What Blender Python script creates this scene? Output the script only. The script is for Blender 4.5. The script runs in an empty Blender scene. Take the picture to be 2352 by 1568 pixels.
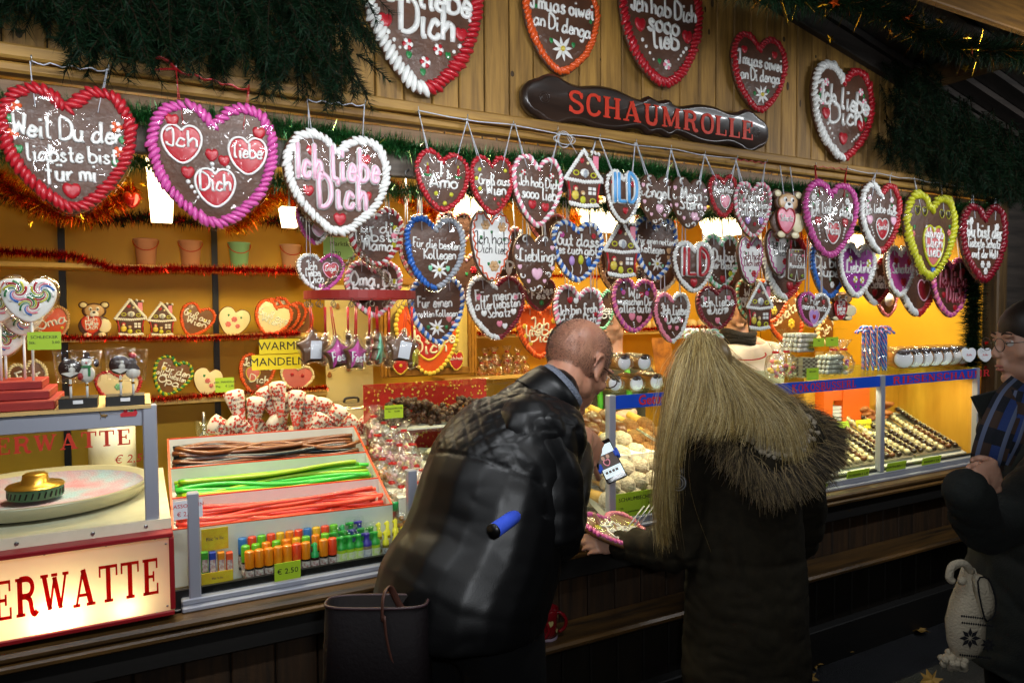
import bpy, math, random
import numpy as np
from mathutils import Vector, Matrix, Euler

random.seed(7)
RNG = np.random.default_rng(7)
SC = bpy.context.scene
COL = SC.collection
R = math.radians
PI = math.pi

# ------------------------------------------------------------------ camera
CAM = np.array([0.0, -2.08, 1.55])
FPX = 1600.0                      # focal length in pixels of a 2352 px wide frame
def cam_axes(yaw, pit, rol):
    fw = np.array([math.sin(yaw)*math.cos(pit), math.cos(yaw)*math.cos(pit), -math.sin(pit)])
    r0 = np.array([math.cos(yaw), -math.sin(yaw), 0.0]); u0 = np.cross(r0, fw)
    return r0*math.cos(rol)+u0*math.sin(rol), -r0*math.sin(rol)+u0*math.cos(rol), fw
AX_R, AX_U, AX_F = cam_axes(R(28.0655), R(2.28157), R(-0.35586))
cd = bpy.data.cameras.new('camera'); cam = bpy.data.objects.new('camera', cd); COL.objects.link(cam)
cd.sensor_width = 36.0; cd.lens = FPX/2352*36; cd.clip_end = 200; cd.clip_start = 0.05
cam.matrix_world = Matrix([[AX_R[i], AX_U[i], -AX_F[i], CAM[i]] for i in range(3)] + [[0, 0, 0, 1]])
SC.camera = cam

# ------------------------------------------------------------------ night sky, flash, market glow
W = bpy.data.worlds.new('World'); SC.world = W; W.use_nodes = True
nt = W.node_tree; bg = nt.nodes['Background']
sky = nt.nodes.new('ShaderNodeTexSky'); sky.sky_type = 'NISHITA'; sky.sun_disc = False
sky.sun_elevation = R(-4); sky.sun_rotation = R(200)
nt.links.new(sky.outputs[0], bg.inputs[0]); bg.inputs[1].default_value = 0.1
def light(name, typ, loc, power, col, target=None, **kw):
    d = bpy.data.lights.new(name, typ); d.energy = power; d.color = col
    for k, v in kw.items(): setattr(d, k, v)
    o = bpy.data.objects.new(name, d); COL.objects.link(o); o.location = loc
    if target is not None:
        o.rotation_euler = (Vector(target)-Vector(loc)).to_track_quat('-Z', 'Y').to_euler()
    return o
# the flash just above the lens
light('flash', 'SPOT', (0.06, -2.16, 1.66), 45, (0.92, 0.96, 1.0), target=(1.3, 0, 2.05),
      spot_size=R(125), spot_blend=1.0, shadow_soft_size=0.035)
# unseen lights added over the lane to light hearts and heads from the front
for _x in (-.55, .3, 1.15, 3.0, 3.8):
    _l = light('added_lane_light', 'AREA', (_x, -1.15, 2.29), 8.5, (.92, .96, 1.0), target=(_x, 0, 1.75), shape='RECTANGLE', size=.5, size_y=.08)
    _l.data.spread = R(160)
# light of the market lane falling on the shoppers from behind and above
light('market_glow', 'SUN', (-2, -6, 6), 0.10, (1.0, 0.93, 0.82), target=(0.6, 0.6, 0), angle=R(20))
SC.view_settings.view_transform = 'Standard'; SC.view_settings.look = 'None'
SC.view_settings.exposure = 0.0; SC.view_settings.gamma = 1.0
SC.cycles.use_denoising = True
SC.cycles.max_bounces = 8; SC.cycles.transparent_max_bounces = 24
SC.cycles.sample_clamp_indirect = 6.0
SC.cycles.caustics_reflective = False; SC.cycles.caustics_refractive = False

# ------------------------------------------------------------------ helpers
def at(px, py, Y):
    """point at depth Y on the sight line of a photo pixel (2352 px frame)"""
    d = AX_F + AX_R*(px-1176)/FPX - AX_U*(py-784)/FPX
    return CAM + d*((Y-CAM[1])/d[1])
def atz(px, py, z):
    d = AX_F + AX_R*(px-1176)/FPX - AX_U*(py-784)/FPX
    return CAM + d*((z-CAM[2])/d[2])

def lin(c):
    if isinstance(c, str):
        c = [int(c[i:i+2], 16)/255 for i in (0, 2, 4)]
        return tuple(x/12.92 if x <= .04045 else ((x+.055)/1.055)**2.4 for x in c)
    return tuple(c)
_M = {}
def mat(name, col=None, rough=.5, metal=0, coat=0, spec=.5, noise=None, bump=None, emit=0, coatbump=0, sheen=0, sss=0, isl=0, crough=.08, trans=0):
    """procedural principled material; noise=(scale, colour2, (sx,sy,sz)), bump=(scale, strength, dist)"""
    if name in _M: return _M[name]
    m = bpy.data.materials.new(name); m.use_nodes = True; _M[name] = m
    t = m.node_tree; b = t.nodes['Principled BSDF']; L = t.links.new; N = t.nodes.new
    c = lin(col); b.inputs['Base Color'].default_value = (*c, 1)
    b.inputs['Roughness'].default_value = rough; b.inputs['Metallic'].default_value = metal
    b.inputs['Specular IOR Level'].default_value = spec
    b.inputs['Coat Weight'].default_value = coat; b.inputs['Coat Roughness'].default_value = crough
    if sss: b.inputs['Subsurface Weight'].default_value = sss; b.inputs['Subsurface Radius'].default_value = (.012, .005, .003)
    if sheen: b.inputs['Sheen Weight'].default_value = sheen
    if trans: b.inputs['Transmission Weight'].default_value = trans
    if emit:
        b.inputs['Emission Color'].default_value = (*c, 1); b.inputs['Emission Strength'].default_value = emit
    tc = N('ShaderNodeTexCoord')
    out = None
    if noise:
        sc, c2 = noise[0], lin(noise[1]); st = noise[2] if len(noise) > 2 else (1, 1, 1)
        mp = N('ShaderNodeMapping'); mp.inputs['Scale'].default_value = st; L(tc.outputs['Object'], mp.inputs[0])
        n = N('ShaderNodeTexNoise'); n.inputs['Scale'].default_value = sc; n.inputs['Detail'].default_value = 4; n.inputs['Roughness'].default_value = .62
        L(mp.outputs[0], n.inputs['Vector'])
        rp = N('ShaderNodeValToRGB'); rp.color_ramp.elements[0].position = .34; rp.color_ramp.elements[1].position = .68
        rp.color_ramp.elements[0].color = (*c, 1); rp.color_ramp.elements[1].color = (*c2, 1)
        L(n.outputs[0], rp.inputs[0]); out = rp.outputs[0]
    if isl:
        g = N('ShaderNodeNewGeometry'); hs = N('ShaderNodeHueSaturation')
        mr = N('ShaderNodeMapRange'); mr.inputs['To Min'].default_value = 1-isl; mr.inputs['To Max'].default_value = 1+isl
        L(g.outputs['Random Per Island'], mr.inputs['Value']); L(mr.outputs[0], hs.inputs['Value'])
        if out: L(out, hs.inputs['Color'])
        else: hs.inputs['Color'].default_value = (*c, 1)
        out = hs.outputs[0]
    if out: L(out, b.inputs['Base Color'])
    def bmp(s, st, dist, key):
        n = N('ShaderNodeTexNoise'); n.inputs['Scale'].default_value = s; n.inputs['Detail'].default_value = 3
        L(tc.outputs['Object'], n.inputs['Vector'])
        k = N('ShaderNodeBump'); k.inputs['Strength'].default_value = st; k.inputs['Distance'].default_value = dist
        L(n.outputs[0], k.inputs['Height']); L(k.outputs[0], b.inputs[key])
    if bump: bmp(bump[0], bump[1], bump[2] if len(bump) > 2 else .01, 'Normal')
    if coatbump: bmp(coatbump, .9, .025, 'Coat Normal')
    return m
def glass(name, tint=(1, 1, 1), refl=.12, rough=.02):
    """thin clear sheet: mostly see-through with a mirror-like sheen"""
    if name in _M: return _M[name]
    m = bpy.data.materials.new(name); m.use_nodes = True; _M[name] = m
    t = m.node_tree; t.nodes.remove(t.nodes['Principled BSDF']); N = t.nodes.new; L = t.links.new
    tr = N('ShaderNodeBsdfTransparent'); tr.inputs[0].default_value = (*tint, 1)
    gl = N('ShaderNodeBsdfGlossy'); gl.inputs['Roughness'].default_value = rough
    lw = N('ShaderNodeLayerWeight'); lw.inputs[0].default_value = .35
    mr = N('ShaderNodeMapRange'); mr.inputs['To Min'].default_value = refl*.35; mr.inputs['To Max'].default_value = min(1, refl*3)
    L(lw.outputs['Facing'], mr.inputs['Value'])
    mx = N('ShaderNodeMixShader'); L(mr.outputs[0], mx.inputs[0]); L(tr.outputs[0], mx.inputs[1]); L(gl.outputs[0], mx.inputs[2])
    if rough > .05:
        tc = N('ShaderNodeTexCoord'); n = N('ShaderNodeTexNoise'); n.inputs['Scale'].default_value = 32 if rough > .1 else 13; L(tc.outputs['Object'], n.inputs['Vector'])
        k = N('ShaderNodeBump'); k.inputs['Strength'].default_value = .9 if rough > .1 else .5; k.inputs['Distance'].default_value = .02
        L(n.outputs[0], k.inputs['Height']); L(k.outputs[0], gl.inputs['Normal'])
    L(mx.outputs[0], t.nodes['Material Output'].inputs[0])
    return m

class MB:
    """collects faces and links them as ONE mesh object"""
    def __init__(s): s.V = []; s.F = []; s.n = 0; s.M = None; s.cur = 0
    def add(s, v, faces, mi=None, smooth=True):
        v = np.asarray(v, float).reshape(-1, 3)
        if s.M is not None: v = v @ s.M[:3, :3].T + s.M[:3, 3]
        mi = s.cur if mi is None else mi
        for f in (faces if isinstance(faces, list) else [faces]):
            f = np.asarray(f, int)
            if f.ndim == 1: f = f[None, :]
            if len(f): s.F.append((f+s.n, mi, smooth))
        s.V.append(v); s.n += len(v)
    def build(s, name, mats, parent=None, loc=None, rot=None):
        me = bpy.data.meshes.new(name)
        V = np.concatenate(s.V) if s.V else np.zeros((0, 3))
        me.vertices.add(len(V)); me.vertices.foreach_set('co', V.ravel())
        tot = np.concatenate([np.full(len(f), f.shape[1]) for f, _, _ in s.F])
        idx = np.concatenate([f.ravel() for f, _, _ in s.F])
        me.loops.add(len(idx)); me.polygons.add(len(tot))
        me.loops.foreach_set('vertex_index', idx)
        me.polygons.foreach_set('loop_start', np.concatenate([[0], np.cumsum(tot)[:-1]]))
        me.polygons.foreach_set('loop_total', tot)
        me.polygons.foreach_set('material_index', np.concatenate([np.full(len(f), mi) for f, mi, _ in s.F]))
        me.polygons.foreach_set('use_smooth', np.concatenate([np.full(len(f), sm, bool) for f, _, sm in s.F]))
        me.update(calc_edges=True); me.validate()
        for m in (mats if isinstance(mats, (list, tuple)) else [mats]): me.materials.append(m)
        return link(name, me, parent, loc, rot)
    # -- shapes
    def box(s, c, d, b=0, R3=None, mi=None):
        h = np.array(d, float)/2; b = min(b, h.min()*.9) if b else 0
        c = np.array(c, float)
        if not b:
            v = np.array([[x, y, z] for x in (-1, 1) for y in (-1, 1) for z in (-1, 1)])*h
            f = np.array([[0, 1, 3, 2], [4, 6, 7, 5], [0, 4, 5, 1], [2, 3, 7, 6], [0, 2, 6, 4], [1, 5, 7, 3]])
            fs = [f]
        else:
            v = []; ix = {}
            for x in (-1, 1):
                for y in (-1, 1):
                    for z in (-1, 1):
                        for a in range(3):
                            p = np.array([x, y, z])*(h-b); p[a] = (x, y, z)[a]*h[a]
                            ix[x, y, z, a] = len(v); v.append(p)
            f = []; tr = []
            for a in range(3):
                o = [i for i in range(3) if i != a]
                for sg in (-1, 1):
                    q = []
                    for p, r in ((-1, -1), (1, -1), (1, 1), (-1, 1)):
                        k = [0, 0, 0]; k[a] = sg; k[o[0]] = p; k[o[1]] = r; q.append(ix[(*k, a)])
                    f.append(q)
                for p in (-1, 1):
                    for r in (-1, 1):
                        k0 = [0, 0, 0]; k0[o[0]] = p; k0[o[1]] = r; k1 = list(k0); k0[a] = -1; k1[a] = 1
                        f.append([ix[(*k0, o[0])], ix[(*k1, o[0])], ix[(*k1, o[1])], ix[(*k0, o[1])]])
            for x in (-1, 1):
                for y in (-1, 1):
                    for z in (-1, 1): tr.append([ix[x, y, z, a] for a in range(3)])
            v = np.array(v); fs = [np.array(f), np.array(tr)]
        if R3 is not None: v = v @ np.array(R3).T
        s.add(v+c, fs, mi, False)
    def tube(s, path, r, n=6, mi=None, caps=True, sq=None, smooth=True):
        P = np.asarray(path, float); k = len(P)
        r = np.broadcast_to(np.asarray(r, float), (k,))
        T = np.gradient(P, axis=0); T /= np.linalg.norm(T, axis=1)[:, None]+1e-12
        a = np.array([0, 0, 1.]) if abs(T[0][2]) < .9 else np.array([1., 0, 0])
        U = np.cross(T[0], a); U /= np.linalg.norm(U); Us = [U]
        for i in range(1, k):
            U = U-T[i]*(U@T[i]); U /= np.linalg.norm(U)+1e-12; Us.append(U)
        Us = np.array(Us); Vs = np.cross(T, Us)
        th = np.arange(n)*2*PI/n
        q = P[:, None]+r[:, None, None]*(np.cos(th)[None, :, None]*Us[:, None]+np.sin(th)[None, :, None]*Vs[:, None]*(sq or 1))
        i, j = np.meshgrid(np.arange(k-1), np.arange(n), indexing='ij')
        f = np.stack([i*n+j, i*n+(j+1) % n, (i+1)*n+(j+1) % n, (i+1)*n+j], -1).reshape(-1, 4)
        fs = [f]
        if caps: fs += [np.arange(n)[::-1].copy(), (k-1)*n+np.arange(n)]
        s.add(q, fs, mi, smooth)
    def loft(s, rings, mi=None, caps=True, close=True, smooth=True):
        Q = np.asarray(rings, float); k, n = Q.shape[:2]
        i, j = np.meshgrid(np.arange(k-1), np.arange(n if close else n-1), indexing='ij')
        f = np.stack([i*n+j, i*n+(j+1) % n, (i+1)*n+(j+1) % n, (i+1)*n+j], -1).reshape(-1, 4)
        fs = [f]
        if caps: fs += [np.arange(n)[::-1].copy(), (k-1)*n+np.arange(n)]
        s.add(Q, fs, mi, smooth)
    def lathe(s, prof, c=(0, 0, 0), n=20, mi=None, caps=False, smooth=True):
        th = np.arange(n)*2*PI/n; c = np.array(c, float)
        s.loft([np.stack([r*np.cos(th), r*np.sin(th), np.full(n, z)], -1)+c for r, z in prof], mi, caps, True, smooth)
    def ball(s, c, r, nu=10, nv=6, R3=None, mi=None):
        th = np.arange(nu)*2*PI/nu; ph = np.linspace(.08, PI-.08, nv)
        v = np.stack([np.sin(ph)[:, None]*np.cos(th), np.sin(ph)[:, None]*np.sin(th), np.cos(ph)[:, None]*np.ones(nu)], -1).reshape(-1, 3)
        v = v*(np.ones(3)*r)
        if R3 is not None: v = v @ np.array(R3).T
        s.loft((v+np.array(c, float)).reshape(nv, nu, 3), mi)
    def balls(s, C, rr, Rs, nu=7, nv=5, mi=None):
        """many ellipsoids at once: centres (k,3), radii (k,3), rotations (k,3,3)"""
        th = np.arange(nu)*2*PI/nu; ph = np.linspace(.15, PI-.15, nv)
        v = np.stack([np.sin(ph)[:, None]*np.cos(th), np.sin(ph)[:, None]*np.sin(th), np.cos(ph)[:, None]*np.ones(nu)], -1).reshape(-1, 3)
        C = np.asarray(C, float); k = len(C)
        q = v[None]*np.asarray(rr, float)[:, None]
        if Rs is not None: q = np.einsum('kij,kpj->kpi', np.asarray(Rs), q)
        q = q+C[:, None]
        i, j = np.meshgrid(np.arange(nv-1), np.arange(nu), indexing='ij')
        f = np.stack([i*nu+j, (i+1)*nu+j, (i+1)*nu+(j+1) % nu, i*nu+(j+1) % nu], -1).reshape(-1, 4)
        cap = np.stack([np.arange(nu), (nv-1)*nu+np.arange(nu)[::-1]])
        off = (np.arange(k)*nu*nv)[:, None, None]
        s.add(q.reshape(-1, 3), [(f[None]+off).reshape(-1, 4), (cap[None]+off).reshape(-1, nu)], mi)
    def prism(s, out, y0, y1, mi=None, bev=0, smooth=False):
        """closed outline in x,z pushed from y0 (front) to y1 (back)"""
        o = np.asarray(out, float); n = len(o)
        c = o.mean(0)
        def ring(k, y): q = c+(o-c)*k; return np.stack([q[:, 0], np.full(n, y), q[:, 1]], -1)
        rs = [ring(1-bev, y0), ring(1, y0+(y1-y0)*min(.35, bev*4)), ring(1, y1)] if bev else [ring(1, y0), ring(1, y1)]
        s.loft(rs, mi, True, True, smooth)
    def strip(s, A, B, mi=None, smooth=True):
        """ribbon between two polylines"""
        A = np.asarray(A, float); B = np.asarray(B, float); k = len(A)
        i = np.arange(k-1)
        s.add(np.concatenate([A, B]), np.stack([i, i+1, k+i+1, k+i], -1), mi, smooth)
    def text(s, txt, size, M4, mi=None, ext=.0006, shear=0, ax='CENTER', ay='CENTER', off=0):
        """sans lettering (Blender's own font) in the x,z plane facing -y"""
        c = bpy.data.curves.new('t', 'FONT'); c.body = txt; c.size = size; c.align_x = ax; c.align_y = ay
        c.extrude = ext; c.shear = shear; c.resolution_u = 2; c.offset = off
        o = bpy.data.objects.new('t', c); COL.objects.link(o)
        dg = bpy.context.evaluated_depsgraph_get(); ev = o.evaluated_get(dg); me = ev.to_mesh()
        v = np.array([p.co for p in me.vertices]); fs = {}
        for p in me.polygons: fs.setdefault(len(p.vertices), []).append(list(p.vertices))
        ev.to_mesh_clear(); bpy.data.objects.remove(o); bpy.data.curves.remove(c)
        if not len(v): return
        v = np.stack([v[:, 0], -v[:, 2], v[:, 1]], -1)
        if M4 is not None: M4 = np.array(M4); v = v @ M4[:3, :3].T+M4[:3, 3]
        s.add(v, [np.array(f) for f in fs.values()], mi, False)

def link(name, data, parent=None, loc=None, rot=None):
    o = bpy.data.objects.new(name, data); COL.objects.link(o)
    if parent is not None: o.parent = parent
    if loc is not None: o.location = loc
    if rot is not None: o.rotation_euler = rot
    return o
def tag(o, label=None, cat=None, group=None, kind=None):
    if label: o['label'] = label
    if cat: o['category'] = cat
    if group: o['group'] = group
    if kind: o['kind'] = kind
    return o
def thing(name, label, cat, loc=(0, 0, 0), rot=(0, 0, 0), group=None):
    return tag(link(name, None, None, loc, rot), label, cat, group)
def copy_tree(o, parent=None):
    c = o.copy(); COL.objects.link(c)
    if parent is not None: c.parent = parent
    for ch in o.children: copy_tree(ch, c)
    return c
def T4(loc=(0, 0, 0), rot=(0, 0, 0), sc=1):
    return np.array(Matrix.LocRotScale(Vector(loc), Euler(rot), Vector((sc, sc, sc)) if np.isscalar(sc) else Vector(sc)))
def R3(x=0, y=0, z=0): return np.array(Euler((x, y, z)).to_matrix())
def cr(P, sub=4, closed=False):
    """Catmull-Rom curve through points"""
    P = np.asarray(P, float)
    if len(P) < 3 and not closed: 
        t = np.linspace(0, 1, sub+1)[:, None]; return P[0]*(1-t)+P[-1]*t
    Q = np.concatenate([P[-1:], P, P[:2]]) if closed else np.concatenate([2*P[:1]-P[1:2], P, 2*P[-1:]-P[-2:-1]])
    t = np.linspace(0, 1, sub, endpoint=False)[:, None]; o = []
    for i in range(len(Q)-3):
        a, b, c, d = Q[i:i+4]
        o.append(.5*((2*b)+(c-a)*t+(2*a-5*b+4*c-d)*t*t+(3*b-a-3*c+d)*t**3))
    o = np.concatenate(o)
    return o if closed else np.concatenate([o, P[-1:]])
def resample(P, n, closed=False):
    P = np.asarray(P, float)
    if closed: P = np.concatenate([P, P[:1]])
    d = np.concatenate([[0], np.cumsum(np.linalg.norm(np.diff(P, axis=0), axis=1))])
    t = np.linspace(0, d[-1], n+1)[:-1] if closed else np.linspace(0, d[-1], n)
    return np.stack([np.interp(t, d, P[:, k]) for k in range(P.shape[1])], -1)

# ------------------------------------------------------------------ icing handwriting: one stroke font
_G = {
'a':'56 37 16 04 13 33 55|57 54 63','b':'0B 04 13 33 54 56 37 17 05','c':'46 27 16 04 13 33 44','d':'56 37 16 04 13 33 55|5B 54 63',
'e':'05 45 46 27 16 04 13 33 44','f':'5A 4B 3B 2A 23 21|07 47','g':'56 37 16 04 13 33 55|57 52 30 11','h':'0B 03|05 27 37 46 43','i':'17 13 23|19 1A',
'j':'27 21 10 00|29 2A','k':'0B 03|47 05 43','l':'1B 14 23 33','m':'07 03|06 27 36 33|36 57 66 63','n':'07 03|06 27 46 43','o':'27 06 04 23 44 46 27',
'p':'07 00|06 27 46 44 23 04','r':'07 03|05 16 37','s':'46 27 16 25 44 33 13 04','t':'2A 24 33 43|07 47','u':'07 04 13 33 45|47 43 53','v':'07 23 47',
'w':'07 13 36 43 67','y':'07 04 13 33 45|47 42 20 01','z':'07 47 03 43','A':'03 3B 63|15 55','B':'03 0B 3B 49 37 07|37 56 54 33 03','D':'03 0B 3B 69 65 33 03',
'E':'5A 3B 1A 19 37|27 16 04 13 33 54','F':'0B 5B|1B 13|17 47','G':'5A 3B 18 06 14 33 54 57 37','H':'0B 03|5B 53|07 57','I':'0A 1B 3B 34 23 04 05',
'K':'0B 03|5B 07 53','L':'4A 3B 1A 14 03 13 53','M':'03 1B 35 5B 63','N':'03 0B 53 5B','O':'3B 08 05 33 65 68 3B','S':'5A 3B 19 28 46 54 33 04',
'T':'0B 6B|3B 33','W':'0B 13 38 53 6B','Z':'0B 5B 03 53','Ł':'0B 03 53','|':'0B 03','.':'13 14',',':'14 12','!':'1B 16|13 14'}
_G['ß'] = '03 09 2B 4A 38 27 45 44 33 13'
for u, b in (('ü', 'u'), ('ä', 'a'), ('ö', 'o')): _G[u] = _G[b]+'|19 1A|39 3A'
def glyphs(txt, gap=.38):
    """polylines of a line of handwriting, x-height 1, from x=0; returns (lines, width)"""
    x = 0; L = []
    for ch in txt:
        if ch == ' ': x += .8; continue
        g = _G.get(ch)
        if g is None: continue
        w = 0
        for st in g.split('|'):
            P = np.array([[int(p[0], 16), int(p[1], 16)-3] for p in st.split()], float)/4
            w = max(w, P[:, 0].max())
            c = cr(P, 3) if len(P) > 2 and ch not in 'vwzAHKMNTWZEFk|Ł' else cr(P, 3) if len(P) < 3 else resample(P, len(P)*3)
            L.append((c+[x, 0]))
        x += w+gap
    return L, max(x-gap, .01)
def icing_line(mb, txt, x, z, y, h, wmax, rot=0, r=None, mi=0, bold=1, arc=0):
    L, w = glyphs(txt)
    s = h; sx = min(h*1.05, wmax/w)
    if sx < h*.62: s = sx/.62
    ca, sa = math.cos(rot), math.sin(rot)
    r = (r or .15*s)*bold
    for P in L:
        q = P*[sx, s]-[w*sx/2, s*.5]
        if arc: q = q+np.stack([0*q[:, 0], -arc*q[:, 0]**2], -1)
        q = q @ np.array([[ca, sa], [-sa, ca]])
        q3 = np.stack([q[:, 0]+x, np.full(len(q), y), q[:, 1]+z], -1)
        mb.tube(q3, r*(1+.16*np.sin(np.linspace(0, 1, len(q3))*RNG.uniform(4, 11)+RNG.uniform(0, 6))), 5, mi)
# ================================================================== the stall
GB = 'gingerbread'
def wood(name, c1, c2, st, isl=.18, rough=.6, coat=0, s=5, bs=60):
    return mat(name, c1, rough, noise=(s, c2, st), isl=isl, bump=(bs, .25, .003), coat=coat)
M_plank = wood('gable_wood', 'a27a38', '6a4c20', (9, 9, .7), .22)
M_beam = wood('beam_wood', 'a8803a', '775421', (.6, 9, 9), .12)
M_grey = wood('weathered_wood', '77695a', '50453a', (.7, 9, 9), .1)
M_rose = wood('header_wood', '8a6a48', '644a30', (.7, 9, 9), .1)
M_dark = wood('dark_counter_wood', '1a140d', '0d0a06', (9, 9, .7), .3, .55)
M_panel = wood('panel_wood', '3a2612', '1d1308', (9, 9, .7), .3, .6)
M_ledge = wood('ledge_wood', '5a3f1c', '241a0e', (.5, 7, 7), .15, .4)
M_board = mat('dark_board', '14110e', .6, noise=(3, '0a0908', (.6, 6, 6)), bump=(40, .2, .003))
M_yel = mat('yellow_wall', 'd8a51a', .55, noise=(2.2, 'c99a16'), bump=(30, .06, .002))
M_shelfw = mat('shelf_board', 'd8b060', .5)
M_black = mat('black_metal', '14110f', .45)
M_white = mat('white_laminate', 'dcd8cc', .35, noise=(8, 'c9c4b6'))
M_alu = mat('aluminium', 'a3a6b2', .34, metal=.35, bump=(90, .05, .001))
M_roofu = wood('roof_boards', '3a322c', '231e1a', (.5, 7, 7), .2)

stall = thing('market_stall', 'wooden market stall with plank gable, yellow inside and long counter of sweets', 'market stall', (1.8, .6, 0))
def part(name, mb, mats, parent=None):
    p = parent or stall; l = Vector((0, 0, 0)); q = p
    while q is not None: l += q.location; q = q.parent
    return mb.build(name, mats, p, -l)
def roofz(x): return min(2.842-.225*(x-2.645), 3.145+.225*(x-1.3))
XL, XR = -1.6, 4.05
m = MB(); x = XL
while x < XR:
    w = .094; zt = roofz(x+w/2)-.01
    m.box((x+w/2, .045+RNG.uniform(-.0015, .0015), (2.19+zt)/2), (w-.004, .02, zt-2.19), .004); x += w
m.box(((XL+XR)/2, .066, 2.6), (XR-XL, .012, .8), mi=1)
for _ in range(90):
    kx, kz = RNG.uniform(XL, XR), RNG.uniform(2.22, 3.0); m.ball((kx, .0352, kz), (RNG.uniform(.004, .009), .0012, RNG.uniform(.007, .02)), 9, 5, mi=2)
part('gable_wall', m, [M_plank, M_black, mat('wood_knot', '3f2c12', .7)])
m = MB()
m.box(((XL+XR)/2, .005, 2.186), (XR-XL, .07, .036), .006); m.box(((XL+XR)/2, .012, 2.152), (XR-XL, .05, .026), .006)
part('lintel_beam', m, M_beam)
m = MB(); m.box(((XL+XR)/2, .05, 2.10), (XR-XL, .022, .07), .002); part('header_board', m, M_rose)
m = MB(); m.box(((XL+XR)/2, .045, 2.02), (XR-XL, .03, .075), .003); part('header_board', m, M_grey)
m = MB(); m.box(((XL+XR)/2, 1.62, 1.4), (XR-XL, .03, 1.6)); part('back_wall', m, M_yel)
m = MB(); m.box(((XL+XR)/2, .84, 2.17), (XR-XL, 1.52, .02)); part('ceiling', m, mat('ceiling_panel', 'd8b560', .6))
m = MB(); m.box((XR+.012, .82, 1.45), (.024, 1.56, 1.5)); part('side_wall', m, M_yel)
m = MB(); m.box((XL-.012, .82, 1.45), (.024, 1.56, 1.5)); part('side_wall', m, M_yel)
m = MB(); m.box((XR-.01, -.0, 1.07), (.09, .08, 2.14), .008); part('corner_post', m, wood('post_wood', '5b421f', '33240f', (9, 9, .7)))
m = MB(); m.box((XR+.4, .03, 1.2), (.8, .05, 2.4)); part('end_boarding', m, M_roofu)
# counter: white top, ledge, panels, foot shelf, base board
m = MB(); m.box(((XL+XR)/2, .40, .735), (XR-XL, .86, .03), .003); part('counter_top', m, M_white)
m = MB()
m.box(((XL+XR)/2, -.045, .738), (XR-XL, .09, .024), .008); m.box(((XL+XR)/2, -.055, .716), (XR-XL, .09, .018), .005)
part('counter_ledge', m, M_ledge)
m = MB(); m.box(((XL+XR)/2, -.058, .668), (XR-XL, .03, .075), .004); part('ledge_apron', m, M_board)
m = MB(); x = XL
while x < XR: m.box((x+.06, -.015, .55), (.116, .02, .24), .004); x += .12
m.box(((XL+XR)/2, .01, .5), (XR-XL, .012, .6), mi=1)
part('counter_panel', m, [M_panel, M_black])
m = MB(); m.box(((XL+XR)/2, -.10, .452), (XR-XL, .155, .026), .008); part('foot_shelf', m, M_ledge)
m = MB(); x = XL
while x < XR: m.box((x+.06, -.03, .28), (.116, .02, .32), .004); x += .12
part('lower_panel', m, M_dark)
m = MB(); m.box(((XL+XR)/2, -.065, .085), (XR-XL, .04, .19), .004, R3=R3(.12)); part('base_board', m, M_board)
# roof with overhang
def slab(m, x0, x1, y0, y1, th):
    z0, z1 = roofz(x0), roofz(x1)
    v = [[x, y, z] for x, z in ((x0, z0), (x1, z1)) for y in (y0, y1) for z in (z, z+th)]
    m.add(np.array(v), [np.array([[0, 1, 3, 2], [4, 6, 7, 5], [0, 4, 5, 1], [2, 3, 7, 6], [0, 2, 6, 4], [1, 5, 7, 3]])], None, False)
m = MB()
for y in np.arange(-.85, .1, .12): slab(m, 1.302, 5.2, y, y+.114, .03); slab(m, -2.4, 1.298, y, y+.114, .03)
part('roof_panel', m, M_roofu)
for xx in (3.30, -.7):
    m = MB(); m.box((xx, -.42, roofz(xx)-.05), (.09, .84, .09), .006)
    part('purlin', m, wood('purlin_wood', '6b4b22', '43301a', (6, .8, 6)))
m = MB(); slabp = []
for k, (x0, x1) in enumerate(((1.9, 5.2), (-2.4, .7))):
    z0, z1 = roofz(x0), roofz(x1)
    m.box(((x0+x1)/2, .02, (z0+z1)/2-.045), (math.hypot(x1-x0, z1-z0), .035, .08), .004, R3=R3(0, math.atan2(z0-z1, x1-x0)))
part('barge_rafter', m, M_roofu)
m = MB(); m.box((3.4, -.62, 2.70), (4.4, .03, .20), .004); part('fascia_board', m, wood('fascia_wood', '8d6226', '5d3f18', (.6, 9, 9), .1))

# hooks with the string that runs between them
HOOK_PX = [(73, 140), (250, 160), (405, 160), (570, 205), (707, 228), (838, 240), (960, 254), (1073, 272), (1178, 286), (1280, 300), (1377, 316), (1460, 328),
           (1540, 341), (1618, 354), (1692, 364), (1760, 373), (1872, 380), (1945, 387), (2012, 397), (2045, 403), (2098, 412), (2160, 425), (2233, 430), (2288, 440)]
HOOKS = [at(x, y, -.045) for x, y in HOOK_PX]
M_steel = mat('steel', '9a9a9a', .3, metal=.9)
for h in HOOKS:
    m = MB(); m.tube(cr([h+[0, .04, 0], h+[0, .005, -.002], h+[0, -.004, .002], h+[0, -.005, .012]], 3), .0016, 5); part('hook', m, M_steel)

ground = MB(); ground.box((2, 0, -.05), (60, 60, .1))
g = ground.build('ground', mat('asphalt', '1b1c21', .42, noise=(7, '0d0e11'), bump=(160, .9, .012)), None, (0, 0, 0)); tag(g, kind='structure')

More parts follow.
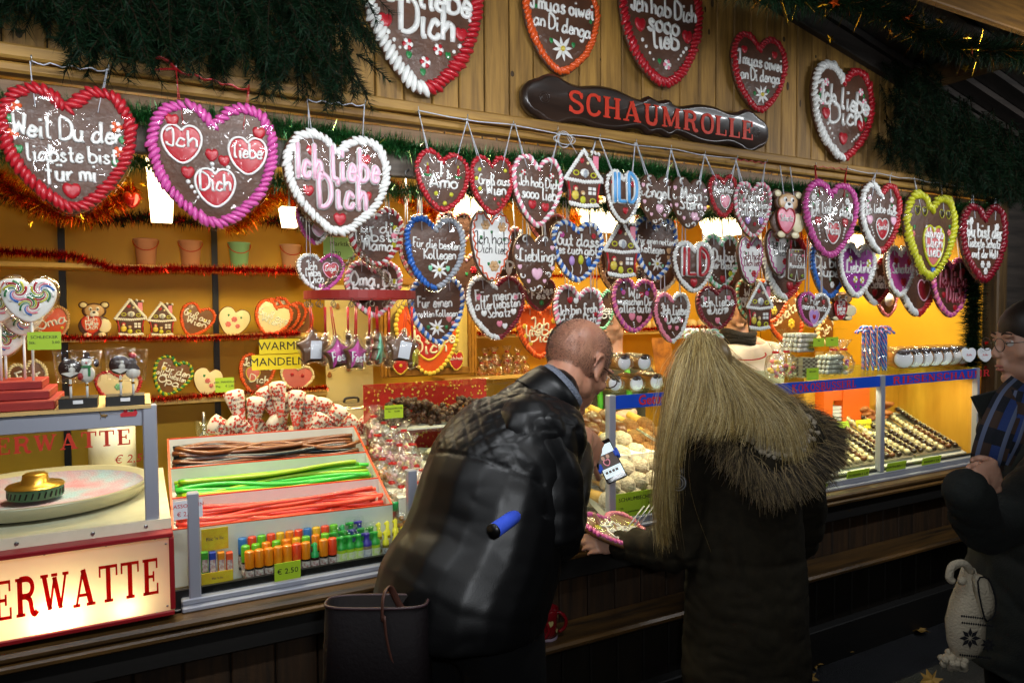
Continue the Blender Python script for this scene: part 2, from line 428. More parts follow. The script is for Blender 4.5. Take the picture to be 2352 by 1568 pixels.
# ------------------------------------------------------------------ shelves and uprights at the back
def shelf(x0, x1, z, y0=1.34, y1=1.6):
    m = MB(); m.box(((x0+x1)/2, (y0+y1)/2, z-.01), (x1-x0, y1-y0, .02), .002)
    return part('shelf', m, M_shelfw)
SH = [1.772, 1.462, 1.178]
shelf(-1.5, .86, SH[0]); shelf(-1.5, .80, SH[1]); shelf(-1.5, .80, SH[2])
shelf(1.62, 3.9, 1.435, 1.42, 1.6)
shelf(1.45, 3.9, 1.20, 1.42, 1.6)
for xx in (-.30, .325, .88):
    m = MB(); m.box((xx, 1.592, 1.45), (.026, .02, 1.4)); part('shelf_upright', m, M_black)

# ------------------------------------------------------------------ lit lampshades inside
M_lamp = mat('lit_lampshade', (1, .80, .42), .6, emit=9)
def lamp(px, py, Y, w, h, power, label):
    p = at(px, py, Y)
    t = thing('hanging_lamp', label, 'lamp', (p[0], p[1], p[2]), group='lit lamps hanging inside the stall')
    m = MB(); a, b = w*.5, w*.36
    m.loft([[(sx*k, sy*k, z) for sx, sy in ((-1, -1), (1, -1), (1, 1), (-1, 1))] for k, z in ((b, -h/2), (a, h/2))], smooth=False)
    m.build('lampshade', M_lamp, t, (0, 0, 0))
    m = MB(); m.tube([(0, 0, h/2), (0, 0, 2.16-p[2])], .004, 5); m.build('cord', M_black, t, (0, 0, 0))
    l = light('lamp_light', 'AREA', (p[0], p[1]-.02, p[2]-h/2-.02), power, (1, .79, .36), target=(p[0], p[1]+.05, 0), shape='DISK', size=.16)
    l.data.spread = PI
    return t
lamp(370, 440, .8, .095, .22, 5.5, 'tall glowing white lampshade between the two largest gingerbread hearts')
lamp(665, 500, .95, .075, .08, 4, 'small glowing lampshade just left of the heart with pink bubble letters')
lamp(1085, 460, .9, .17, .17, 6.5, 'bright lampshade glowing between the red Ti Amo and Wien hearts')
lamp(1395, 500, .9, .24, .13, 7, 'bright lampshade glowing above the row of hearts beside the hanging house')
lamp(1660, 520, .9, .2, .10, 7, 'bright lampshade glowing behind the small red heart')
lamp(1955, 560, .8, .2, .09, 7, 'bright lampshade half hidden by the purple Liebling heart')

# fluorescent tubes on the ceiling above the counter, hidden from outside by the header board
for i, x in enumerate((.1, 1.0, 1.9, 2.8, 3.6)):
    t = thing('tube_lamp', 'fluorescent tube lamp on the stall ceiling behind the header board', 'lamp', (x, .36, 2.13), group='fluorescent tubes above the counter')
    m = MB(); m.tube([(-.28, 0, -.02), (.28, 0, -.02)], .012, 8); m.build('tube', mat('lit_tube', (1, .87, .66), .5, emit=6), t, (0, 0, 0)); m = MB(); m.box((0, 0, .008), (.6, .05, .025)); m.build('fitting', M_white, t, (0, 0, 0))
    l = light('tube_light', 'AREA', (x, .30, 2.09), 9, (1, .86, .58), target=(x, .12, 0), shape='RECTANGLE', size=.56, size_y=.04).data.spread = R(110)

for x in (-.55, .3, 1.15, 3.0, 3.8):
    t = thing('added_lane_lamp', 'added white lamp bar over the lane, unseen, lighting the hearts from the front', 'lamp', (x, -1.17, 2.33), group='added lamp bars over the lane'); m = MB(); m.box((0, 0, .0), (.54, .07, .03), .004); m.tube([(-.2, 0, .01), (-.2, 0, .9)], .004, 5); m.tube([(.2, 0, .01), (.2, 0, .9)], .004, 5); m.build('added_lamp_bar', M_white, t, (0, 0, 0))  # unseen bar and cords, added as a body for each front light
# ================================================================== gingerbread hearts
IC = dict(w='e6e6e2', r='b01a26', p='e7849a', P='eebbd0', m='c9509c', b='2463b8', B='5aa5e0', g='1d7a3c', G='7fc9a0', y='c3c229', o='d9561e', k='2a1a10',
          l='b58fd0', d='7c1020', c='e6d9b0', q='a0a5ad', v='8d2a86', s='cf6f6f', n='c9a070', Y='d9c24a')
def ic(c): return mat('icing_'+c, IC[c], .36, coat=.35, crough=.1, coatbump=30)
M_gb = mat('gingerbread_brown', '5c3b28', .5, noise=(14, '4a2e1e'), bump=(70, .45, .005), coat=.12, coatbump=14, crough=.15)
M_gbd = mat('gingerbread_light', '7a4f2a', .5, noise=(14, '66401f'), bump=(70, .35, .004), coat=.5, coatbump=14, crough=.08)
M_ribw = mat('ribbon_silver', 'c9ccd4', .25, coat=.5)
M_ribr = mat('ribbon_red', 'b3131f', .3, coat=.5)
HPTS = [(0, .36), (.05, .425), (.13, .485), (.24, .5), (.36, .46), (.455, .35), (.5, .19), (.475, .01), (.405, -.165), (.29, -.325), (.14, -.452), (.045, -.496)]
_o = HPTS+[(0, -.5)]+[(-x, z) for x, z in HPTS[:0:-1]]
_c = np.concatenate([cr(np.array(HPTS+[(0, -.5)]), 6), (cr(np.array(HPTS+[(0, -.5)]), 6)*[-1, 1])[::-1][1:-1]])
HEART = resample(_c, 56, True)
def hwidth(z):
    """half width of the unit heart at height z"""
    o = HEART[(HEART[:, 0] >= 0)]; o = o[o[:, 1] < .3]
    i = np.argsort(o[:, 1]); return float(np.interp(z, o[i, 1], o[i, 0]))
def inset(o, d):
    t = np.roll(o, -1, 0)-np.roll(o, 1, 0); n = np.stack([t[:, 1], -t[:, 0]], -1); n /= np.linalg.norm(n, axis=1)[:, None]+1e-9
    c = o.mean(0)
    if ((o-c)*n).sum() < 0: n = -n
    return o-n*d
def slabshape(m, o, t, mi=0, bev=.0035):
    """soft-edged cake: outline o (x,z), thickness t, front face at y=-t/2"""
    n = len(o)
    rs = [(inset(o, bev*1.6), -t/2), (inset(o, bev*.5), -t/2+bev*.4), (o, -t*.1), (o, t*.2), (inset(o, bev*.5), t/2-bev*.3), (inset(o, bev*2), t/2)]
    m.loft([np.stack([q[:, 0], np.full(n, y), q[:, 1]], -1) for q, y in rs], mi)
def dome(m, o, c, y, h, mi, k=.55):
    """raised sugar shape over outline o (around 0,0) centred c"""
    o = np.asarray(o, float); n = len(o)
    rs = [np.stack([o[:, 0]*s+c[0], np.full(n, y-h*u), o[:, 1]*s+c[1]], -1) for s, u in ((1, -.3), (1, .3), (.86, .75), (k, 1), (.1, 1.08))]
    m.loft(rs, mi)
SH_ = HEART[::3]
def frosting(m, o, w, n, h, y, cols, mode, ang=.7):
    """row of piped shells along outline o; cols -> material indices by mode"""
    P = resample(inset(o, w*.5), n, True)
    T = np.roll(P, -1, 0)-np.roll(P, 1, 0); L = np.linalg.norm(np.diff(np.concatenate([P, P[:1]]), axis=0), axis=1).mean()
    a = np.arctan2(T[:, 1], T[:, 0])+ang
    ca, sa = np.cos(a), np.sin(a); z = np.zeros(n); one = np.ones(n)
    Rm = np.stack([np.stack([ca, z, -sa], -1), np.stack([z, one, z], -1), np.stack([sa, z, ca], -1)], 1)
    C = np.stack([P[:, 0], np.full(n, y), P[:, 1]], -1)+RNG.normal(0, L*.06, (n, 3))*[1, .5, 1]
    rr = np.stack([np.full(n, L*.55), np.full(n, h), np.full(n, w*.66)], -1)*RNG.uniform(.82, 1.18, (n, 1))
    if mode == 'half': k = np.where(P[:, 0] < 0, 0, 1)
    elif mode == 'twist': k = np.arange(n) % 2
    else: k = np.zeros(n, int)
    for i in set(k.tolist()):
        q = k == i; m.balls(C[q], rr[q], Rm[q], 7, 5, cols[i])
def inkey(mats, key, c):
    if c not in key: key[c] = len(mats); mats.append(ic(c))
    return key[c]
def decorate(dm, mats, key, W, H, y, deco):
    ix = lambda c: inkey(mats, key, c)
    u = (W+H)/2
    for d in deco:
        k = d[0]; x, z = d[1]*W, d[2]*H
        if k == 'h':      # sugar heart
            s = d[3]*u; dome(dm, SH_*[s, s], (x, z), y, s*.16, ix(d[4] if len(d) > 4 else 'r'))
        elif k == 'H':    # inner heart panel with outline
            s, c, oc = d[3]*u, d[4], d[5]; o = HEART*[s*(d[7] if len(d) > 7 else 1), s]
            dome(dm, o, (x, z), y, .0025, ix(c), .8)
            q = cr(o, 1, True); q = np.concatenate([q, q[:1]])
            dm.tube(np.stack([q[:, 0]+x, np.full(len(q), y-.002), q[:, 1]+z], -1), s*.035, 5, ix(oc), caps=False)
            if d[6]:
                ls = d[6] if isinstance(d[6], list) else [d[6]]
                hh = s*(.22 if len(ls) == 1 else .15)
                for i, t in enumerate(ls): icing_line(dm, t, x, z+s*.05+s*(.5*(len(ls)-1)-i)*.23, y-.004, hh, s*.74*(1-.12*i), mi=ix('w'), bold=1.1)
        elif k == 'e':    # edelweiss
            s = d[3]*u
            for i in range(8):
                a = i*PI/4+.2; o = np.array([(0, .1), (.16, .3), (.13, .7), (0, 1.05), (-.13, .7), (-.16, .3)])*s*(1 if i % 2 else .82)
                o = o @ np.array([[math.cos(a), math.sin(a)], [-math.sin(a), math.cos(a)]]); dome(dm, o, (x, z), y-.0008*(i % 2), .002, ix('w'))
            dm.ball((x, y-.003, z), s*.2, 7, 5, mi=ix('Y'))
        elif k == 'f':    # small flower / rose
            s = d[3]*u; c1 = d[4]; c2 = d[5] if len(d) > 5 else c1
            for i in range(6):
                a = i*PI/3; dm.ball((x+math.cos(a)*s*.55, y-.001, z+math.sin(a)*s*.55), (s*.45, .003, s*.45), 6, 4, mi=ix(c1 if i % 2 else c2))
            dm.ball((x, y-.003, z), s*.3, 6, 4, mi=ix(c2))
        elif k == 'l':    # leaf
            s = d[3]*u; dome(dm, SH_*[s*.8, s], (x, z), y, s*.12, ix(d[4] if len(d) > 4 else 'g'))
        elif k == 'd':    # chain of dots
            n = d[5]
            for i in range(n):
                t = i/max(1, n-1); r = u*.017*(1.15-.4*t)
                dm.ball((x+(d[3]*W-x)*t, y, z+(d[4]*H-z)*t), (r, r*.8, r), 6, 4, mi=ix('w'))
        elif k == 'o':    # button drop
            s = d[3]*u; dm.ball((x, y, z), (s, s*.5, s), 8, 5, mi=ix(d[4]))
        elif k == 'B':    # balloon on a string
            s = d[3]*u; dm.ball((x, y-.001, z), (s*.7, s*.35, s), 8, 6, mi=ix(d[4]))
            dm.tube(cr([(x, y, z-s), (x+s*.2, y, z-s*1.8), (x-s*.1, y, z-s*2.8)], 3), s*.12, 4, ix('w'))
        elif k == 'c':    # white curl
            s = d[3]*u; a = d[4]; f = d[5]
            t = np.linspace(0, 4.4, 12); q = np.stack([np.cos(t)*f*(1-t*.13), np.sin(t)*(1-t*.13)], -1)*s
            q = q @ np.array([[math.cos(a), math.sin(a)], [-math.sin(a), math.cos(a)]])
            dm.tube(np.stack([q[:, 0]+x, np.full(12, y-.001), q[:, 1]+z], -1), np.linspace(s*.34, s*.12, 12), 6, ix('w'))
        elif k == 't':    # candle on holly
            s = d[3]*u; dm.tube([(x, y, z), (x+s*.05, y, z+s)], [s*.22, s*.18], 6, ix('r'))
            dm.ball((x, y-.001, z-.1*s), (s*.6, .003, s*.22), 8, 4, mi=ix('g')); dm.ball((x, y, z+s*1.2), (s*.12, .002, s*.22), 6, 4, mi=ix('y'))
        elif k == 's':    # wavy scalloped line along the outline
            pass
def bub(mb, txt, x, z, y, h, wmax, cin, cout):
    L, w = glyphs(txt, .8); sx = min(h*1.1, wmax/w)
    for P in L:
        q = P*[sx, h]-[w*sx/2, h*.5]
        for r, c, dy in ((h*.2, cout, 0), (h*.135, cin, -h*.12)):
            mb.tube(np.stack([q[:, 0]+x, np.full(len(q), y+dy), q[:, 1]+z], -1), r, 7, c)
            for e in (0, -1): mb.ball((q[e, 0]+x, y+dy, q[e, 1]+z), r, 7, 5, mi=c)
def ribbon(m, a, b, w=.006, mi=0):
    """flat hanging ribbon from a down to b"""
    a = np.array(a); b = np.array(b); t = np.linspace(0, 1, 5)[:, None]
    p = a*(1-t)+b*t; m.tube(p, w*.5, 6, mi, sq=.35)
HEARTS = []; GW = 'gingerbread hearts on the gable wall'
M_film = glass('film', (1, 1, 1), .034, .07)
def heart(lab, box, Y, border, lines, deco=(), rib=None, tcol='w', base=None, rot=0, mode='one', n=46, bw=.085, ang=.7, t=.016, ribcol='w', yaw=0, cake='d', group='gingerbread hearts hanging at the stall', fat=1, face=None, film=None):
    film = (Y < .21 and group != GW) if film is None else film
    x0, y0, x1, y1 = box
    c = at((x0+x1)/2, (y0+y1)/2, Y); W = (at(x1, (y0+y1)/2, Y)-at(x0, (y0+y1)/2, Y))[0]*fat; H = (at((x0+x1)/2, y0, Y)-at((x0+x1)/2, y1, Y))[2]
    W *= .97
    u = (W+H)/2; a_ = np.arctan2(HEART[:, 1], HEART[:, 0]); f_ = RNG.uniform(0, 6, 3); o = HEART*[W, H]*(1+.014*np.sin(2*a_+f_[0])+.012*np.sin(3*a_+f_[1])+.007*np.sin(5*a_+f_[2]))[:, None]; y = -t/2; rot += RNG.normal(0, .025)
    m = MB(); slabshape(m, o, t)
    mats = [base or (M_gb if cake == 'd' else M_gbd)]
    if face:
        m.M = T4((0, -t*.5, 0)); slabshape(m, inset(o, bw*u*.3), .005, 1, .001); m.M = None; mats.append(ic(face)); y -= .003
    h = m.build('gingerbread_heart', mats, None, Vector(c), (0, rot, yaw)); tag(h, lab, 'gingerbread heart', group)
    if border:
        m = MB(); cs = list(border)
        if mode != 'scallop': frosting(m, o, bw*u, n, bw*u*.42, y, list(range(len(cs))), mode, ang)
        else:
            P = resample(inset(o, bw*u), n, True)
            for i in range(0, n, 2):
                q = np.array([P[i], (P[i]+P[(i+1) % n]+P[(i+2) % n])/3*1.0+(P[(i+1) % n]-P.mean(0))*.12, P[(i+2) % n]]); q = cr(q, 3)
                m.tube(np.stack([q[:, 0], np.full(len(q), y-.001), q[:, 1]], -1), bw*u*.2, 5, 0)
        m.build('icing_border', [ic(q) for q in cs], h, (0, 0, 0))
    if lines:
        m = MB(); mats = []; key = {}
        for ln in lines:
            txt, lx, lz, lh = ln[:4]; kw = ln[4] if len(ln) > 4 else {}
            wm = kw.get('w'); wm = wm*W if wm else max(.12, 2*hwidth(lz)*.97-bw*2.1-2*abs(lx)*.6)*W
            if 'bub' in kw: bub(m, txt, lx*W, lz*H, y-.002, lh*H, wm, inkey(mats, key, kw['bub'][0]), inkey(mats, key, kw['bub'][1]))
            else: icing_line(m, txt, lx*W, lz*H, y-.001, lh*H, wm, kw.get('rot', 0)+RNG.normal(0, .025), mi=inkey(mats, key, kw.get('c', tcol)), bold=kw.get('bold', 1.2), arc=kw.get('arc', 0)/W)
        m.build('icing_writing', mats, h, (0, 0, 0))
    if deco:
        m = MB(); mats = []; key = {}; decorate(m, mats, key, W, H, y, deco); m.build('sugar_decoration', mats, h, (0, 0, 0))
    if rib is not None:
        m = MB(); hx, hz = .22*W, .30*H
        for s, tgt in zip((-1, 1), rib if isinstance(rib, (list, tuple)) else (None, None)):
            if isinstance(tgt, tuple): e = HOOKS[HOOK_PX.index(tgt)] if tgt in HOOK_PX else at(*tgt, -.045); e = e-c
            else: e = np.array([s*hx*.8+RNG.normal(0, .006), .02, 2.16-c[2]])
            dx = RNG.uniform(.003, .006)
            ribbon(m, e, (s*hx, y-.004, hz)); ribbon(m, e+[.002, 0, 0], (s*hx+dx*2*s, y+t*.6, hz+.25*H*.5))
        if ribcol == 'x': m2 = [M_ribr]
        else: m2 = [M_ribw]
        m.build('ribbon', m2, h, (0, 0, 0))
    if film:
        m = MB(); k_ = [.3, .62, .86, .97, 1.045, 1.05, .99]; yy = [y-.0075, y-.0085, y-.0085, y-.0065, y*.3, t*.35, t/2+.003]; ph = RNG.uniform(0, 6, 4); aa = np.arange(56)*2*PI/56
        cr_ = .0016*(np.sin(aa*9+ph[0])+np.sin(aa*14+ph[1])*.8+np.sin(aa*5+ph[2])); rs = [np.stack([o[:, 0]*q, v+cr_*(.4 if q < .5 else 1)+RNG.normal(0, .0007, 56), o[:, 1]*q+.02*H*(1-q)], -1) for q, v in zip(k_, yy)]
        m.loft(rs[::-1], caps=False); m.add(rs[0], np.arange(56)[::1].copy(), None, True); m.build('cellophane_wrap', M_film, h, (0, 0, 0))
    HEARTS.append(h); return h

h3 = lambda s, *p: [('h', x, z, s) for x, z in p]
# ---- large hearts on the gable
GW = 'gingerbread hearts on the gable wall'
heart('huge gable heart with white left and red right icing reading Ich liebe Dich', (828, -125, 1118, 217), .0, 'wr', [('Ich liebe', .0, .13, .125, {'rot': -.04}), ('Dich', .02, -.055, .13, {'w': .42})],
      [('h', -.31, -.06, .1), ('h', .3, -.06, .1), ('h', .27, .2, .1), ('d', -.29, -.13, -.2, -.22, 3), ('d', .29, -.14, .19, -.23, 3), ('d', .36, .1, .4, .0, 3), ('f', -.14, -.19, .045, 'r', 'w'), ('f', .11, -.19, .045, 'r', 'w'), ('f', 0, -.29, .045, 'r', 'w'),
       ('l', -.13, -.26, .055), ('l', .19, -.22, .055), ('l', -.02, -.36, .055)], mode='half', n=70, group=GW, bw=.095, ang=.5)
heart('gable heart with orange icing, white edelweiss and I muas oiwei an Di denga', (1196, -52, 1382, 173), .01, 'o', [('I muas oiwei', .0, .16, .085), ('an Di denga', .0, -.03, .085)],
      [('e', .0, -.24, .15), ('l', -.14, -.18, .06), ('l', .14, -.18, .06), ('f', -.34, .24, .04, 'r', 'w'), ('f', .36, .2, .04, 'r', 'w'), ('l', -.33, .13, .05), ('l', .37, .1, .05)], n=66, group=GW, ang=.9)
heart('gable heart with thick red icing reading Ich hab Dich sooo lieb', (1421, -68, 1619, 204), .0, 'r', [('Ich hab Dich', .02, .14, .085), ('sooo', .0, .01, .085, {'w': .36}), ('lieb', .02, -.12, .085, {'w': .3})],
      [('h', -.27, -.0, .12), ('h', .29, -.04, .12), ('d', -.25, -.12, -.13, -.27, 4), ('d', .27, -.14, .17, -.24, 4), ('f', .03, -.3, .05, 'p', 'w'), ('l', -.06, -.28, .05)], n=70, group=GW, ang=.6)
heart('smaller red gable heart with edelweiss above the end of the sign', (1676, 82, 1808, 259), .01, 'r', [('I muas oiwei', .0, .12, .085), ('an Di denga', .0, -.06, .085)],
      [('h', -.27, .27, .1), ('h', .27, .27, .1), ('e', .03, -.27, .14), ('l', -.1, -.27, .06), ('l', .14, -.22, .06)], n=58, group=GW)
heart('gable heart with white and red halves of icing nearest the right pine boughs', (1858, 151, 2009, 371), .01, 'wr', [('Ich liebe', .0, .1, .105), ('Dich', .03, -.06, .105, {'w': .5})],
      [('h', -.27, -.04, .12), ('h', .28, -.1, .12), ('h', 0, -.27, .13), ('d', -.24, -.14, -.14, -.28, 4), ('d', .24, -.2, .14, -.28, 4), ('f', -.27, .28, .045, 'p', 'w'), ('f', -.33, .19, .045, 'p', 'w'), ('f', -.33, .08, .045, 'p', 'w'), ('f', .27, .26, .045, 'p', 'w'),
       ('f', .33, .16, .045, 'p', 'w'), ('f', .36, .05, .045, 'p', 'w'), ('l', -.36, .13, .05), ('l', .32, .22, .05), ('l', .36, -.02, .05), ('l', -.3, -.0, .05)], mode='half', n=60, group=GW)
# ---- front row on the beam
G1 = 'gingerbread hearts hanging from the beam hooks'
heart('largest red-bordered heart at far left reading Weil Du der liabste bist', (-5, 198, 326, 490), -.05, 'r', [('Weil Du der', -.0, .11, .125), ('liabste bist', .02, -.07, .125), ('für mi', .0, -.215, .125, {'w': .36})],
      [('h', .0, -.33, .13), ('f', -.36, .3, .05, 'w', 'o'), ('f', -.39, .08, .05, 'w', 'o'), ('f', .35, .2, .05, 'w', 'o'), ('f', .36, .0, .05, 'w', 'o'), ('l', -.4, .2, .07), ('l', -.35, -.03, .07), ('l', .39, .1, .07), ('l', .33, -.09, .07)],
      rib=[(73, 140), (250, 160)], n=62, group=G1, bw=.095, t=.02)
heart('magenta-bordered heart with three red inner hearts reading Ich, liebe and Dich', (336, 240, 652, 522), -.05, 'm', [], [('H', -.235, .15, .29, 'r', 'w', 'Ich'), ('H', .25, .09, .29, 'r', 'w', 'liebe'), ('H', .0, -.18, .30, 'r', 'w', 'Dich'),
      ('h', -.3, .33, .1), ('h', .34, .28, .1), ('h', -.02, .08, .1), ('h', .07, .04, .09), ('h', -.2, -.07, .1), ('d', -.02, .01, -.01, -.06, 3), ('d', -.2, -.14, -.13, -.26, 4), ('d', .1, -.01, .1, -.06, 2)],
      rib=[(405, 160), (570, 205)], n=66, group=G1, bw=.085, t=.02, ribcol='x').rotation_euler = (R(6.5), 0, R(-8.5))
heart('white-bordered heart with pink bubble letters reading Ich liebe Dich', (650, 306, 903, 544), -.05, 'w', [('|ch liebe', .0, .12, .15, {'bub': 'Pw', 'w': .74}), ('Dich', .03, -.15, .15, {'bub': 'Pw', 'w': .43})],
      [('h', -.24, .3, .1), ('h', .26, .26, .1), ('h', -.28, -.08, .1), ('h', .26, -.1, .1), ('h', .0, -.335, .12)], rib=[(707, 228), (838, 240)], n=62, group=G1, bw=.095, t=.02, ang=.85)
heart('red-bordered heart with two candles reading Ti Amo', (951, 347, 1080, 489), -.04, 'r', [('Ti', .0, .13, .12, {'w': .22}), ('Amo', .0, -.05, .11, {'w': .5})], [('t', -.28, .1, .13), ('t', .28, .1, .13), ('o', -.13, -.2, .04, 'y'), ('o', .15, -.2, .04, 'y'), ('o', .03, -.35, .04, 'y')],
      rib=[(960, 254), (1073, 272)], n=46, group=G1)
heart('red-bordered heart with yellow drops reading Gruß aus Wien', (1075, 359, 1181, 494), -.045, 'r', [('Gruß aus', .05, .05, .1), ('Wien', .08, -.11, .1, {'w': .42})], [('o', -.27, .25, .04, 'y'), ('o', -.34, .1, .04, 'y'), ('o', -.27, -.07, .04, 'y'), ('o', .3, .26, .04, 'y'), ('o', .05, -.23, .035, 'r'), ('o', .22, -.23, .035, 'r'), ('o', .13, -.31, .035, 'r')],
      rib=[(1073, 272), (1178, 286)], n=46, group=G1)
heart('pink and white bordered heart reading Ich hab Dich sooo lieb above the counter', (1171, 359, 1294, 521), -.05, 'pw', [('Ich hab Dich', .02, .09, .1), ('sooo lieb', .03, -.07, .1)], [('h', -.1, -.2, .14), ('h', .15, -.22, .14), ('f', -.28, .24, .05, 'r', 'w'), ('f', .26, .24, .05, 'r', 'w'), ('l', -.34, .2, .05), ('l', .36, .16, .07)],
      rib=[(1178, 286), (1280, 300)], n=58, mode='twist', group=G1, ang=.9)
heart('white-bordered heart with light blue letters ILD', (1387, 392, 1471, 516), -.04, 'w', [('|ŁD', .03, .04, .25, {'bub': 'Bw', 'w': .6})], [('h', -.27, .25, .13), ('h', .28, .25, .13), ('h', .05, -.25, .14)], rib=[(1377, 316), (1460, 328)], n=46, group=G1)
curls = [('c', -.24, .40, .07, 1.2, 1), ('c', .24, .40, .07, .4, -1), ('c', -.42, .1, .06, 2.2, 1), ('c', .42, .1, .06, -.8, -1), ('c', -.3, -.2, .06, 2.6, 1), ('c', .3, -.2, .06, -.6, -1), ('c', -.07, -.42, .06, 3, 1), ('c', .09, -.42, .06, 0, -1)]
ph = [('h', -.42, .27, .09, 'P'), ('h', .4, .27, .09, 'P'), ('h', -.38, -.06, .09, 'P'), ('h', .4, -.08, .09, 'P'), ('h', -.18, -.3, .08, 'P'), ('h', .2, -.3, .08, 'P')]
heart('dark heart with white curls and pink hearts reading Engel', (1467, 403, 1549, 517), -.03, None, [('Engel', .0, .1, .13, {'w': .7})], curls+ph+[('h', .05, -.18, .2, 'P')], rib=[(1460, 328), (1540, 341)], group=G1)
heart('dark heart with white curls reading Mein Stern', (1540, 409, 1626, 526), -.045, None, [('Mein', .0, .12, .12, {'w': .55}), ('Stern', .0, -.06, .12, {'w': .6})], curls+ph+[('h', .1, -.26, .18, 'P')], rib=[(1540, 341), (1618, 354)], group=G1)
heart('small red heart with pink inner heart reading Meine Maus', (1623, 402, 1693, 501), -.03, 'r', [('Meine Maus', .03, .12, .1)], [('H', .05, -.12, .33, 'p', 'w', None), ('h', -.25, .28, .1, 'P'), ('h', .28, .28, .1, 'P')], rib=[(1618, 354), (1692, 364)], n=44, group=G1, bw=.11)
heart('pink and white bordered heart reading Zum Hochzeitstag alles Liebe', (1682, 418, 1771, 546), -.04, 'wp', [('Zum', -.05, .2, .09, {'w': .4}), ('Hochzeitstag', .02, .06, .085), ('alles Liebe', .02, -.08, .085)], [('h', -.15, -.2, .13, 'l'), ('h', .2, -.2, .13, 'l'), ('f', .03, -.26, .04, 'r'), ('f', -.3, .3, .04, 'r'), ('f', -.24, .17, .04, 'p'), ('f', .3, .3, .04, 'r'), ('f', .24, .2, .04, 'p'), ('l', -.3, .2, .05), ('l', .32, .16, .05)],
      rib=[(1692, 364), (1760, 373)], n=60, mode='twist', group=G1, bw=.075)
heart('pink-bordered heart reading Ich liebe dich with red inner heart Hasi', (1841, 416, 1969, 594), -.05, 'm', [('Ich liebe dich', .0, .12, .1, {'arc': .5, 'bold': 1.1})], [('H', .03, -.17, .27, 'r', 'w', 'Hasi'), ('h', -.24, -.03, .11), ('h', .26, -.03, .11), ('d', -.23, -.1, -.2, -.23, 4), ('d', .26, -.11, .22, -.23, 4), ('f', -.32, .27, .05, 'w'), ('f', -.26, .19, .05, 'w'), ('f', .3, .25, .05, 'w'), ('f', .36, .19, .05, 'w'), ('l', -.24, .3, .05), ('l', .3, .33, .05), ('l', -.33, .18, .05), ('l', .3, .15, .05)],
      rib=[(1872, 380), (1945, 387)], n=56, group=G1, ribcol='x')
heart('white and red bordered heart reading Ich liebe dich with inner heart Spatzl', (1969, 420, 2069, 584), -.045, 'wr', [('Ich liebe dich', .0, .11, .1, {'arc': .4})], [('H', .03, -.15, .3, 'r', 'w', 'Spatzl', .95), ('h', -.26, -.03, .13, 'P'), ('h', .3, -.03, .13, 'P'), ('d', -.22, -.13, -.15, -.25, 4), ('d', .28, -.13, .2, -.25, 4), ('f', -.26, .27, .05, 'P', 'w'), ('f', -.32, .17, .05, 'P', 'w'), ('f', .26, .27, .05, 'P', 'w'), ('f', .32, .16, .05, 'P', 'w'), ('l', -.3, .22, .05), ('l', .27, .19, .05)],
      rib=[(2012, 397), (2045, 403)], n=54, mode='half', group=G1, bw=.1)
heart('yellow-bordered heart with pink inner heart reading Ich hab Dich lieb', (2072, 443, 2196, 641), -.05, 'y', [], [('H', .05, -.12, .46, 's', 'y', ['Ich hab', 'Dich', 'lieb'], .85), ('o', -.3, -.2, .045, 'b'), ('o', .34, -.2, .045, 'b'), ('o', .06, -.4, .045, 'b'), ('o', -.2, -.27, .04, 'y'), ('o', .27, -.27, .04, 'y'), ('f', -.33, -.0, .04, 's'), ('f', .35, .06, .04, 's'), ('l', -.31, .08, .05), ('l', -.33, -.1, .05), ('l', .36, -.03, .05), ('l', .36, .13, .05),
      ('H', -.27, .27, .1, 'k', 'y', None), ('H', -.13, .27, .1, 'k', 'y', None), ('H', .2, .27, .1, 'k', 'y', None), ('H', .33, .27, .1, 'k', 'y', None)], rib=[(2098, 412), (2160, 425)], n=54, group=G1, bw=.1)
heart('dark red bordered heart with white flowers at far right end of the beam', (2202, 468, 2311, 652), -.05, 'd', [('Du bist der', .0, .12, .085), ('liabste Schatz', .0, -.02, .085), ('auf der Welt', .02, -.15, .085)], [('f', -.28, .27, .05, 'w'), ('f', -.34, .12, .05, 'w'), ('f', .28, .22, .05, 'w'), ('f', .34, .08, .05, 'w'), ('f', -.03, -.26, .05, 'w'), ('f', .1, -.26, .05, 'w'), ('f', .04, -.34, .05, 'w')],
      rib=[(2233, 430), (2288, 440)], n=54, group=G1, bw=.1)
# ---- second and third rows, hung from the ceiling
G2 = 'gingerbread hearts hanging behind the front row'
h2 = lambda lab, box, Y, border, lines, deco=(), **k: heart(lab, box, Y, border, lines, deco, rib=k.pop('rib', (None, None)), group=G2, **k)
h2('half hidden pink heart reading meine, behind the bubble-letter heart', (678, 460, 768, 562), .16, 'mw', [('Für', 0, .2, .1), ('meine', -.05, .06, .1)], [('H', .08, -.18, .32, 'P', 'w', None), ('h', .08, -.18, .12), ('h', -.25, .25, .1)], mode='half')
h2('red and white twisted border heart reading Für die liebste Mama', (793, 476, 932, 613), .14, 'rw', [('Für die', .0, .12, .095), ('liebste', .0, -.03, .095), ('Mama', .03, -.18, .1, {'w': .5})], [('f', .33, .16, .05, 'y'), ('f', .3, -.13, .05, 'y'), ('l', .27, .22, .06, 'G'), ('l', .24, -.06, .06, 'G'), ('h', .31, .02, .12, 'p')], mode='twist', n=52)
h2('small heart with white and pink halves reading Ich liebe Dich Engel', (680, 582, 793, 671), .1, 'wm', [('Ich', -.2, .12, .12, {'w': .2}), ('liebe', -.18, -.04, .12, {'w': .3}), ('Dich', -.1, -.2, .12, {'w': .28})], [('H', .2, .06, .36, 'r', 'P', 'Engel'), ('h', .0, -.36, .13, 'm')], mode='half', n=44)
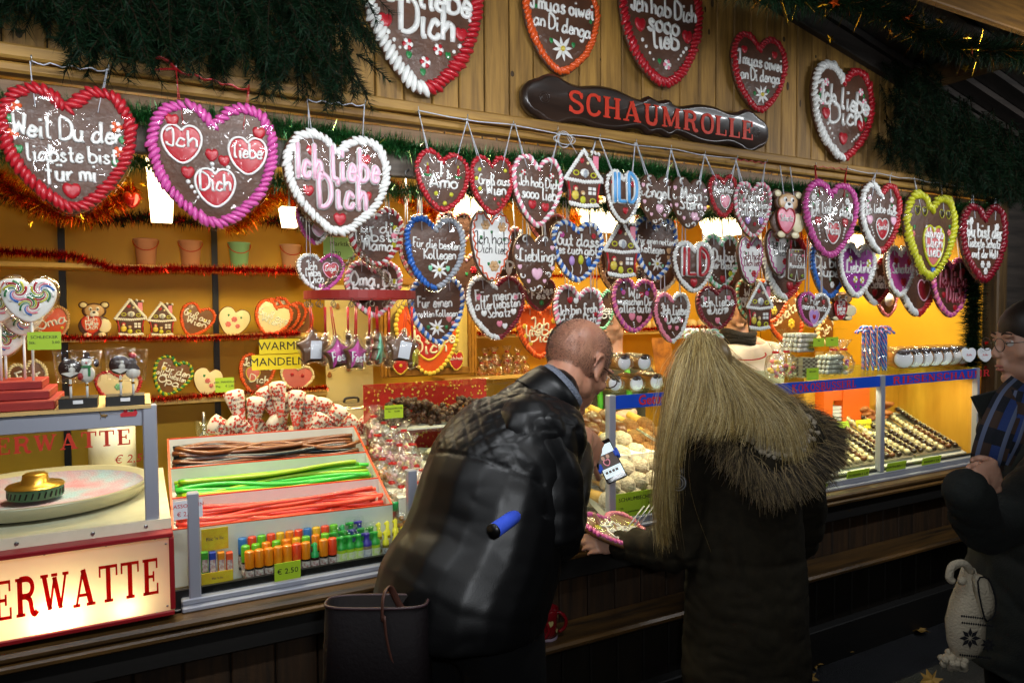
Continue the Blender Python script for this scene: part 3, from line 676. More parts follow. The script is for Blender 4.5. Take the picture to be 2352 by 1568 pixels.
h2('brown heart reading Oma, Du behind the red ring', (788, 600, 928, 728), .22, 'pw', [('Oma, Du', .0, .12, .13), ('bist die', .0, -.06, .12)], [('f', .34, .15, .05, 'y')], mode='twist', n=52)
h2('blue and white bordered heart with edelweiss reading Für die besten Kollegen', (924, 498, 1072, 667), .08, 'bq', [('Für die besten', .02, .1, .095), ('Kollegen', .07, -.04, .095, {'w': .5})], [('e', .06, -.22, .15), ('l', -.08, -.2, .08, 'G'), ('l', .2, -.2, .08, 'G')], mode='half', n=50)
h2('white sugar-coated heart with orange flowers reading Ich hab Dich lieb', (1077, 486, 1176, 647), .05, 'o', [('Ich hab', .0, .08, .085, {'c': 'k', 'bold': .55}), ('Dich lieb', .02, -.06, .085, {'c': 'k', 'bold': .55})], [('f', -.15, .3, .09, 'n'), ('f', .25, .28, .09, 'n'), ('f', .05, -.28, .1, 'n'), ('l', -.25, .12, .07), ('l', .3, .1, .07), ('l', .0, .2, .06), ('l', -.08, -.25, .06), ('l', .18, -.22, .06)], face='w', mode='scallop', n=44, bw=.07)
h2('white-curled dark heart reading Liebling', (1179, 538, 1278, 673), .07, None, [('Liebling', .0, .09, .13)], curls+ph+[('h', .02, -.18, .23, 'P')])
h2('blue and white bordered heart with three balloons reading Gut dass es Euch gibt', (1263, 508, 1387, 647), .08, 'bw', [('Gut dass', .0, .14, .1), ('es Euch gibt', .0, -.01, .1)], [('B', -.12, -.16, .08, 'l'), ('B', .05, -.14, .08, 'y'), ('B', .2, -.17, .08, 'b'), ('f', -.3, .26, .05, 'm'), ('f', .3, .26, .05, 'r')], mode='twist', n=54)
h2('white and blue bordered heart with edelweiss reading Für einen netten Kollegen, upper one', (1449, 500, 1556, 643), .1, 'wb', [('Für einen netten', .0, .1, .085), ('Kollegen', -.06, -.04, .09, {'w': .5})], [('e', .04, -.24, .14), ('h', .3, -.02, .1, 'n'), ('h', .3, -.13, .08, 'n'), ('l', -.12, -.25, .06, 'G'), ('l', .17, -.27, .06, 'G')], mode='twist', n=52)
h2('white-bordered heart with red letters ILD', (1542, 554, 1639, 674), .04, 'w', [('|ŁD', .02, -.02, .24, {'bub': 'rw', 'w': .58})], [('h', -.24, .23, .15), ('h', .27, .23, .15), ('h', .0, -.3, .17)], n=46)
h2('mint green bordered heart reading Du bist der Beste', (1609, 538, 1697, 667), .13, 'Gw', [('Du bist', .1, .07, .1), ('der Beste', .05, -.08, .1)], [('h', .05, -.3, .14), ('f', .26, -.2, .06, 'y'), ('d', -.25, -.2, -.08, -.3, 4), ('d', .3, -.25, .15, -.32, 4)], mode='twist', n=50)
h2('narrow white sugar heart with red roses reading Ich hab Dich lieb', (1692, 543, 1750, 653), .06, 'm', [('Ich hab', .05, .06, .075, {'c': 'd', 'bold': .6}), ('Dich lieb', .05, -.08, .075, {'c': 'd', 'bold': .6})], [('f', -.13, .3, .08, 'r'), ('f', .28, .28, .08, 'r'), ('f', .1, -.28, .09, 'r'), ('l', -.2, .14, .06), ('l', .34, .1, .06), ('l', -.05, -.22, .06)], face='w', mode='scallop', n=36, bw=.07)
h2('large brown heart half white half red behind the hanging leather trousers', (1748, 535, 1852, 692), .1, 'wr', [('Herzlichen', .1, .05, .08), ('Dank', .1, -.1, .1)], [('h', .1, -.28, .14)], mode='half', n=54, bw=.11)
h2('white sugar heart with pink scallops reading Ich liebe Dich', (1756, 527, 1817, 632), .05, 'm', [('Ich liebe', .05, .1, .08, {'c': 'k', 'bold': .6}), ('Dich', .05, -.04, .08, {'c': 'k', 'bold': .6})], [('f', -.1, .3, .09, 'r'), ('f', .2, -.2, .09, 'r'), ('l', .3, .25, .08), ('l', -.1, .18, .07)], face='w', mode='scallop', n=36, bw=.08)
h2('blue-bordered dark heart half hidden behind the Hasi heart', (1857, 545, 1950, 685), .1, 'b', [('Du bist', .0, .05, .09), ('Super', .0, -.1, .09)], [('f', .05, -.28, .06, 'w'), ('l', .0, -.2, .07)], n=50)
h2('purple-faced heart with white border reading Liebling', (1921, 559, 2008, 684), .06, 'w', [('Liebling', .03, .02, .11)], [('f', -.2, .2, .06, 'w', 'y'), ('f', .3, .15, .08, 'w', 'y'), ('f', -.05, -.17, .07, 'w', 'y'), ('f', .13, -.17, .07, 'w', 'y'), ('l', -.03, -.3, .06), ('l', .1, -.3, .06)], face='v', n=48, bw=.1)
h2('lilac-faced heart with white border reading Schatzl', (2029, 564, 2098, 684), .06, 'w', [('Schatzl', .05, .02, .1)], [('h', -.15, .2, .14), ('h', .3, .18, .14), ('h', .1, -.2, .17), ('d', .08, -.3, .08, -.38, 3)], face='m', n=46, bw=.1)
h2('pink twisted border heart with pink letters Ich liebe Dich, low at the right end', (2137, 591, 2226, 731), .1, 'pm', [('|ch liebe', .05, .08, .13, {'bub': 'dp', 'w': .7}), ('Dich', .08, -.16, .13, {'bub': 'dp', 'w': .4})], [('h', .28, .26, .13), ('h', -.2, -.12, .1), ('h', .3, -.1, .1), ('h', .1, -.33, .1)], mode='twist', n=56)
h2('brown heart with white and red border behind the purple Liebling heart', (1968, 590, 2052, 700), .16, 'wr', [('Mein', .1, .05, .1), ('Schatz', .1, -.1, .1)], [('h', -.05, -.25, .15)], mode='half', n=46, bw=.11)
h2('dark heart with long white and red border under the yellow-bordered heart', (2060, 600, 2150, 728), .15, 'wr', [], [('H', .15, -.02, .35, 'd', 'P', None)], mode='half', n=46, bw=.12)
h2('white and blue bordered heart with edelweiss reading Für einen netten Kollegen, lower one', (936, 638, 1070, 790), .2, 'wb', [('Für einen', -.05, .1, .1, {'w': .6}), ('netten Kollegen', .0, -.06, .095)], [('e', -.02, -.25, .15), ('l', -.17, -.24, .07, 'g'), ('l', .15, -.25, .07, 'g'), ('h', .2, -.13, .1, 's'), ('h', .28, -.2, .09, 's')], mode='twist', n=54)
h2('heart with white left and dark pink right border reading Für meinen allerliebsten Schatz', (1069, 634, 1209, 779), .16, 'wd', [('Für meinen', .03, .16, .085), ('allerliebsten', .02, .03, .085), ('Schatz', .03, -.11, .085, {'w': .38})], [('h', -.22, -.08, .1, 'w'), ('h', .28, -.08, .1, 'w'), ('h', -.3, .18, .1, 'p'), ('h', .33, .15, .1, 'p'), ('h', .03, -.26, .1, 'p'), ('h', .12, -.3, .09, 'w')], mode='half', n=60, bw=.075)
h2('small dark Christmas heart with green parcel between two larger hearts', (1200, 640, 1277, 714), .3, 'd', [('Frohes', 0, .1, .12), ('Fest', 0, -.06, .12)], [('o', .03, -.25, .08, 'g')])
h2('pink and white bordered heart above the bald man reading Ich bin froh', (1267, 657, 1386, 795), .16, 'pw', [('Ich bin froh,', .0, .08, .095, {'rot': .08}), ('daß es Dich', .0, -.08, .095, {'rot': .08}), ('gibt', 0, -.22, .09)], [('h', -.18, .26, .11), ('h', -.06, .25, .1, 'w'), ('h', .33, .04, .08), ('h', .18, -.2, .1)], mode='twist', n=60)
h2('pink-bordered heart reading Wir wünschen Dir alles Gute', (1402, 638, 1509, 766), .14, 'mp', [('Wir', .0, .18, .09, {'w': .3}), ('wünschen Dir', .0, .05, .085), ('alles Gute', .0, -.08, .085)], [('h', -.06, -.2, .14, 'p'), ('h', .1, -.24, .13, 'p'), ('d', -.02, -.3, .0, -.38, 3), ('f', -.26, .23, .05, 'm'), ('f', .26, .23, .05, 'm'), ('l', -.3, .28, .05, 'b'), ('l', .3, .3, .05, 'b'), ('h', .14, .2, .1)], mode='twist', n=56)
h2('small pink and white bordered heart reading Ich liebe Dich, just left of the blonde woman', (1499, 671, 1584, 786), .1, 'pw', [('Ich liebe', .05, .1, .1), ('Dich', .03, -.06, .1, {'w': .36})], [('h', -.18, -.05, .1, 'p'), ('h', .24, -.07, .1, 'p'), ('h', -.08, -.2, .1, 'p'), ('h', .12, -.22, .1, 'p'), ('d', .0, -.3, .05, -.36, 3), ('h', -.24, .2, .09, 'w'), ('h', .28, .12, .08, 'w')], mode='half', n=52)
h2('dark pink bordered heart reading Ich liebe Dich over the blonde woman', (1596, 656, 1693, 759), .12, 'd', [('Ich liebe', .0, .1, .11), ('Dich', .0, -.07, .11, {'w': .36})], [('h', -.2, -.08, .12, 'w'), ('h', .22, -.05, .12, 'w'), ('h', .0, -.28, .13, 'p'), ('h', -.3, .2, .1, 'p'), ('h', .28, .22, .1, 'p'), ('d', .05, -.33, .1, -.38, 3)], n=46)
h2('small lilac and white bordered heart reading Für meinen Spatz', (1829, 671, 1904, 752), .04, 'mw', [('Für', .0, .2, .11, {'w': .3}), ('meinen Spatz', .0, .04, .1)], [('H', .0, -.2, .36, 'l', 'P', None), ('h', .0, -.2, .14), ('h', -.28, .26, .12), ('h', .28, .24, .12)], mode='half', n=44)
# dim hearts deeper inside
G3 = 'gingerbread hearts hanging deep inside the stall'
k3 = dict(cake='d', n=40)
h2('brown heart mostly hidden behind the besten Kollegen heart', (1000, 485, 1090, 570), .35, 'sn', [], [('f', -.1, .2, .08, 'g')], mode='twist', **k3)
h2('dark heart with pink and white rim behind the white sugar heart', (1120, 520, 1205, 668), .3, 'sw', [('gibt', 0, -.1, .1)], [('h', .05, -.2, .13, 'w'), ('h', .25, -.1, .12, 'w')], mode='twist', **k3)
h2('brown heart with rounded plain top behind the sooo lieb heart', (1215, 490, 1300, 560), .35, 's', [], [('f', .2, .0, .1, 'y')], **k3)
h2('plain brown heart with green writing behind the second hanging house', (1370, 560, 1450, 670), .3, 'n', [('Viel', 0, 0, .12), ('Glück', 0, -.15, .12)], [], **k3)
h2('dark heart with red inner heart below the upper netten Kollegen heart', (1460, 600, 1555, 675), .3, 'kw', [], [('h', 0, .05, .3, 'd')], mode='half', **k3)
h2('light brown heart behind the froh heart reading Gut', (1350, 665, 1412, 760), .4, 'G', [('Gut dass', 0, 0, .1), ('gibt', 0, -.14, .1)], [], **k3)
h2('dark heart with green rim reading Wir wünschen alles Gute, behind the third house', (1688, 640, 1752, 738), .25, 'Gn', [('Wir', 0, .12, .1), ('wünschen', 0, 0, .1), ('Gutes', 0, -.12, .1)], [('H', 0, -.27, .2, 'k', 'o', None)], mode='twist', **k3)
h2('brown heart with white shell rim under the mint green heart', (1630, 590, 1720, 700), .3, 'd', [], [('h', 0, 0, .2, 'd')], **k3)
h2('light brown heart with pink blossom left of the white sugar heart', (1030, 580, 1110, 680), .45, 'Pn', [], [('f', .2, .1, .1, 'r'), ('l', 0, 0, .1)], mode='twist', **k3)
h2('dark heart with pink rim behind the Für die besten Kollegen heart at left', (915, 530, 990, 640), .3, 'pw', [], [('f', -.1, .2, .1, 'B')], mode='twist', **k3)
h2('orange-rimmed heart behind the third house reading Schatzl', (1720, 640, 1812, 745), .45, 'o', [('Schatzl', 0, .05, .1)], [('f', .1, -.2, .1, 'Y')], **k3)
h2('pink-rimmed heart with oval picture left of the low pink letter heart', (2010, 650, 2062, 728), .35, 'p', [], [('o', .05, 0, .2, 'w')], **k3)
# ================================================================== other gingerbread shapes
def frostline(m, pts, w, sp, h, y, mi, ang=.8):
    P = np.asarray(pts, float); Ltot = np.linalg.norm(np.diff(P, axis=0), axis=1).sum(); n = max(2, int(Ltot/sp)); P = resample(P, n)
    T = np.gradient(P, axis=0); a = np.arctan2(T[:, 1], T[:, 0])+ang; ca, sa = np.cos(a), np.sin(a); z = np.zeros(n); one = np.ones(n)
    Rm = np.stack([np.stack([ca, z, -sa], -1), np.stack([z, one, z], -1), np.stack([sa, z, ca], -1)], 1)
    m.balls(np.stack([P[:, 0], np.full(n, y), P[:, 1]], -1), np.stack([np.full(n, sp*.62), np.full(n, h), np.full(n, w*.62)], -1), Rm, 7, 5, mi)
def cake_house(lab, box, Y, hang=True, shade=0, group='gingerbread houses', yaw=0, cake='d', rot=0):
    x0, y0, x1, y1 = box; c = at((x0+x1)/2, (y0+y1)/2, Y); W = (at(x1, (y0+y1)/2, Y)-at(x0, (y0+y1)/2, Y))[0]; H = (at((x0+x1)/2, y0, Y)-at((x0+x1)/2, y1, Y))[2]
    t = .014; y = -t/2
    o = np.array([(-.34, -.46), (0, -.5), (.36, -.46), (.4, -.3), (.38, -.15), (.5, .0), (.36, .2), (.4, .42), (.18, .46), (.1, .42), (0, .5), (-.1, .42), (-.36, .12), (-.5, -.02), (-.4, -.15), (-.4, -.3)])[::-1]*[W, H]
    m = MB(); slabshape(m, resample(o, 40, True), t); m.M = None
    h = m.build('gingerbread_house', M_gb if cake == 'd' else M_gbd, None, Vector(c), (0, rot, yaw)); tag(h, lab, 'gingerbread house', group)
    m = MB(); q = lambda *p: np.array(p)*[W, H]; sp = H*.045
    frostline(m, q((-.46, -.02), (-.33, .12), (0, .46), (.33, .12), (.46, -.0)), W*.1, sp, .004, y, 0); frostline(m, q((-.46, -.03), (0, -.06), (.46, -.03)), W*.09, sp, .004, y, 0)
    frostline(m, q((-.34, -.42), (0, -.45), (.34, -.42)), W*.11, sp, .004, y, 0); frostline(m, q((.2, .44), (.38, .42)), W*.08, sp, .004, y, 0)
    m.build('icing_border', ic('w'), h, (0, 0, 0))
    m = MB(); mats = []; key = {}; I = lambda c: inkey(mats, key, c)
    for s in (-1, 1): m.tube(np.array([(s*.4*W, y, -.07*H), (s*.35*W, y, -.25*H), (s*.36*W, y, -.38*H)]), W*.025, 5, I('r'))
    m.box((.3*W, y, .27*H), (.14*W, .004, .22*H), .001, mi=I('p'))
    for dx in (-1, 1):
        for dz in (-1, 1): m.box((.2*W+dx*.055*W, y-.001, -.2*H+dz*.035*H), (.085*W, .004, .055*H), .001, mi=I('w'))
    decorate(m, mats, key, W, H, y, [('h', -.05, .28, .1, 'r'), ('o', .1, .25, .03, 'c'), ('h', 0, -.34, .06, 'r')])
    for px, pz in ((-.2, .08), (.24, .06), (.22, -.36)):
        a = np.arange(9)*2*PI/8; m.tube(np.stack([px*W+np.cos(a)*W*.07, np.full(9, y), pz*H+np.sin(a)*W*.05], -1), W*.017, 5, I('y'), caps=False)
    m.ball((.02*W, y, .09*H), (W*.12, .004, H*.07), 8, 5, mi=I('w')); m.ball((.03*W, y-.002, .07*H), (W*.06, .005, H*.07), 8, 5, mi=I('q'))
    for px, pz, s, c1, c2 in ((-.22, -.2, 1, 'Y', 'r'), (-.03, -.27, .8, 'y', 'n')):
        m.ball((px*W, y, (pz-.08)*H), (W*.1*s, .004, H*.08*s), 8, 5, mi=I(c1)); m.ball((px*W, y-.001, (pz+.03)*H), (W*.075*s, .004, H*.05*s), 8, 5, mi=I(c2)); m.ball((px*W, y-.004, (pz+.015)*H), (W*.045*s, .003, H*.032*s), 7, 5, mi=I('c'))
    m.build('sugar_decoration', mats, h, (0, 0, 0))
    if hang:
        m = MB()
        for s in (-.03, .03): ribbon(m, (s*2, .01, 2.16-c[2]), (s, y-.002, .38*H))
        m.build('ribbon', M_ribw, h, (0, 0, 0))
    return h
cake_house('gingerbread house hanging in the front row beside the sooo lieb heart', (1294, 340, 1384, 481), -.03)
cake_house('gingerbread house hanging between the balloon heart and the upper netten Kollegen heart', (1384, 503, 1468, 641), .07)
cake_house('small lowest gingerbread house hanging right of the blonde woman', (1712, 643, 1774, 761), .08)
def cake_bear(lab, box, Y, txt, hang=True, body='n', hc='p', group='gingerbread bears', yaw=0):
    x0, y0, x1, y1 = box; c = at((x0+x1)/2, (y0+y1)/2, Y); W = (at(x1, (y0+y1)/2, Y)-at(x0, (y0+y1)/2, Y))[0]; H = (at((x0+x1)/2, y0, Y)-at((x0+x1)/2, y1, Y))[2]
    a = np.arange(24)*2*PI/24; el = lambda x, z, rx, rz: np.stack([x*W+np.cos(a)*rx*W, z*H+np.sin(a)*rz*H], -1)
    m = MB(); 
    for k, (x, z, rx, rz) in enumerate(((0, -.17, .46, .32), (0, .24, .35, .22), (-.3, .4, .14, .1), (.3, .4, .14, .1), (-.2, -.42, .16, .09), (.2, -.42, .16, .09))):
        slabshape(m, el(x, z, rx, rz), .013+.0006*k)
    h = m.build('gingerbread_bear', M_gb, None, Vector(c), (0, 0, yaw)); tag(h, lab, 'gingerbread bear', group)
    m = MB(); mats = []; key = {}; I = lambda c: inkey(mats, key, c); y = -.009
    for x, z, rx, rz, cc, dy in ((0, .24, .3, .18, body, 0), (-.3, .4, .1, .07, 'c', 0), (.3, .4, .1, .07, 'c', 0), (.28, -.17, .2, .2, 'c', 0), (0, .16, .14, .1, 'w', .002), (-.1, .29, .06, .06, 'w', .002), (.1, .29, .06, .06, 'w', .002),
                                 (-.09, .28, .025, .03, 'k', .005), (.11, .28, .025, .03, 'k', .005), (0, .2, .05, .03, 'k', .005), (-.2, -.42, .12, .07, 'c', .002), (.2, -.42, .12, .07, 'c', .002)):
        m.ball((x*W, y-dy, z*H), (rx*W, .004, rz*H), 10, 6, mi=I(cc))
    decorate(m, mats, key, W, H, y-.003, [('H', -.08, -.14, .5, hc, 'r', txt)]); m.build('sugar_decoration', mats, h, (0, 0, 0))
    if hang:
        m = MB()
        for s in (-.03, .03): ribbon(m, (s, .01, 2.16-c[2]), (s, y-.002, .38*H))
        m.build('ribbon', M_ribw, h, (0, 0, 0))
    return h
cake_bear('gingerbread bear holding a pink heart, hanging left of the Hasi heart', (1767, 436, 1846, 549), -.03, ['Schatz'])
cake_bear('gingerbread bear holding a dark red heart, hanging below the purple Liebling heart', (1896, 668, 1966, 736), .14, ['Ich', 'liebe', 'Dich'], hc='r')
# gingerbread leather trousers
def cake_trousers():
    c = at(1827, 610, .0); W = .115; H = .145; o = np.array([(-.45, .5), (.45, .5), (.5, -.42), (.1, -.5), (0, -.15), (-.1, -.5), (-.5, -.42)])[::-1]*[W, H]
    m = MB(); slabshape(m, resample(o, 36, True), .012); h = m.build('gingerbread_trousers', M_gb, None, Vector(c)); tag(h, 'gingerbread leather trousers with white piping hanging on red ribbons', 'gingerbread trousers')
    m = MB(); q = np.concatenate([o, o[:1]]); m.tube(np.stack([q[:, 0]*.9, np.full(len(q), -.007), q[:, 1]*.92], -1), .0018, 5, 0)
    icing_line(m, 'TG', 0, .025, -.008, .014, .05, mi=0); icing_line(m, 'Mannsbild', 0, -.006, -.008, .015, .09, mi=0); m.build('icing_writing', ic('w'), h, (0, 0, 0))
    m = MB(); mats = []; key = {}; decorate(m, mats, key, W, H, -.007, [('f', -.32, .3, .05, 'p'), ('f', .32, .3, .05, 'p'), ('o', -.08, .42, .03, 'y'), ('o', .08, .42, .03, 'y'), ('f', -.3, -.3, .06, 'y', 'g'), ('f', .3, -.3, .06, 'y', 'g')]); m.build('sugar_decoration', mats, h, (0, 0, 0))
    m = MB(); 
    for s in (-1, 1): ribbon(m, (s*.03, 0, .17), (s*.04, -.008, .06))
    m.build('ribbon', M_ribr, h, (0, 0, 0))
cake_trousers()

# ================================================================== slab-serif lettering
_SF = {'S': ['65 4A:.13|.64,.76 .56,.92 .36,.97 .16,.9 .13,.72 .24,.58 .5,.47 .64,.34 .62,.14 .42,.03 .2,.08 .1,.24', '.64,.96 .64,.68:.07', '.09,.04 .09,.32:.07'],
 'C': ['|.68,.74 .58,.92 .4,.97 .2,.86 .13,.5 .2,.14 .4,.03 .6,.1 .7,.26', '.69,.97 .69,.68:.07'], 'H': ['.2,0 .2,1:.19', '.72,0 .72,1:.19', '.2,.5 .72,.5:.09', '.04,.04 .36,.04:.08', '.04,.96 .36,.96:.08', '.56,.04 .88,.04:.08', '.56,.96 .88,.96:.08'],
 'A': ['.14,.04 .42,.98:.09', '.42,.98 .72,.04:.2', '.22,.3 .62,.3:.08', '0,.04 .28,.04:.08', '.54,.04 .9,.04:.08'], 'U': ['.18,1 .18,.3 .26,.08 .42,.03 .58,.08 .66,.3:.17', '.67,.25 .67,1:.09', '.02,.96 .34,.96:.08', '.54,.96 .8,.96:.08'],
 'M': ['.16,0 .16,1:.09', '.16,.98 .5,.08:.18', '.5,.08 .84,.98:.09', '.86,0 .86,1:.19', '.02,.04 .3,.04:.08', '.02,.96 .22,.96:.08', '.7,.04 1.02,.04:.08', '.8,.96 1.02,.96:.08'],
 'R': ['.2,0 .2,1:.19', '|.2,.96 .5,.96 .66,.84 .66,.64 .5,.52 .2,.52', '.42,.52 .58,.4 .64,.12 .74,.03 .84,.1:.16', '.04,.04 .38,.04:.08', '.04,.96 .3,.96:.08'],
 'O': ['|.42,.97 .2,.86 .12,.5 .2,.14 .42,.03 .64,.14 .72,.5 .64,.86 .42,.97'], 'L': ['.2,0 .2,1:.19', '.04,.04 .66,.04:.08', '.65,.0 .65,.32:.07', '.04,.96 .38,.96:.08'],
 'E': ['.2,0 .2,1:.19', '.04,.04 .68,.04:.08', '.67,0 .67,.3:.07', '.04,.96 .66,.96:.08', '.65,1 .65,.72:.07', '.2,.5 .5,.5:.08', '.5,.36 .5,.64:.07'],
 'W': ['.14,.96 .34,.06:.17', '.34,.06 .54,.9:.09', '.54,.9 .76,.06:.17', '.76,.06 .98,.96:.09', '0,.96 .3,.96:.08', '.42,.96 .66,.96:.08', '.86,.96 1.1,.96:.08'], 'T': ['.4,0 .4,1:.19', '.04,.96 .76,.96:.08', '.05,1 .05,.7:.07', '.75,1 .75,.7:.07', '.22,.04 .58,.04:.08'],
 'K': ['.2,0 .2,1:.19', '.26,.42 .66,.96:.09', '.38,.54 .7,.06:.19', '.04,.04 .36,.04:.08', '.04,.96 .36,.96:.08', '.54,.96 .8,.96:.08', '.52,.04 .86,.04:.08'],
 'B': ['.2,0 .2,1:.19', '|.2,.96 .48,.96 .6,.84 .6,.66 .46,.54 .2,.52', '|.2,.52 .5,.5 .68,.38 .68,.16 .52,.04 .2,.04', '.04,.04 .3,.04:.08', '.04,.96 .3,.96:.08'], 'I': ['.2,0 .2,1:.19', '.04,.04 .36,.04:.08', '.04,.96 .36,.96:.08'],
 'N': ['.16,0 .16,1:.09', '.16,.96 .68,.06:.2', '.7,0 .7,1:.09', '.02,.04 .32,.04:.08', '.02,.96 .2,.96:.08', '.56,.96 .84,.96:.08'], 'Z': ['.08,.95 .64,.95:.09', '.62,.95 .1,.05:.19', '.08,.05 .68,.05:.09', '.09,1 .09,.72:.07', '.67,0 .67,.3:.07']}
def serif(m, txt, x0, x1, zb, h, y, mi=0, dep=.002, skew=0):
    """slab-serif capitals filling x0..x1 on baseline zb, facing -y"""
    gl = []; w = 0
    for ch in txt:
        st = []
        for s in _SF[ch]:
            wd = .15; 
            if '|' in s: s = s.split('|')[1]; cur = True
            else: cur = s.count(' ') > 1; s, wd = s.split(':')
            P = np.array([[float(v) for v in p.split(',')] for p in s.split()])
            if cur: P = cr(P, 4)
            st.append((P, float(wd)))
        gw = max((P[:, 0]).max() for P, _ in st)+.09; gl.append((st, w)); w += gw+.06
    sx = (x1-x0)/(w-.15); k = 0
    for st, ox in gl:
        for P, wd in st:
            q = np.stack([x0+(P[:, 0]+ox)*sx, zb+P[:, 1]*h], -1); T = np.gradient(q, axis=0); T /= np.linalg.norm(T, axis=1)[:, None]
            N = np.stack([-T[:, 1], T[:, 0]], -1)*np.array([wd*sx, wd*h])/2
            yy = y-(k % 7)*.00012; k += 1
            R = [np.stack([a[:, 0], np.full(len(a), b), a[:, 1]], -1) for a, b in ((q-N, yy-dep), (q+N, yy-dep), (q+N, yy), (q-N, yy))]
            m.loft(np.stack(R, 1), mi, True, True, False)
# carved plaque
a = at(1203, 232, -.02); b = at(1769, 312, -.02); L2 = (b[0]-a[0])/2; zc = (at(1485, 180+82, -.02)[2]); Hh = .088
t_ = thing('plaque_sign', 'dark carved wooden plaque lettered SCHAUMROLLE in red on the gable wall', 'sign', (a[0]+L2, -.0, zc))
top = [(-1, 0), (-.995, .3), (-.95, .62), (-.9, .72), (-.84, .95), (-.77, 1), (-.7, .8), (-.6, .72), (-.48, .86), (-.34, .84), (-.22, .66), (-.14, .6), (-.09, .82), (-.04, .74), (0, .66)]
top = top+[(-x, z) for x, z in top[-2::-1]]; o = np.array(top+[(x, -z) for x, z in top[-2:0:-1]])[::-1]*[L2, Hh]
m = MB(); o1 = resample(cr(o, 3, True), 120, True)
m.loft([np.stack([q[:, 0], np.full(120, y), q[:, 1]], -1) for q, y in ((inset(o1, .017), -.020), (inset(o1, .013), -.0225), (inset(o1, .009), -.018), (inset(o1, .003), -.013), (o1, -.008), (o1, .012))])
for s in (-1, 1):
    for r in (.012, .019): aa = np.arange(17)*2*PI/16; m.tube(np.stack([s*L2*.86+np.cos(aa)*r, np.full(17, -.0205), np.sin(aa)*r], -1), .0012, 4, caps=False)
m.build('board', mat('carved_dark_wood', '33241c', .35, noise=(4, '1d1410', (.8, 8, 8)), coat=.4, bump=(50, .15, .002)), t_, (0, 0, 0))
m = MB(); serif(m, 'SCHAUMROLLE', -L2*.70, L2*.82, -.037, .074, -.021); m.build('lettering', mat('sign_red', 'c23016', .5), t_, (0, 0, 0))

# ================================================================== hanging ring with biscuits
def star(n, r0, r1, ph=PI/2): 
    a = ph+np.arange(2*n)*PI/n; r = np.where(np.arange(2*n) % 2 == 0, r0, r1); return np.stack([r*np.cos(a), r*np.sin(a)], -1)[::1]
RC = at(828, 678, .04); RR = (at(957, 678, .04)[0]-at(700, 678, .04)[0])/2*.96
ring = thing('hanging_ring', 'red wooden ring on chains carrying hooks and ribboned biscuits', 'display ring', RC)
m = MB(); a = np.arange(41)*2*PI/40
m.loft([np.stack([RR*k*np.cos(a[:-1]), RR*k*np.sin(a[:-1]), np.full(40, z)], -1) for k, z in ((1, -.012), (1, .012), (.9, .012), (.9, -.012), (1, -.012))], caps=False, smooth=False)
m.build('hoop', mat('red_wood', '8e2018', .5, bump=(60, .15, .002)), ring, (0, 0, 0))
m = MB(); ap = at(824, 575, .04)-RC
def chain(m, p, q, n):
    p, q = np.array(p), np.array(q); d = (q-p)/n; e = np.cross(d, [0, 1, 0]); e /= np.linalg.norm(e)+1e-9; f = np.cross(d, e); f /= np.linalg.norm(f)+1e-9
    t = np.arange(9)*2*PI/8
    for i in range(n):
        c = p+d*(i+.5); w = e if i % 2 else f; m.tube(c+np.cos(t)[:, None]*d*.68+np.sin(t)[:, None]*w*.0055, .0012, 4, caps=False)
for k in range(4): aa = k*PI/2+.5; chain(m, (RR*.95*math.cos(aa), RR*.95*math.sin(aa), .012), ap, 15)
chain(m, ap, ap+[0, 0, .32], 22); m.build('chain', mat('chain_metal', '8c8170', .3, metal=.9), ring, (0, 0, 0))
m = MB(); HA = np.arange(18)*2*PI/18+.1
for aa in HA:
    p = np.array([RR*.95*math.cos(aa), RR*.95*math.sin(aa), -.012]); t = np.linspace(.5*PI, 2.2*PI, 9)
    m.tube(np.concatenate([[p], p+np.stack([.007*np.cos(t), 0*t, -.016+.008*np.sin(t)], -1)]), .0013, 4)
tag(m.build('hook', mat('chain_metal'), ring, (0, 0, 0)), kind='stuff')
ribs = {}
M_cello = glass('cellophane', (1, 1, 1), .12, .12)
tree = np.array([(0, .5), (.16, .25), (.09, .25), (.26, 0), (.15, 0), (.36, -.32), (.1, -.32), (.1, -.45), (-.1, -.45), (-.1, -.32), (-.36, -.32), (-.15, 0), (-.26, 0), (-.09, .25), (-.16, .25)])[::-1]
snow = np.array([(0, .5), (.13, .45), (.17, .33), (.11, .24), (.22, .12), (.22, -.0), (.14, -.06), (.27, -.2), (.27, -.36), (.12, -.48), (-.12, -.48), (-.27, -.36), (-.27, -.2), (-.14, -.06), (-.22, 0), (-.22, .12), (-.11, .24), (-.17, .33), (-.13, .45)])[::-1]
M_paper = mat('white_paper', 'd6d8dc', .6)
BIS = [(718, 800, 'star', 'k', .3, 'w', 'large brown star biscuit seen from behind with white price label'), (748, 805, 'star', 'k', 1.2, None, 'brown star biscuit edge-on behind the large labelled star'), (775, 812, 'star', 'm', .4, 'T', 'pink iced star biscuit reading Frohes Fest'), (800, 800, 'snow', 'w', 1.3, None, 'white iced snowman biscuit turned edge-on'),
       (816, 815, 'star', 'm', .6, 'T', 'second pink iced star reading Fest, right of the edge-on snowman'), (848, 805, 'tree', 'r', 1.0, None, 'red iced tree biscuit turned sideways'), (868, 800, 'tree', 'G', .8, None, 'pale green iced tree biscuit on the hanging ring'), (893, 806, 'snow', 'k', .7, None, 'brown gingerbread man biscuit with almonds'),
       (925, 800, 'star', 'k', -.2, 'w', 'brown star biscuit with small label at the right of the ring'), (948, 815, 'star', 'y', .9, None, 'yellow iced biscuit at the right edge of the ring')]
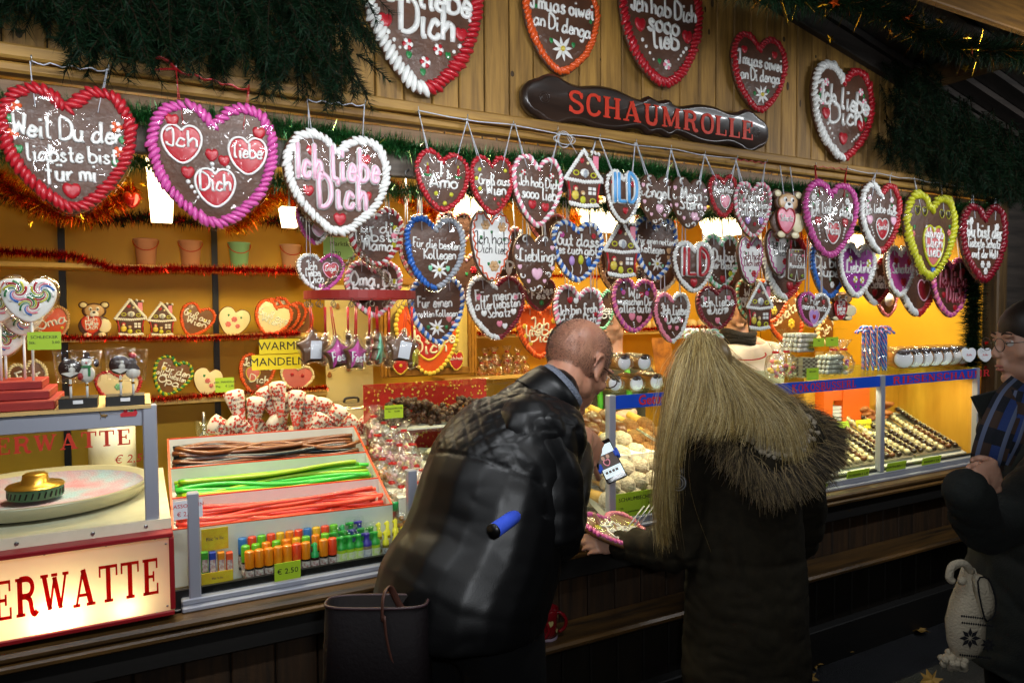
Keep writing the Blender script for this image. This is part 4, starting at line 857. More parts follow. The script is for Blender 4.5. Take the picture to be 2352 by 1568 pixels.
for i, (px, py, sh, c, yaw, lab, tx) in enumerate(BIS):
    Yb = .04+(-.12 if i % 2 == 0 else .08); p = at(px, py, Yb); s = .105
    o = {'star': star(5, .5, .31), 'tree': tree, 'snow': snow}[sh]*s; o = resample(o, 36, True)
    if ((o[:, 0]*np.roll(o[:, 1], -1)-np.roll(o[:, 0], -1)*o[:, 1]).sum()) > 0: o = o[::-1]
    m = MB(); slabshape(m, o, .016); h = m.build('biscuit', mat('biscuit_brown', '6f4a2a', .5, noise=(20, '57371d'), coat=.7, coatbump=25, crough=.05), None, Vector(p), (0, RNG.normal(0, .08), yaw)); tag(h, tx, 'biscuit', 'biscuits hanging from the red ring')
    if c != 'k':
        m = MB(); dome(m, inset(o, .006), (0, 0), -.008, .004, 0, .9); m.build('icing', ic(c), h, (0, 0, 0))
    if lab == 'w': m = MB(); m.box((.006, -.0095, -.004), (.034, .001, .05), R3=R3(0, .1)); m.build('price_label', M_paper, h, (0, 0, 0))
    if lab == 'T': m = MB(); icing_line(m, 'Fest', 0, -.012, -.014, .014, .06); m.build('icing_writing', ic('w'), h, (0, 0, 0))
    m = MB(); q = inset(o, -.006); m.loft([np.stack([q[:, 0]*k, np.full(len(q), y), q[:, 1]*k+.002], -1) for k, y in ((.9, -.014), (1.02, -.006), (1.02, .006), (.9, .014))]); m.build('cellophane_wrap', M_cello, h, (0, 0, 0))
    m = MB(); e = np.array([p[0], p[1], RC[2]-.035])-p
    Rz = R3(0, 0, -yaw); 
    for s2 in (-1, 1): m.tube([(Rz @ (e+[s2*.002, 0, 0])), (s2*.004, 0, .04)], .0028, 5, sq=.3)
    m.build('ribbon', M_ribr, h, (0, 0, 0))

# ================================================================== greenery and tinsel
def needles(m, P, D, ln, w, mi=0):
    """thin triangles at P pointing along D"""
    n = len(P); s = np.cross(D, RNG.normal(size=(n, 3))); s /= np.linalg.norm(s, axis=1)[:, None]+1e-9
    ln = np.asarray(ln)[:, None]
    V = np.stack([P-s*w, P+s*w, P+D*ln], 1).reshape(-1, 3); m.add(V, np.arange(3*n).reshape(n, 3), mi, False)
def rnd(n): d = RNG.normal(size=(n, 3)); return d/np.linalg.norm(d, axis=1)[:, None]
def tinsel(m, path, r, n, w=.0018, mi=0, bend=0):
    P = np.asarray(path, float); Q = resample(P, n); T = np.gradient(Q, axis=0); T /= np.linalg.norm(T, axis=1)[:, None]+1e-9
    D = rnd(n); D -= T*(D*T).sum(1)[:, None]*.75; D /= np.linalg.norm(D, axis=1)[:, None]
    needles(m, Q+RNG.normal(0, r*.1, (n, 3)), D, r*RNG.uniform(.55, 1.1, n), w, mi)
def stars(m, C, r, mi=0):
    for c in C:
        o = star(5, r, r*.42, RNG.uniform(0, 6)); Rm = R3(RNG.normal(0, .5), RNG.normal(0, .5), RNG.normal(0, .7)); n = 10
        V = np.concatenate([[(0, -.002, 0)], np.stack([o[:, 0], 0*o[:, 0], o[:, 1]], -1)]) @ Rm.T+c
        m.add(V, np.array([[0, 1+i, 1+(i+1) % n] for i in range(n)]), mi, False)
M_pine = mat('pine_needles', '081c0b', .6, isl=.55, spec=.1)
M_pine2 = mat('pine_needles_blue', '0a2011', .6, isl=.5, spec=.1)
M_stem = mat('pine_twig', '1e160c', .9, spec=.1)
def pine(name, lab, starts, dirs, lens, npt=90, nl=.026, thick=0):
    m = MB()
    for s, d, l in zip(starts, dirs, lens):
        s = np.array(s); d = np.array(d)/np.linalg.norm(d)
        t = np.linspace(0, 1, 6)[:, None]; path = s+d*l*t+np.array([0, 0, -.25*l])*t**2
        m.tube(path, np.linspace(.0028, .001, 6), 4, 1)
        q = resample(path, npt); T = np.gradient(q, axis=0); T /= np.linalg.norm(T, axis=1)[:, None]
        D = rnd(npt); D -= T*(D*T).sum(1)[:, None]; D /= np.linalg.norm(D, axis=1)[:, None]; D = D*.8+T*.7; D /= np.linalg.norm(D, axis=1)[:, None]
        needles(m, q, D, nl*RNG.uniform(.7, 1.2, npt), .0013, 0 if RNG.random() < .6 else 2)
    return tag(m.build(name, [M_pine, M_stem, M_pine2]), lab, 'pine boughs')
S, D_, L_ = [], [], []
for i in range(1700):
    x = RNG.uniform(-.55, .56); z = RNG.uniform(2.26, 2.95)
    zmin = 2.20+.03*math.sin(x*9)+(.10 if x < -.15 else 0)
    z = max(z, zmin+.105); S.append((x, RNG.uniform(-.14, .0), z)); D_.append((RNG.normal(.1, .5), RNG.uniform(-.7, .05), -RNG.uniform(.4, 1.2))); L_.append(RNG.uniform(.09, .17))
pine('pine_boughs', 'mass of dark pine boughs on the gable above the two largest hearts', S, D_, L_, 90, .034)
S, D_, L_ = [], [], []
for i in range(620):
    x = RNG.uniform(3.0, 4.1); zt = roofz(x)-.05; z = RNG.uniform(2.22 if x > 3.3 else 2.3, zt)
    S.append((x, RNG.uniform(-.16, 0), z)); D_.append((RNG.normal(-.1, .5), RNG.uniform(-.7, .05), -RNG.uniform(.4, 1.2))); L_.append(RNG.uniform(.08, .16))
pine('pine_boughs', 'pine boughs on the gable right of the white and red heart', S, D_, L_, 80, .036)
# roof-edge garland with gold stars
M_gold = mat('gold_foil', 'd9a42a', .22, metal=1)
M_redf = mat('red_foil', 'c01a12', .25, metal=.9, isl=.4)
M_orf = mat('orange_foil', 'e2551a', .25, metal=.9, isl=.4)
M_grf = mat('green_foil', '235f2a', .28, metal=.5, isl=.6)
M_grl = mat('green_glint', '9fb56a', .2, metal=1)
xs = np.linspace(1.35, 3.6, 60); path = np.stack([xs, np.full(60, -.66), 2.475+.025*np.sin(xs*7)], -1)
m = MB(); tinsel(m, path, .075, 9000, .0016, 0); tinsel(m, path, .085, 500, .002, 1); stars(m, path[::4]+RNG.normal(0, .03, (15, 3))+[0, -.06, -.03], .016, 1); stars(m, path[2::9]+[0, -.07, -.04], .018, 2)
tag(m.build('garland', [M_pine, M_gold, M_orf]), 'dark garland with gold stars along the roof edge at upper right', 'garland')
# green tinsel along the header
def hdr(x0, x1, z, Y, n, lab, r, sd=0):
    xs = np.linspace(x0, x1, 90); path = np.stack([xs, np.full(90, Y), z+.012*np.sin(xs*5+sd)], -1); m = MB()
    tinsel(m, path, r, n, .0015, 0); tinsel(m, path, r*1.05, n//16, .0022, 1); stars(m, path[::3]+np.stack([RNG.normal(0, .02, 30), np.full(30, -r*.9), RNG.normal(0, .03, 30)], -1), .011, 2)
    return tag(m.build('tinsel_garland', [M_grf, M_grl, mat('silver_star', 'c9c79a', .2, metal=1)]), lab, 'garland')
hdr(-.9, 4.0, 2.073, .0, 26000, 'glittering green tinsel garland with small stars under the beam', .05)
hdr(-.9, 4.0, 1.955, .09, 20000, 'darker green garland under the header board inside the opening', .05, 2)
def tins(name, lab, path, r, n, mats, w=.0018, st=0):
    m = MB(); P = cr(np.array(path), 6)
    for k in range(len(mats)): tinsel(m, P, r, n//len(mats), w, k)
    if st: stars(m, resample(P, st)+RNG.normal(0, r*.6, (st, 3)), .014, 0)
    return tag(m.build(name, mats), lab, 'tinsel')
A_ = lambda Y, *p: [at(x, y, Y) for x, y in p]
tins('tinsel_garland', 'red tinsel along the edge of the top shelf, rising at its left end', A_(1.33, (-200, 570), (0, 578), (90, 583), (170, 590), (240, 610), (280, 618), (450, 618), (690, 622)), .03, 7000, [M_redf])
tins('tinsel_garland', 'red tinsel along the middle shelf in front of the gingerbread houses', A_(1.33, (-200, 770), (60, 775), (240, 776), (460, 776), (690, 766)), .022, 5500, [M_redf])
tins('tinsel_garland', 'red tinsel along the lowest shelf behind the paper cones', A_(1.33, (-200, 925), (330, 918), (480, 908), (620, 898), (752, 890)), .022, 5500, [M_redf])
tins('tinsel_garland', 'red tinsel along the rear shelf behind the vendors', A_(1.41, (1095, 765), (1300, 762), (1500, 755), (1660, 748)), .022, 5500, [M_redf])
tins('tinsel_garland', 'short red tinsel on the rear shelf above the Liebling heart', A_(1.3, (1230, 632), (1440, 636)), .025, 1500, [M_redf])
def band(lab, pts, Y, r, n, mats, st=10): return tins('tinsel_garland', lab, A_(Y, *pts), r, n, mats, .002, st)
band('green and red garland at the ceiling behind the largest heart', [(-60, 420), (60, 470), (180, 505), (330, 500), (470, 510), (600, 505), (700, 520)], 1.2, .045, 5000, [M_pine, M_pine2, M_redf])
band('gold and orange tinsel swag with stars behind the largest heart', [(-20, 400), (60, 455), (170, 495), (260, 470), (305, 430)], 1.05, .06, 3800, [M_gold, M_orf], 22)
band('gold tinsel swag with red stars beside the magenta heart', [(520, 520), (580, 490), (640, 440), (690, 470)], 1.05, .07, 3600, [M_gold, M_gold, M_orf], 16)
band('gold and orange tinsel behind the Ti Amo heart', [(890, 420), (960, 470), (1040, 505), (1110, 480), (1180, 450)], 1.0, .06, 3600, [M_gold, M_orf], 10)
band('gold tinsel near the lamps behind the ILD heart', [(1190, 470), (1290, 510), (1400, 470), (1520, 500), (1640, 490), (1760, 520)], 1.0, .07, 5200, [M_gold, M_gold, M_orf], 14)
band('gold and red tinsel at the right end of the ceiling', [(1760, 540), (1880, 560), (2000, 550), (2120, 590)], .9, .06, 3600, [M_gold, M_orf], 10)
xs = np.linspace(0, 1, 30); P = np.stack([np.full(30, 3.95), np.full(30, .06), 1.25+xs*.75], -1); m = MB(); tinsel(m, P, .075, 6000, .002, 0); stars(m, P[::5]+[0, -.07, 0], .014, 1)
tag(m.build('garland', [M_pine, M_redf]), 'dark upright garland down the right corner post', 'garland')
def bauble(px, py, Y, r, lab, c='red_bauble', col='b0180e'):
    p = at(px, py, Y); m = MB(); m.ball((0, 0, 0), r, 14, 10, mi=0); m.tube([(0, 0, r*.9), (0, 0, r*1.3)], r*.2, 6, 1); m.tube([(0, 0, r*1.3), (0, 0, 2.1-p[2])], .0008, 4, 1)
    tag(m.build('bauble', [mat(c, col, .15, metal=.6, coat=1), M_gold], None, Vector(p)), lab, 'bauble', 'baubles under the ceiling')
bauble(930, 460, .95, .022, 'red bauble left of the Ti Amo heart'); bauble(497, 0+452, .9, .026, 'orange bauble behind the magenta heart', 'orange_bauble', 'd05514')
def hb():
    p = at(302, 460, .9); m = MB(); o = HEART*.062; dome(m, o, (0, 0), .004, .016, 0, .6); dome(m, o[::-1]*[1, 1], (0, 0), .004, -.016, 0, .6); m.tube([(0, 0, .02), (0, 0, 2.1-p[2])], .0008, 4, 1)
    tag(m.build('heart_bauble', [mat('red_bauble'), M_gold], None, Vector(p)), 'shiny red heart bauble right of the largest heart', 'bauble')
hb()
# ================================================================== vitrines and signs along the counter
M_clear = glass('clear_glass', (.97, 1, .985), .055)
M_tag = mat('green_card', '9fc024', .55); M_tagy = mat('yellow_card', 'd8c81e', .55); M_ink = mat('black_ink', '121212', .6); M_sred = mat('sign_red')
M_blue = mat('blue_strip', '1546b8', .4); M_inkr = mat('red_ink', 'c0202a', .6)
def card(px, Y, lines, lab, m0=None, name='price_tag', cat='price tag', tilt=.0, yaw=0, ink=None, group='price tags on the counter'):
    """flat card between two pixel corners at depth Y; lines=(text, size, x, y, align) in card units"""
    p = at(px[0], px[1], Y); q = at(px[2], px[3], Y); w = q[0]-p[0]; zc = (at((px[0]+px[2])/2, px[1], Y)[2]+at((px[0]+px[2])/2, px[3], Y)[2])/2; h = at((px[0]+px[2])/2, px[1], Y)[2]-at((px[0]+px[2])/2, px[3], Y)[2]
    m = MB(); m.box((0, 0, 0), (w, .0016, h))
    for t, s, x, y, al in lines: m.text(t, s*h, T4((x*w, -.0012, y*h), (0, 0, 0), (min(1, 1), 1, 1)), 1, .0003, .0, al)
    o = m.build(name, [m0 or M_tag, ink or M_ink], None, Vector(((p[0]+q[0])/2, Y, zc)), (tilt, 0, yaw)); return tag(o, lab, cat, group)
# ---- back-lit candy-floss sign
sg = thing('illuminated_sign', 'back-lit cream sign box with red frame and red lettering ending in ERWATTE', 'sign', (-.47, 0, .765))
M_trl = bpy.data.materials.new('sign_acrylic'); M_trl.use_nodes = True
_t = M_trl.node_tree; _p = _t.nodes['Principled BSDF']; _t.nodes.remove(_p); _tl = _t.nodes.new('ShaderNodeBsdfTranslucent'); _tl.inputs[0].default_value = (.82, .76, .5, 1)
_df = _t.nodes.new('ShaderNodeBsdfDiffuse'); _df.inputs[0].default_value = (.6, .58, .5, 1); _mx = _t.nodes.new('ShaderNodeMixShader'); _mx.inputs[0].default_value = .35
_t.links.new(_tl.outputs[0], _mx.inputs[1]); _t.links.new(_df.outputs[0], _mx.inputs[2]); _t.links.new(_mx.outputs[0], _t.nodes['Material Output'].inputs[0])
X0, X1, Z0, Z1 = -1.0, .062, .767, .982
m = MB(); m.add([(X0, -.062, Z0), (X1, -.062, Z0), (X1, -.062, Z1), (X0, -.062, Z1)], np.array([[0, 1, 2, 3]]), 0, False); part('acrylic_panel', m, M_trl, sg)
m = MB(); 
for c, d in (((-.469, -.03, Z1-.004), (1.062, .08, .012)), ((-.469, -.03, Z0+.004), (1.062, .08, .012)), ((X1-.004, -.03, .875), (.012, .08, .19))): m.box(c, d, .002)
part('frame', m, mat('red_frame', '8e141c', .4), sg)
m = MB(); m.box((-.469, .008, .875), (1.06, .006, .21)); part('back_panel', m, M_white, sg)
m = MB(); b1 = at(363, 1359, -.064); serif(m, 'ZUCKERWATTE', at(-262, 1400, -.064)[0], b1[0], b1[2]-.003, .094, -.0632, dep=.0015); 
M_trr = bpy.data.materials.new('red_acrylic'); M_trr.use_nodes = True; _t = M_trr.node_tree; _t.nodes.remove(_t.nodes['Principled BSDF']); _tl = _t.nodes.new('ShaderNodeBsdfTranslucent'); _tl.inputs[0].default_value = (.75, .02, .01, 1)
_df = _t.nodes.new('ShaderNodeBsdfDiffuse'); _df.inputs[0].default_value = (.5, .012, .008, 1); _mx = _t.nodes.new('ShaderNodeMixShader'); _mx.inputs[0].default_value = .4
_t.links.new(_tl.outputs[0], _mx.inputs[1]); _t.links.new(_df.outputs[0], _mx.inputs[2]); _t.links.new(_mx.outputs[0], _t.nodes['Material Output'].inputs[0])
part('lettering', m, M_trr, sg)
m = MB()
for x, z in ((.045, .955), (.045, .79), (.02, .972), (-.09, .972), (-.22, .972), (.02, .776), (-.09, .776), (-.22, .776)): m.ball((x, -.064, z), (.003, .002, .003), 8, 5)
part('screw', m, M_steel, sg)
for xx, pw in ((-.66, 1.6), (-.42, 1.6), (-.2, 1.3), (-.05, .35)): light('sign_tube', 'POINT', (xx, -.022, .80), pw, (1, .86, .55), shadow_soft_size=.012)
# ---- candy-floss case
cs = thing('candy_floss_case', 'glazed aluminium candy floss case with big bowl and red lettering', 'glass case', (-.47, .3, 1.0))
m = MB(); m.box((-.47, .36, .992), (1.06, .76, .014)); m.box((-.47, -.018, .996), (1.06, .012, .03)); part('table_top', m, mat('cream_top', 'e6dfc8', .35, noise=(9, 'd8cfb2')), cs)
m = MB(); m.box((.016, .0, 1.157), (.034, .034, .318), .003); part('post', m, M_alu, cs)
m = MB(); m.box((-.49, .0, 1.284), (.978, .02, .044), .002); part('top_rail', m, M_alu, cs)
m = MB(); m.box((-.49, .14, 1.312), (1.02, .32, .008)); part('top_board', m, mat('birch_board', 'c9a86a', .5), cs)
m = MB(); m.box((-.49, .003, 1.13), (.98, .004, .262)); m.box((.02, .36, 1.13), (.004, .68, .262)); part('glass_panel', m, M_clear, cs)
m = MB(); a = at(298, 1020, -.002); serif(m, 'ZUCKERWATTE', at(-205, 1060, -.002)[0], a[0], a[2], .041, -.0005, dep=.0008)
for t, s, x, z in (('€ 2,50', .03, -.03, 1.175),): m.text(t, s, T4((x, -.001, z)), 0, .0003, .2)
part('lettering', m, M_sred, cs)
m = MB(); BC = np.array([-.265, .385, 1.0])
m.lathe([(.005, .004), (.2, .004), (.25, .018), (.272, .05), (.283, .05), (.283, .045), (.262, .012), (.21, -.0005)], BC, 48); part('bowl', m, mat('bowl_steel', 'b8b29c', .35, metal=.3), cs)
m = MB(); m.lathe([(.004, .008), (.2, .008), (.25, .022), (.262, .038)], BC, 48)
ms = mat('sugar_residue', '8fb0c6', .8, noise=(7, 'c27f94', (1, 1, 1)), bump=(200, .6, .004)); part('sugar_residue', m, ms, cs)
m = MB(); m.lathe([(.0, .02), (.07, .02), (.07, .045), (.072, .047), (.06, .052)], BC+[-.02, -.0, 0], 28, 0); m.lathe([(.075, .052), (.07, .058), (.035, .062), (.032, .085), (.025, .09), (.002, .09)], BC+[-.02, 0, 0], 28, 1)
for k in range(28):
    aa = k*2*PI/28; m.box(BC+[-.02+.07*math.cos(aa), .07*math.sin(aa), .034], (.004, .003, .018), R3=R3(0, .3, aa+PI/2), mi=2)
part('spinner_head', m, [mat('spinner_green', '5f8f6a', .4), mat('brass', 'b08a3a', .3, metal=.8), M_black], cs)
m = MB(); 
for x in (-.28, -.12, .0): m.ball((x, -.026, .997), (.005, .002, .005), 8, 5)
part('rivet', m, M_steel, cs)
m = MB(); m.lathe([(.0, 0), (.075, 0), (.075, .16), (.0, .17)], (-.10, .80, 1.0), 24); tag(m.build('sugar_tin', mat('enamel_white', 'd8d2c0', .35)), 'white lidded container standing behind the candy floss bowl', 'container')
# sleigh sticker
def sticker():
    p = at(282, 950, -.012); t = thing('sleigh_sticker', 'small sticker of a red sleigh with reindeer on the case rail', 'sticker', p)
    m = MB(); m.prism(np.array([(-.005, -.008), (.03, -.008), (.034, .0), (.03, .012), (.024, .004), (.0, .004), (-.006, .0)])[::-1], -.001, 0, 0); m.ball((.006, -.001, .008), (.005, .001, .006), 6, 4, mi=0); m.prism(np.array([(.012, .004), (.024, .004), (.018, .02)])[::-1], -.001, 0, 1)
    m.ball((-.042, -.001, -.001), (.009, .001, .004), 6, 4, mi=2); m.tube([(-.048, -.001, 0), (-.053, -.001, .009)], .0012, 4, 2)
    for x in (-.047, -.037): m.tube([(x, -.001, 0), (x-.003, -.001, -.009)], .0008, 4, 2)
    m.tube([(-.033, -.001, .002), (-.006, -.001, .0)], .0004, 3, 2); m.build('sleigh', [M_inkr, ic('g'), mat('deer_brown', '8a6a3a', .6)], t, (0, 0, 0))
sticker()
# ---- red stepped stand with lollipops
st_ = thing('stepped_stand', 'red painted stepped wooden stand on the candy floss case', 'display stand', (-.45, .12, 1.316))
M_redp = mat('red_painted_wood', '7e1612', .55, bump=(80, .2, .002), noise=(6, '93241c'))
for k, (x1, y0) in enumerate(((-.195, .0), (-.21, .05), (-.23, .10))): m = MB(); m.box(((-.8+x1)/2, (y0+.26)/2, 1.328+k*.022), (x1+.8, .26-y0, .0215), .002); part('step', m, M_redp, st_)
LC = ['w', 'r', 'y', 'g', 'b', 'p', 'w', 'G']
def swirl(px, py, Y, s, lab, zb):
    p = at(px, py, Y); t = thing('swirl_lollipop', lab, 'lollipop', p, group='heart swirl lollipops on the red stand')
    m = MB(); slabshape(m, HEART*[s*1.05, s], .012, 0); 
    for cx, cz, R_ in ((-.25, .2, .23), (.25, .2, .23), (0, -.13, .2)):
        for k in range(10):
            th = np.linspace(0, 2.4, 9); r = np.linspace(.03, 1, 9)*R_; a = k*2*PI/10+th*(1 if cx < .1 else -1)
            q = np.stack([cx+np.cos(a)*r, 0*a-.0065/s, cz+np.sin(a)*r*1.05], -1)*s; m.tube(q, np.linspace(.25, 1, 9)*R_*.24*s*.95, 5, 1+k % 7, sq=.5)
    m.build('candy', [ic('w')]+[ic(c) for c in ('r', 'y', 'g', 'w', 'b', 'p', 'w')], t, (0, 0, 0))
    m = MB(); q = HEART*[s*1.2, s*1.16]; m.loft([np.stack([q[:, 0]*k, np.full(len(q), y), q[:, 1]*k], -1) for k, y in ((.9, -.014), (1, 0), (.9, .014))]); m.build('cellophane_wrap', M_cello, t, (0, 0, 0))
    m = MB(); m.tube([(0.003, 0, -s*.42), (.003, 0, zb-p[2])], .0032, 8); m.build('stick', mat('white_stick', 'd8d8d4', .4), t, (0, 0, 0))
swirl(68, 690, .12, .115, 'large heart swirl lollipop in cellophane nearest the Schlecker tag', 1.37)
swirl(-6, 690, .16, .115, 'heart swirl lollipop cut by the left edge of the photo', 1.37)
swirl(50, 728, .2, .1, 'heart swirl lollipop just behind the large one', 1.37)
swirl(8, 775, .22, .1, 'lower heart swirl lollipop at the left edge', 1.37)
card((62, 762, 141, 803), .05, [('SCHLECKER', .24, 0, .2, 'CENTER'), ('Stk.            3,00', .22, -.0, -.1, 'CENTER')], 'green card lettered SCHLECKER Stk. 3,00 clipped to a lollipop stick')
M_choc = mat('chocolate', '2c1710', .3, coat=.4); M_wch = mat('white_chocolate', 'd9c9a0', .35, coat=.3); M_mch = mat('milk_chocolate', '6a3f22', .3, coat=.35)
for x0, x1, y0, y1, lab in ((134, 224, 922, 948, 'black block holding two chocolate lollies, nearer the red stand'), (242, 333, 914, 938, 'black block holding two chocolate lollies beside the case post')):
    p = at(x0, (y0+y1)/2, .0); q = at(x1, (y0+y1)/2-4, .0); m = MB(); m.box((0, .04, .012), (q[0]-p[0], .08, .026), .001); m.box((.0, -.0008, .016), (.022, .001, .009), mi=1)
    tag(m.build('lolly_block', [M_black, M_paper], None, Vector(((p[0]+q[0])/2, 0, 1.316))), lab, 'display block', 'black lolly blocks')
def chlolly(px, py, kind, lab):
    p = at(px, py, .03); t = thing('chocolate_lolly', lab, 'lollipop', p, group='chocolate lollies in cellophane')
    m = MB(); a = np.arange(24)*2*PI/24; c = np.stack([np.cos(a), np.sin(a)], -1)
    if kind == 'disc':
        slabshape(m, c*.026, .009, 0, .002); m.prism(np.array([(-.02, -.012), (0, -.022), (.02, -.012), (.008, -.008), (-.008, -.01)])[::-1], -.0065, -.004, 1)
        m.ball((.004, -.005, -.004), (.008, .002, .008), 8, 5, mi=1); m.ball((.004, -.005, .008), (.005, .002, .005), 8, 5, mi=1)
        for k in range(14): r = RNG.uniform(.004, .023); th = RNG.uniform(0, 3.1); m.ball((r*math.cos(th), -.0048, r*math.sin(th)), .0009, 5, 4, mi=1)
    elif kind == 'snow':
        m.ball((0, 0, -.014), (.019, .009, .023), 12, 8, mi=1); m.ball((0, -.002, .016), (.013, .009, .012), 12, 8, mi=1); m.box((0, -.001, .027), (.026, .014, .003), .001, mi=0); m.box((0, -.001, .035), (.016, .012, .015), .002, mi=0)
        m.ball((0, -.011, .015), .003, 6, 4, mi=2); m.box((0, -.009, .005), (.024, .006, .005), .001, mi=3); m.box((.006, -.009, -.008), (.006, .005, .024), .001, mi=3); m.ball((.022, -.002, .014), (.007, .005, .012), 8, 5, mi=0); m.ball((-.014, -.008, -.02), (.007, .004, .01), 8, 5, mi=2)
        for x in (-.004, .005): m.ball((x, -.0105, .019), .0014, 5, 4, mi=0)
    else:
        m.ball((0, 0, -.016), (.018, .009, .016), 12, 8, mi=1); m.prism(tree*[.05, .055]+[0, .01], -.006, .006, 0); m.ball((0, -.003, .03), (.01, .007, .008), 8, 5, mi=2)
    m.build('chocolate', [M_choc, mat('icing_white2', 'd6d3c8', .4, coat=.4), ic('r'), ic('g')], t, (0, 0, 0))
    m = MB(); m.loft([[(-.03*k, y, -.037), (.03*k, y, -.037), (.038*k, y, .046), (-.038*k, y, .046)] for k, y in ((.8, -.016), (1, 0), (.8, .016))]); m.build('cellophane_wrap', M_cello, t, (0, 0, 0))
    m = MB(); m.tube([(0, 0, -.028), (0, 0, 1.335-p[2])], .003, 8); m.tube([(0, 0, -.04), (0, 0, -.045)], .0045, 8, 1); m.build('stick', [mat('white_stick'), M_gold], t, (0, 0, 0))
chlolly(161, 846, 'disc', 'round dark chocolate lolly with snowy night picture, left of the snowman lolly'); chlolly(199, 846, 'snow', 'white chocolate snowman lolly with black hat')
chlolly(276, 838, 'disc', 'round dark chocolate lolly with snowman picture, beside the tree lolly'); chlolly(305, 842, 'tree', 'chocolate tree lolly with red top at the case post')
# ---- liquorice strings in a sloping three-part box
lb = thing('liquorice_box', 'white three-part sloping box with orange edges holding sweet strings', 'display box', (.39, .35, .80))
A0, A1, B0, B1 = np.array([.067, .10, .942]), np.array([.712, .10, .928]), np.array([.075, .60, 1.121]), np.array([.727, .60, 1.113])
M_boxw = mat('box_white', 'cfd0c8', .4); M_edge = mat('box_orange_edge', 'c8401c', .45)
def board(m, p, q, h, th=.006):
    p, q = np.array(p), np.array(q); d = q-p; n = np.cross(d, [0, 0, 1.]); n = n/np.linalg.norm(n)*th/2
    V = [p-n, q-n, q+n, p+n]; V = np.array([v-[0, 0, h] for v in V]+V); V2 = np.array(list(V[4:])+[v+[0, 0, .0035] for v in V[4:]])
    f = np.array([[0, 1, 5, 4], [1, 2, 6, 5], [2, 3, 7, 6], [3, 0, 4, 7], [4, 5, 6, 7], [3, 2, 1, 0]]); m.add(V, f, 0, False); m.add(V2, f, 1, False)
m = MB()
board(m, A0, A1, .165); board(m, B0, B1, .2); board(m, A0, B0, .12); board(m, A1, B1, .12)
lp = lambda s, t, dz=0: (A0*(1-s)+A1*s)*(1-t)+(B0*(1-s)+B1*s)*t+np.array([0, 0, dz])
for t in (.30, .63): board(m, lp(0, t), lp(1, t), .07)
m.add([lp(0, 0, -.075), lp(1, 0, -.075), lp(1, 1, -.075), lp(0, 1, -.075)], np.array([[0, 1, 2, 3]]), 0, False)
part('box_body', m, [M_boxw, M_edge], lb)
def strings(t0, t1, n, cols, lab, cname, hmax):
    grp = 'sweet strings in the sloping box'
    for i in range(n):
        k = i % len(cols); f = i/n; t = t0+.03+(t1-t0-.06)*RNG.random(); dz = -.052+hmax*(.2+.75*(1-abs(2*(t-t0)/(t1-t0)-1.0)))*RNG.random()
        s0, s1 = RNG.uniform(.015, .06), RNG.uniform(.90, .985); ss = np.linspace(s0, s1, 12); w1, w2 = RNG.normal(0, .022, 2); ph = RNG.uniform(0, 6)
        P = np.array([lp(s, np.clip(t+w1*math.sin(s*4+ph)+w2*math.sin(s*9), t0+.03, t1-.035), dz+.006*math.sin(s*5+ph)) for s in ss]); r = .007
        c = P.mean(0); m = MB(); m.tube(cr(P-c, 2), r, 7); tag(m.build('liquorice_string', cols[k], None, Vector(c)), lab[k], 'sweet string', grp)
strings(.66, .97, 56, [mat('cola_brown', '5f3216', .35, coat=.2), mat('cola_brown2', '6d3d18', .35, coat=.2), mat('liquorice_black', '1c2a30', .35, coat=.2)], ['brown sweet string in the rearmost compartment', 'brown sweet string in the rearmost compartment', 'blue-black liquorice string in the rearmost compartment'], '', .085)
strings(.33, .60, 50, [mat('apple_green', '4f9d1c', .35, coat=.2), mat('lime_green', '86a91a', .35, coat=.2), mat('bright_green', '37b437', .35, coat=.2)], ['green sweet string in the middle compartment']*3, '', .068)
strings(.03, .27, 50, [mat('coral_red', 'cf3a2c', .35, coat=.2), mat('coral_red2', 'd5482f', .35, coat=.2)], ['coral red sweet string in the front compartment']*2, '', .068)
card((397, 1148, 466, 1190), -.012, [('LASSOSCHN.', .3, 0, .2, 'CENTER'), ('€ 2,-', .34, -.15, -.24, 'CENTER')], 'white handwritten card reading LASSO at the front of the string box', M_paper, ink=M_inkr)
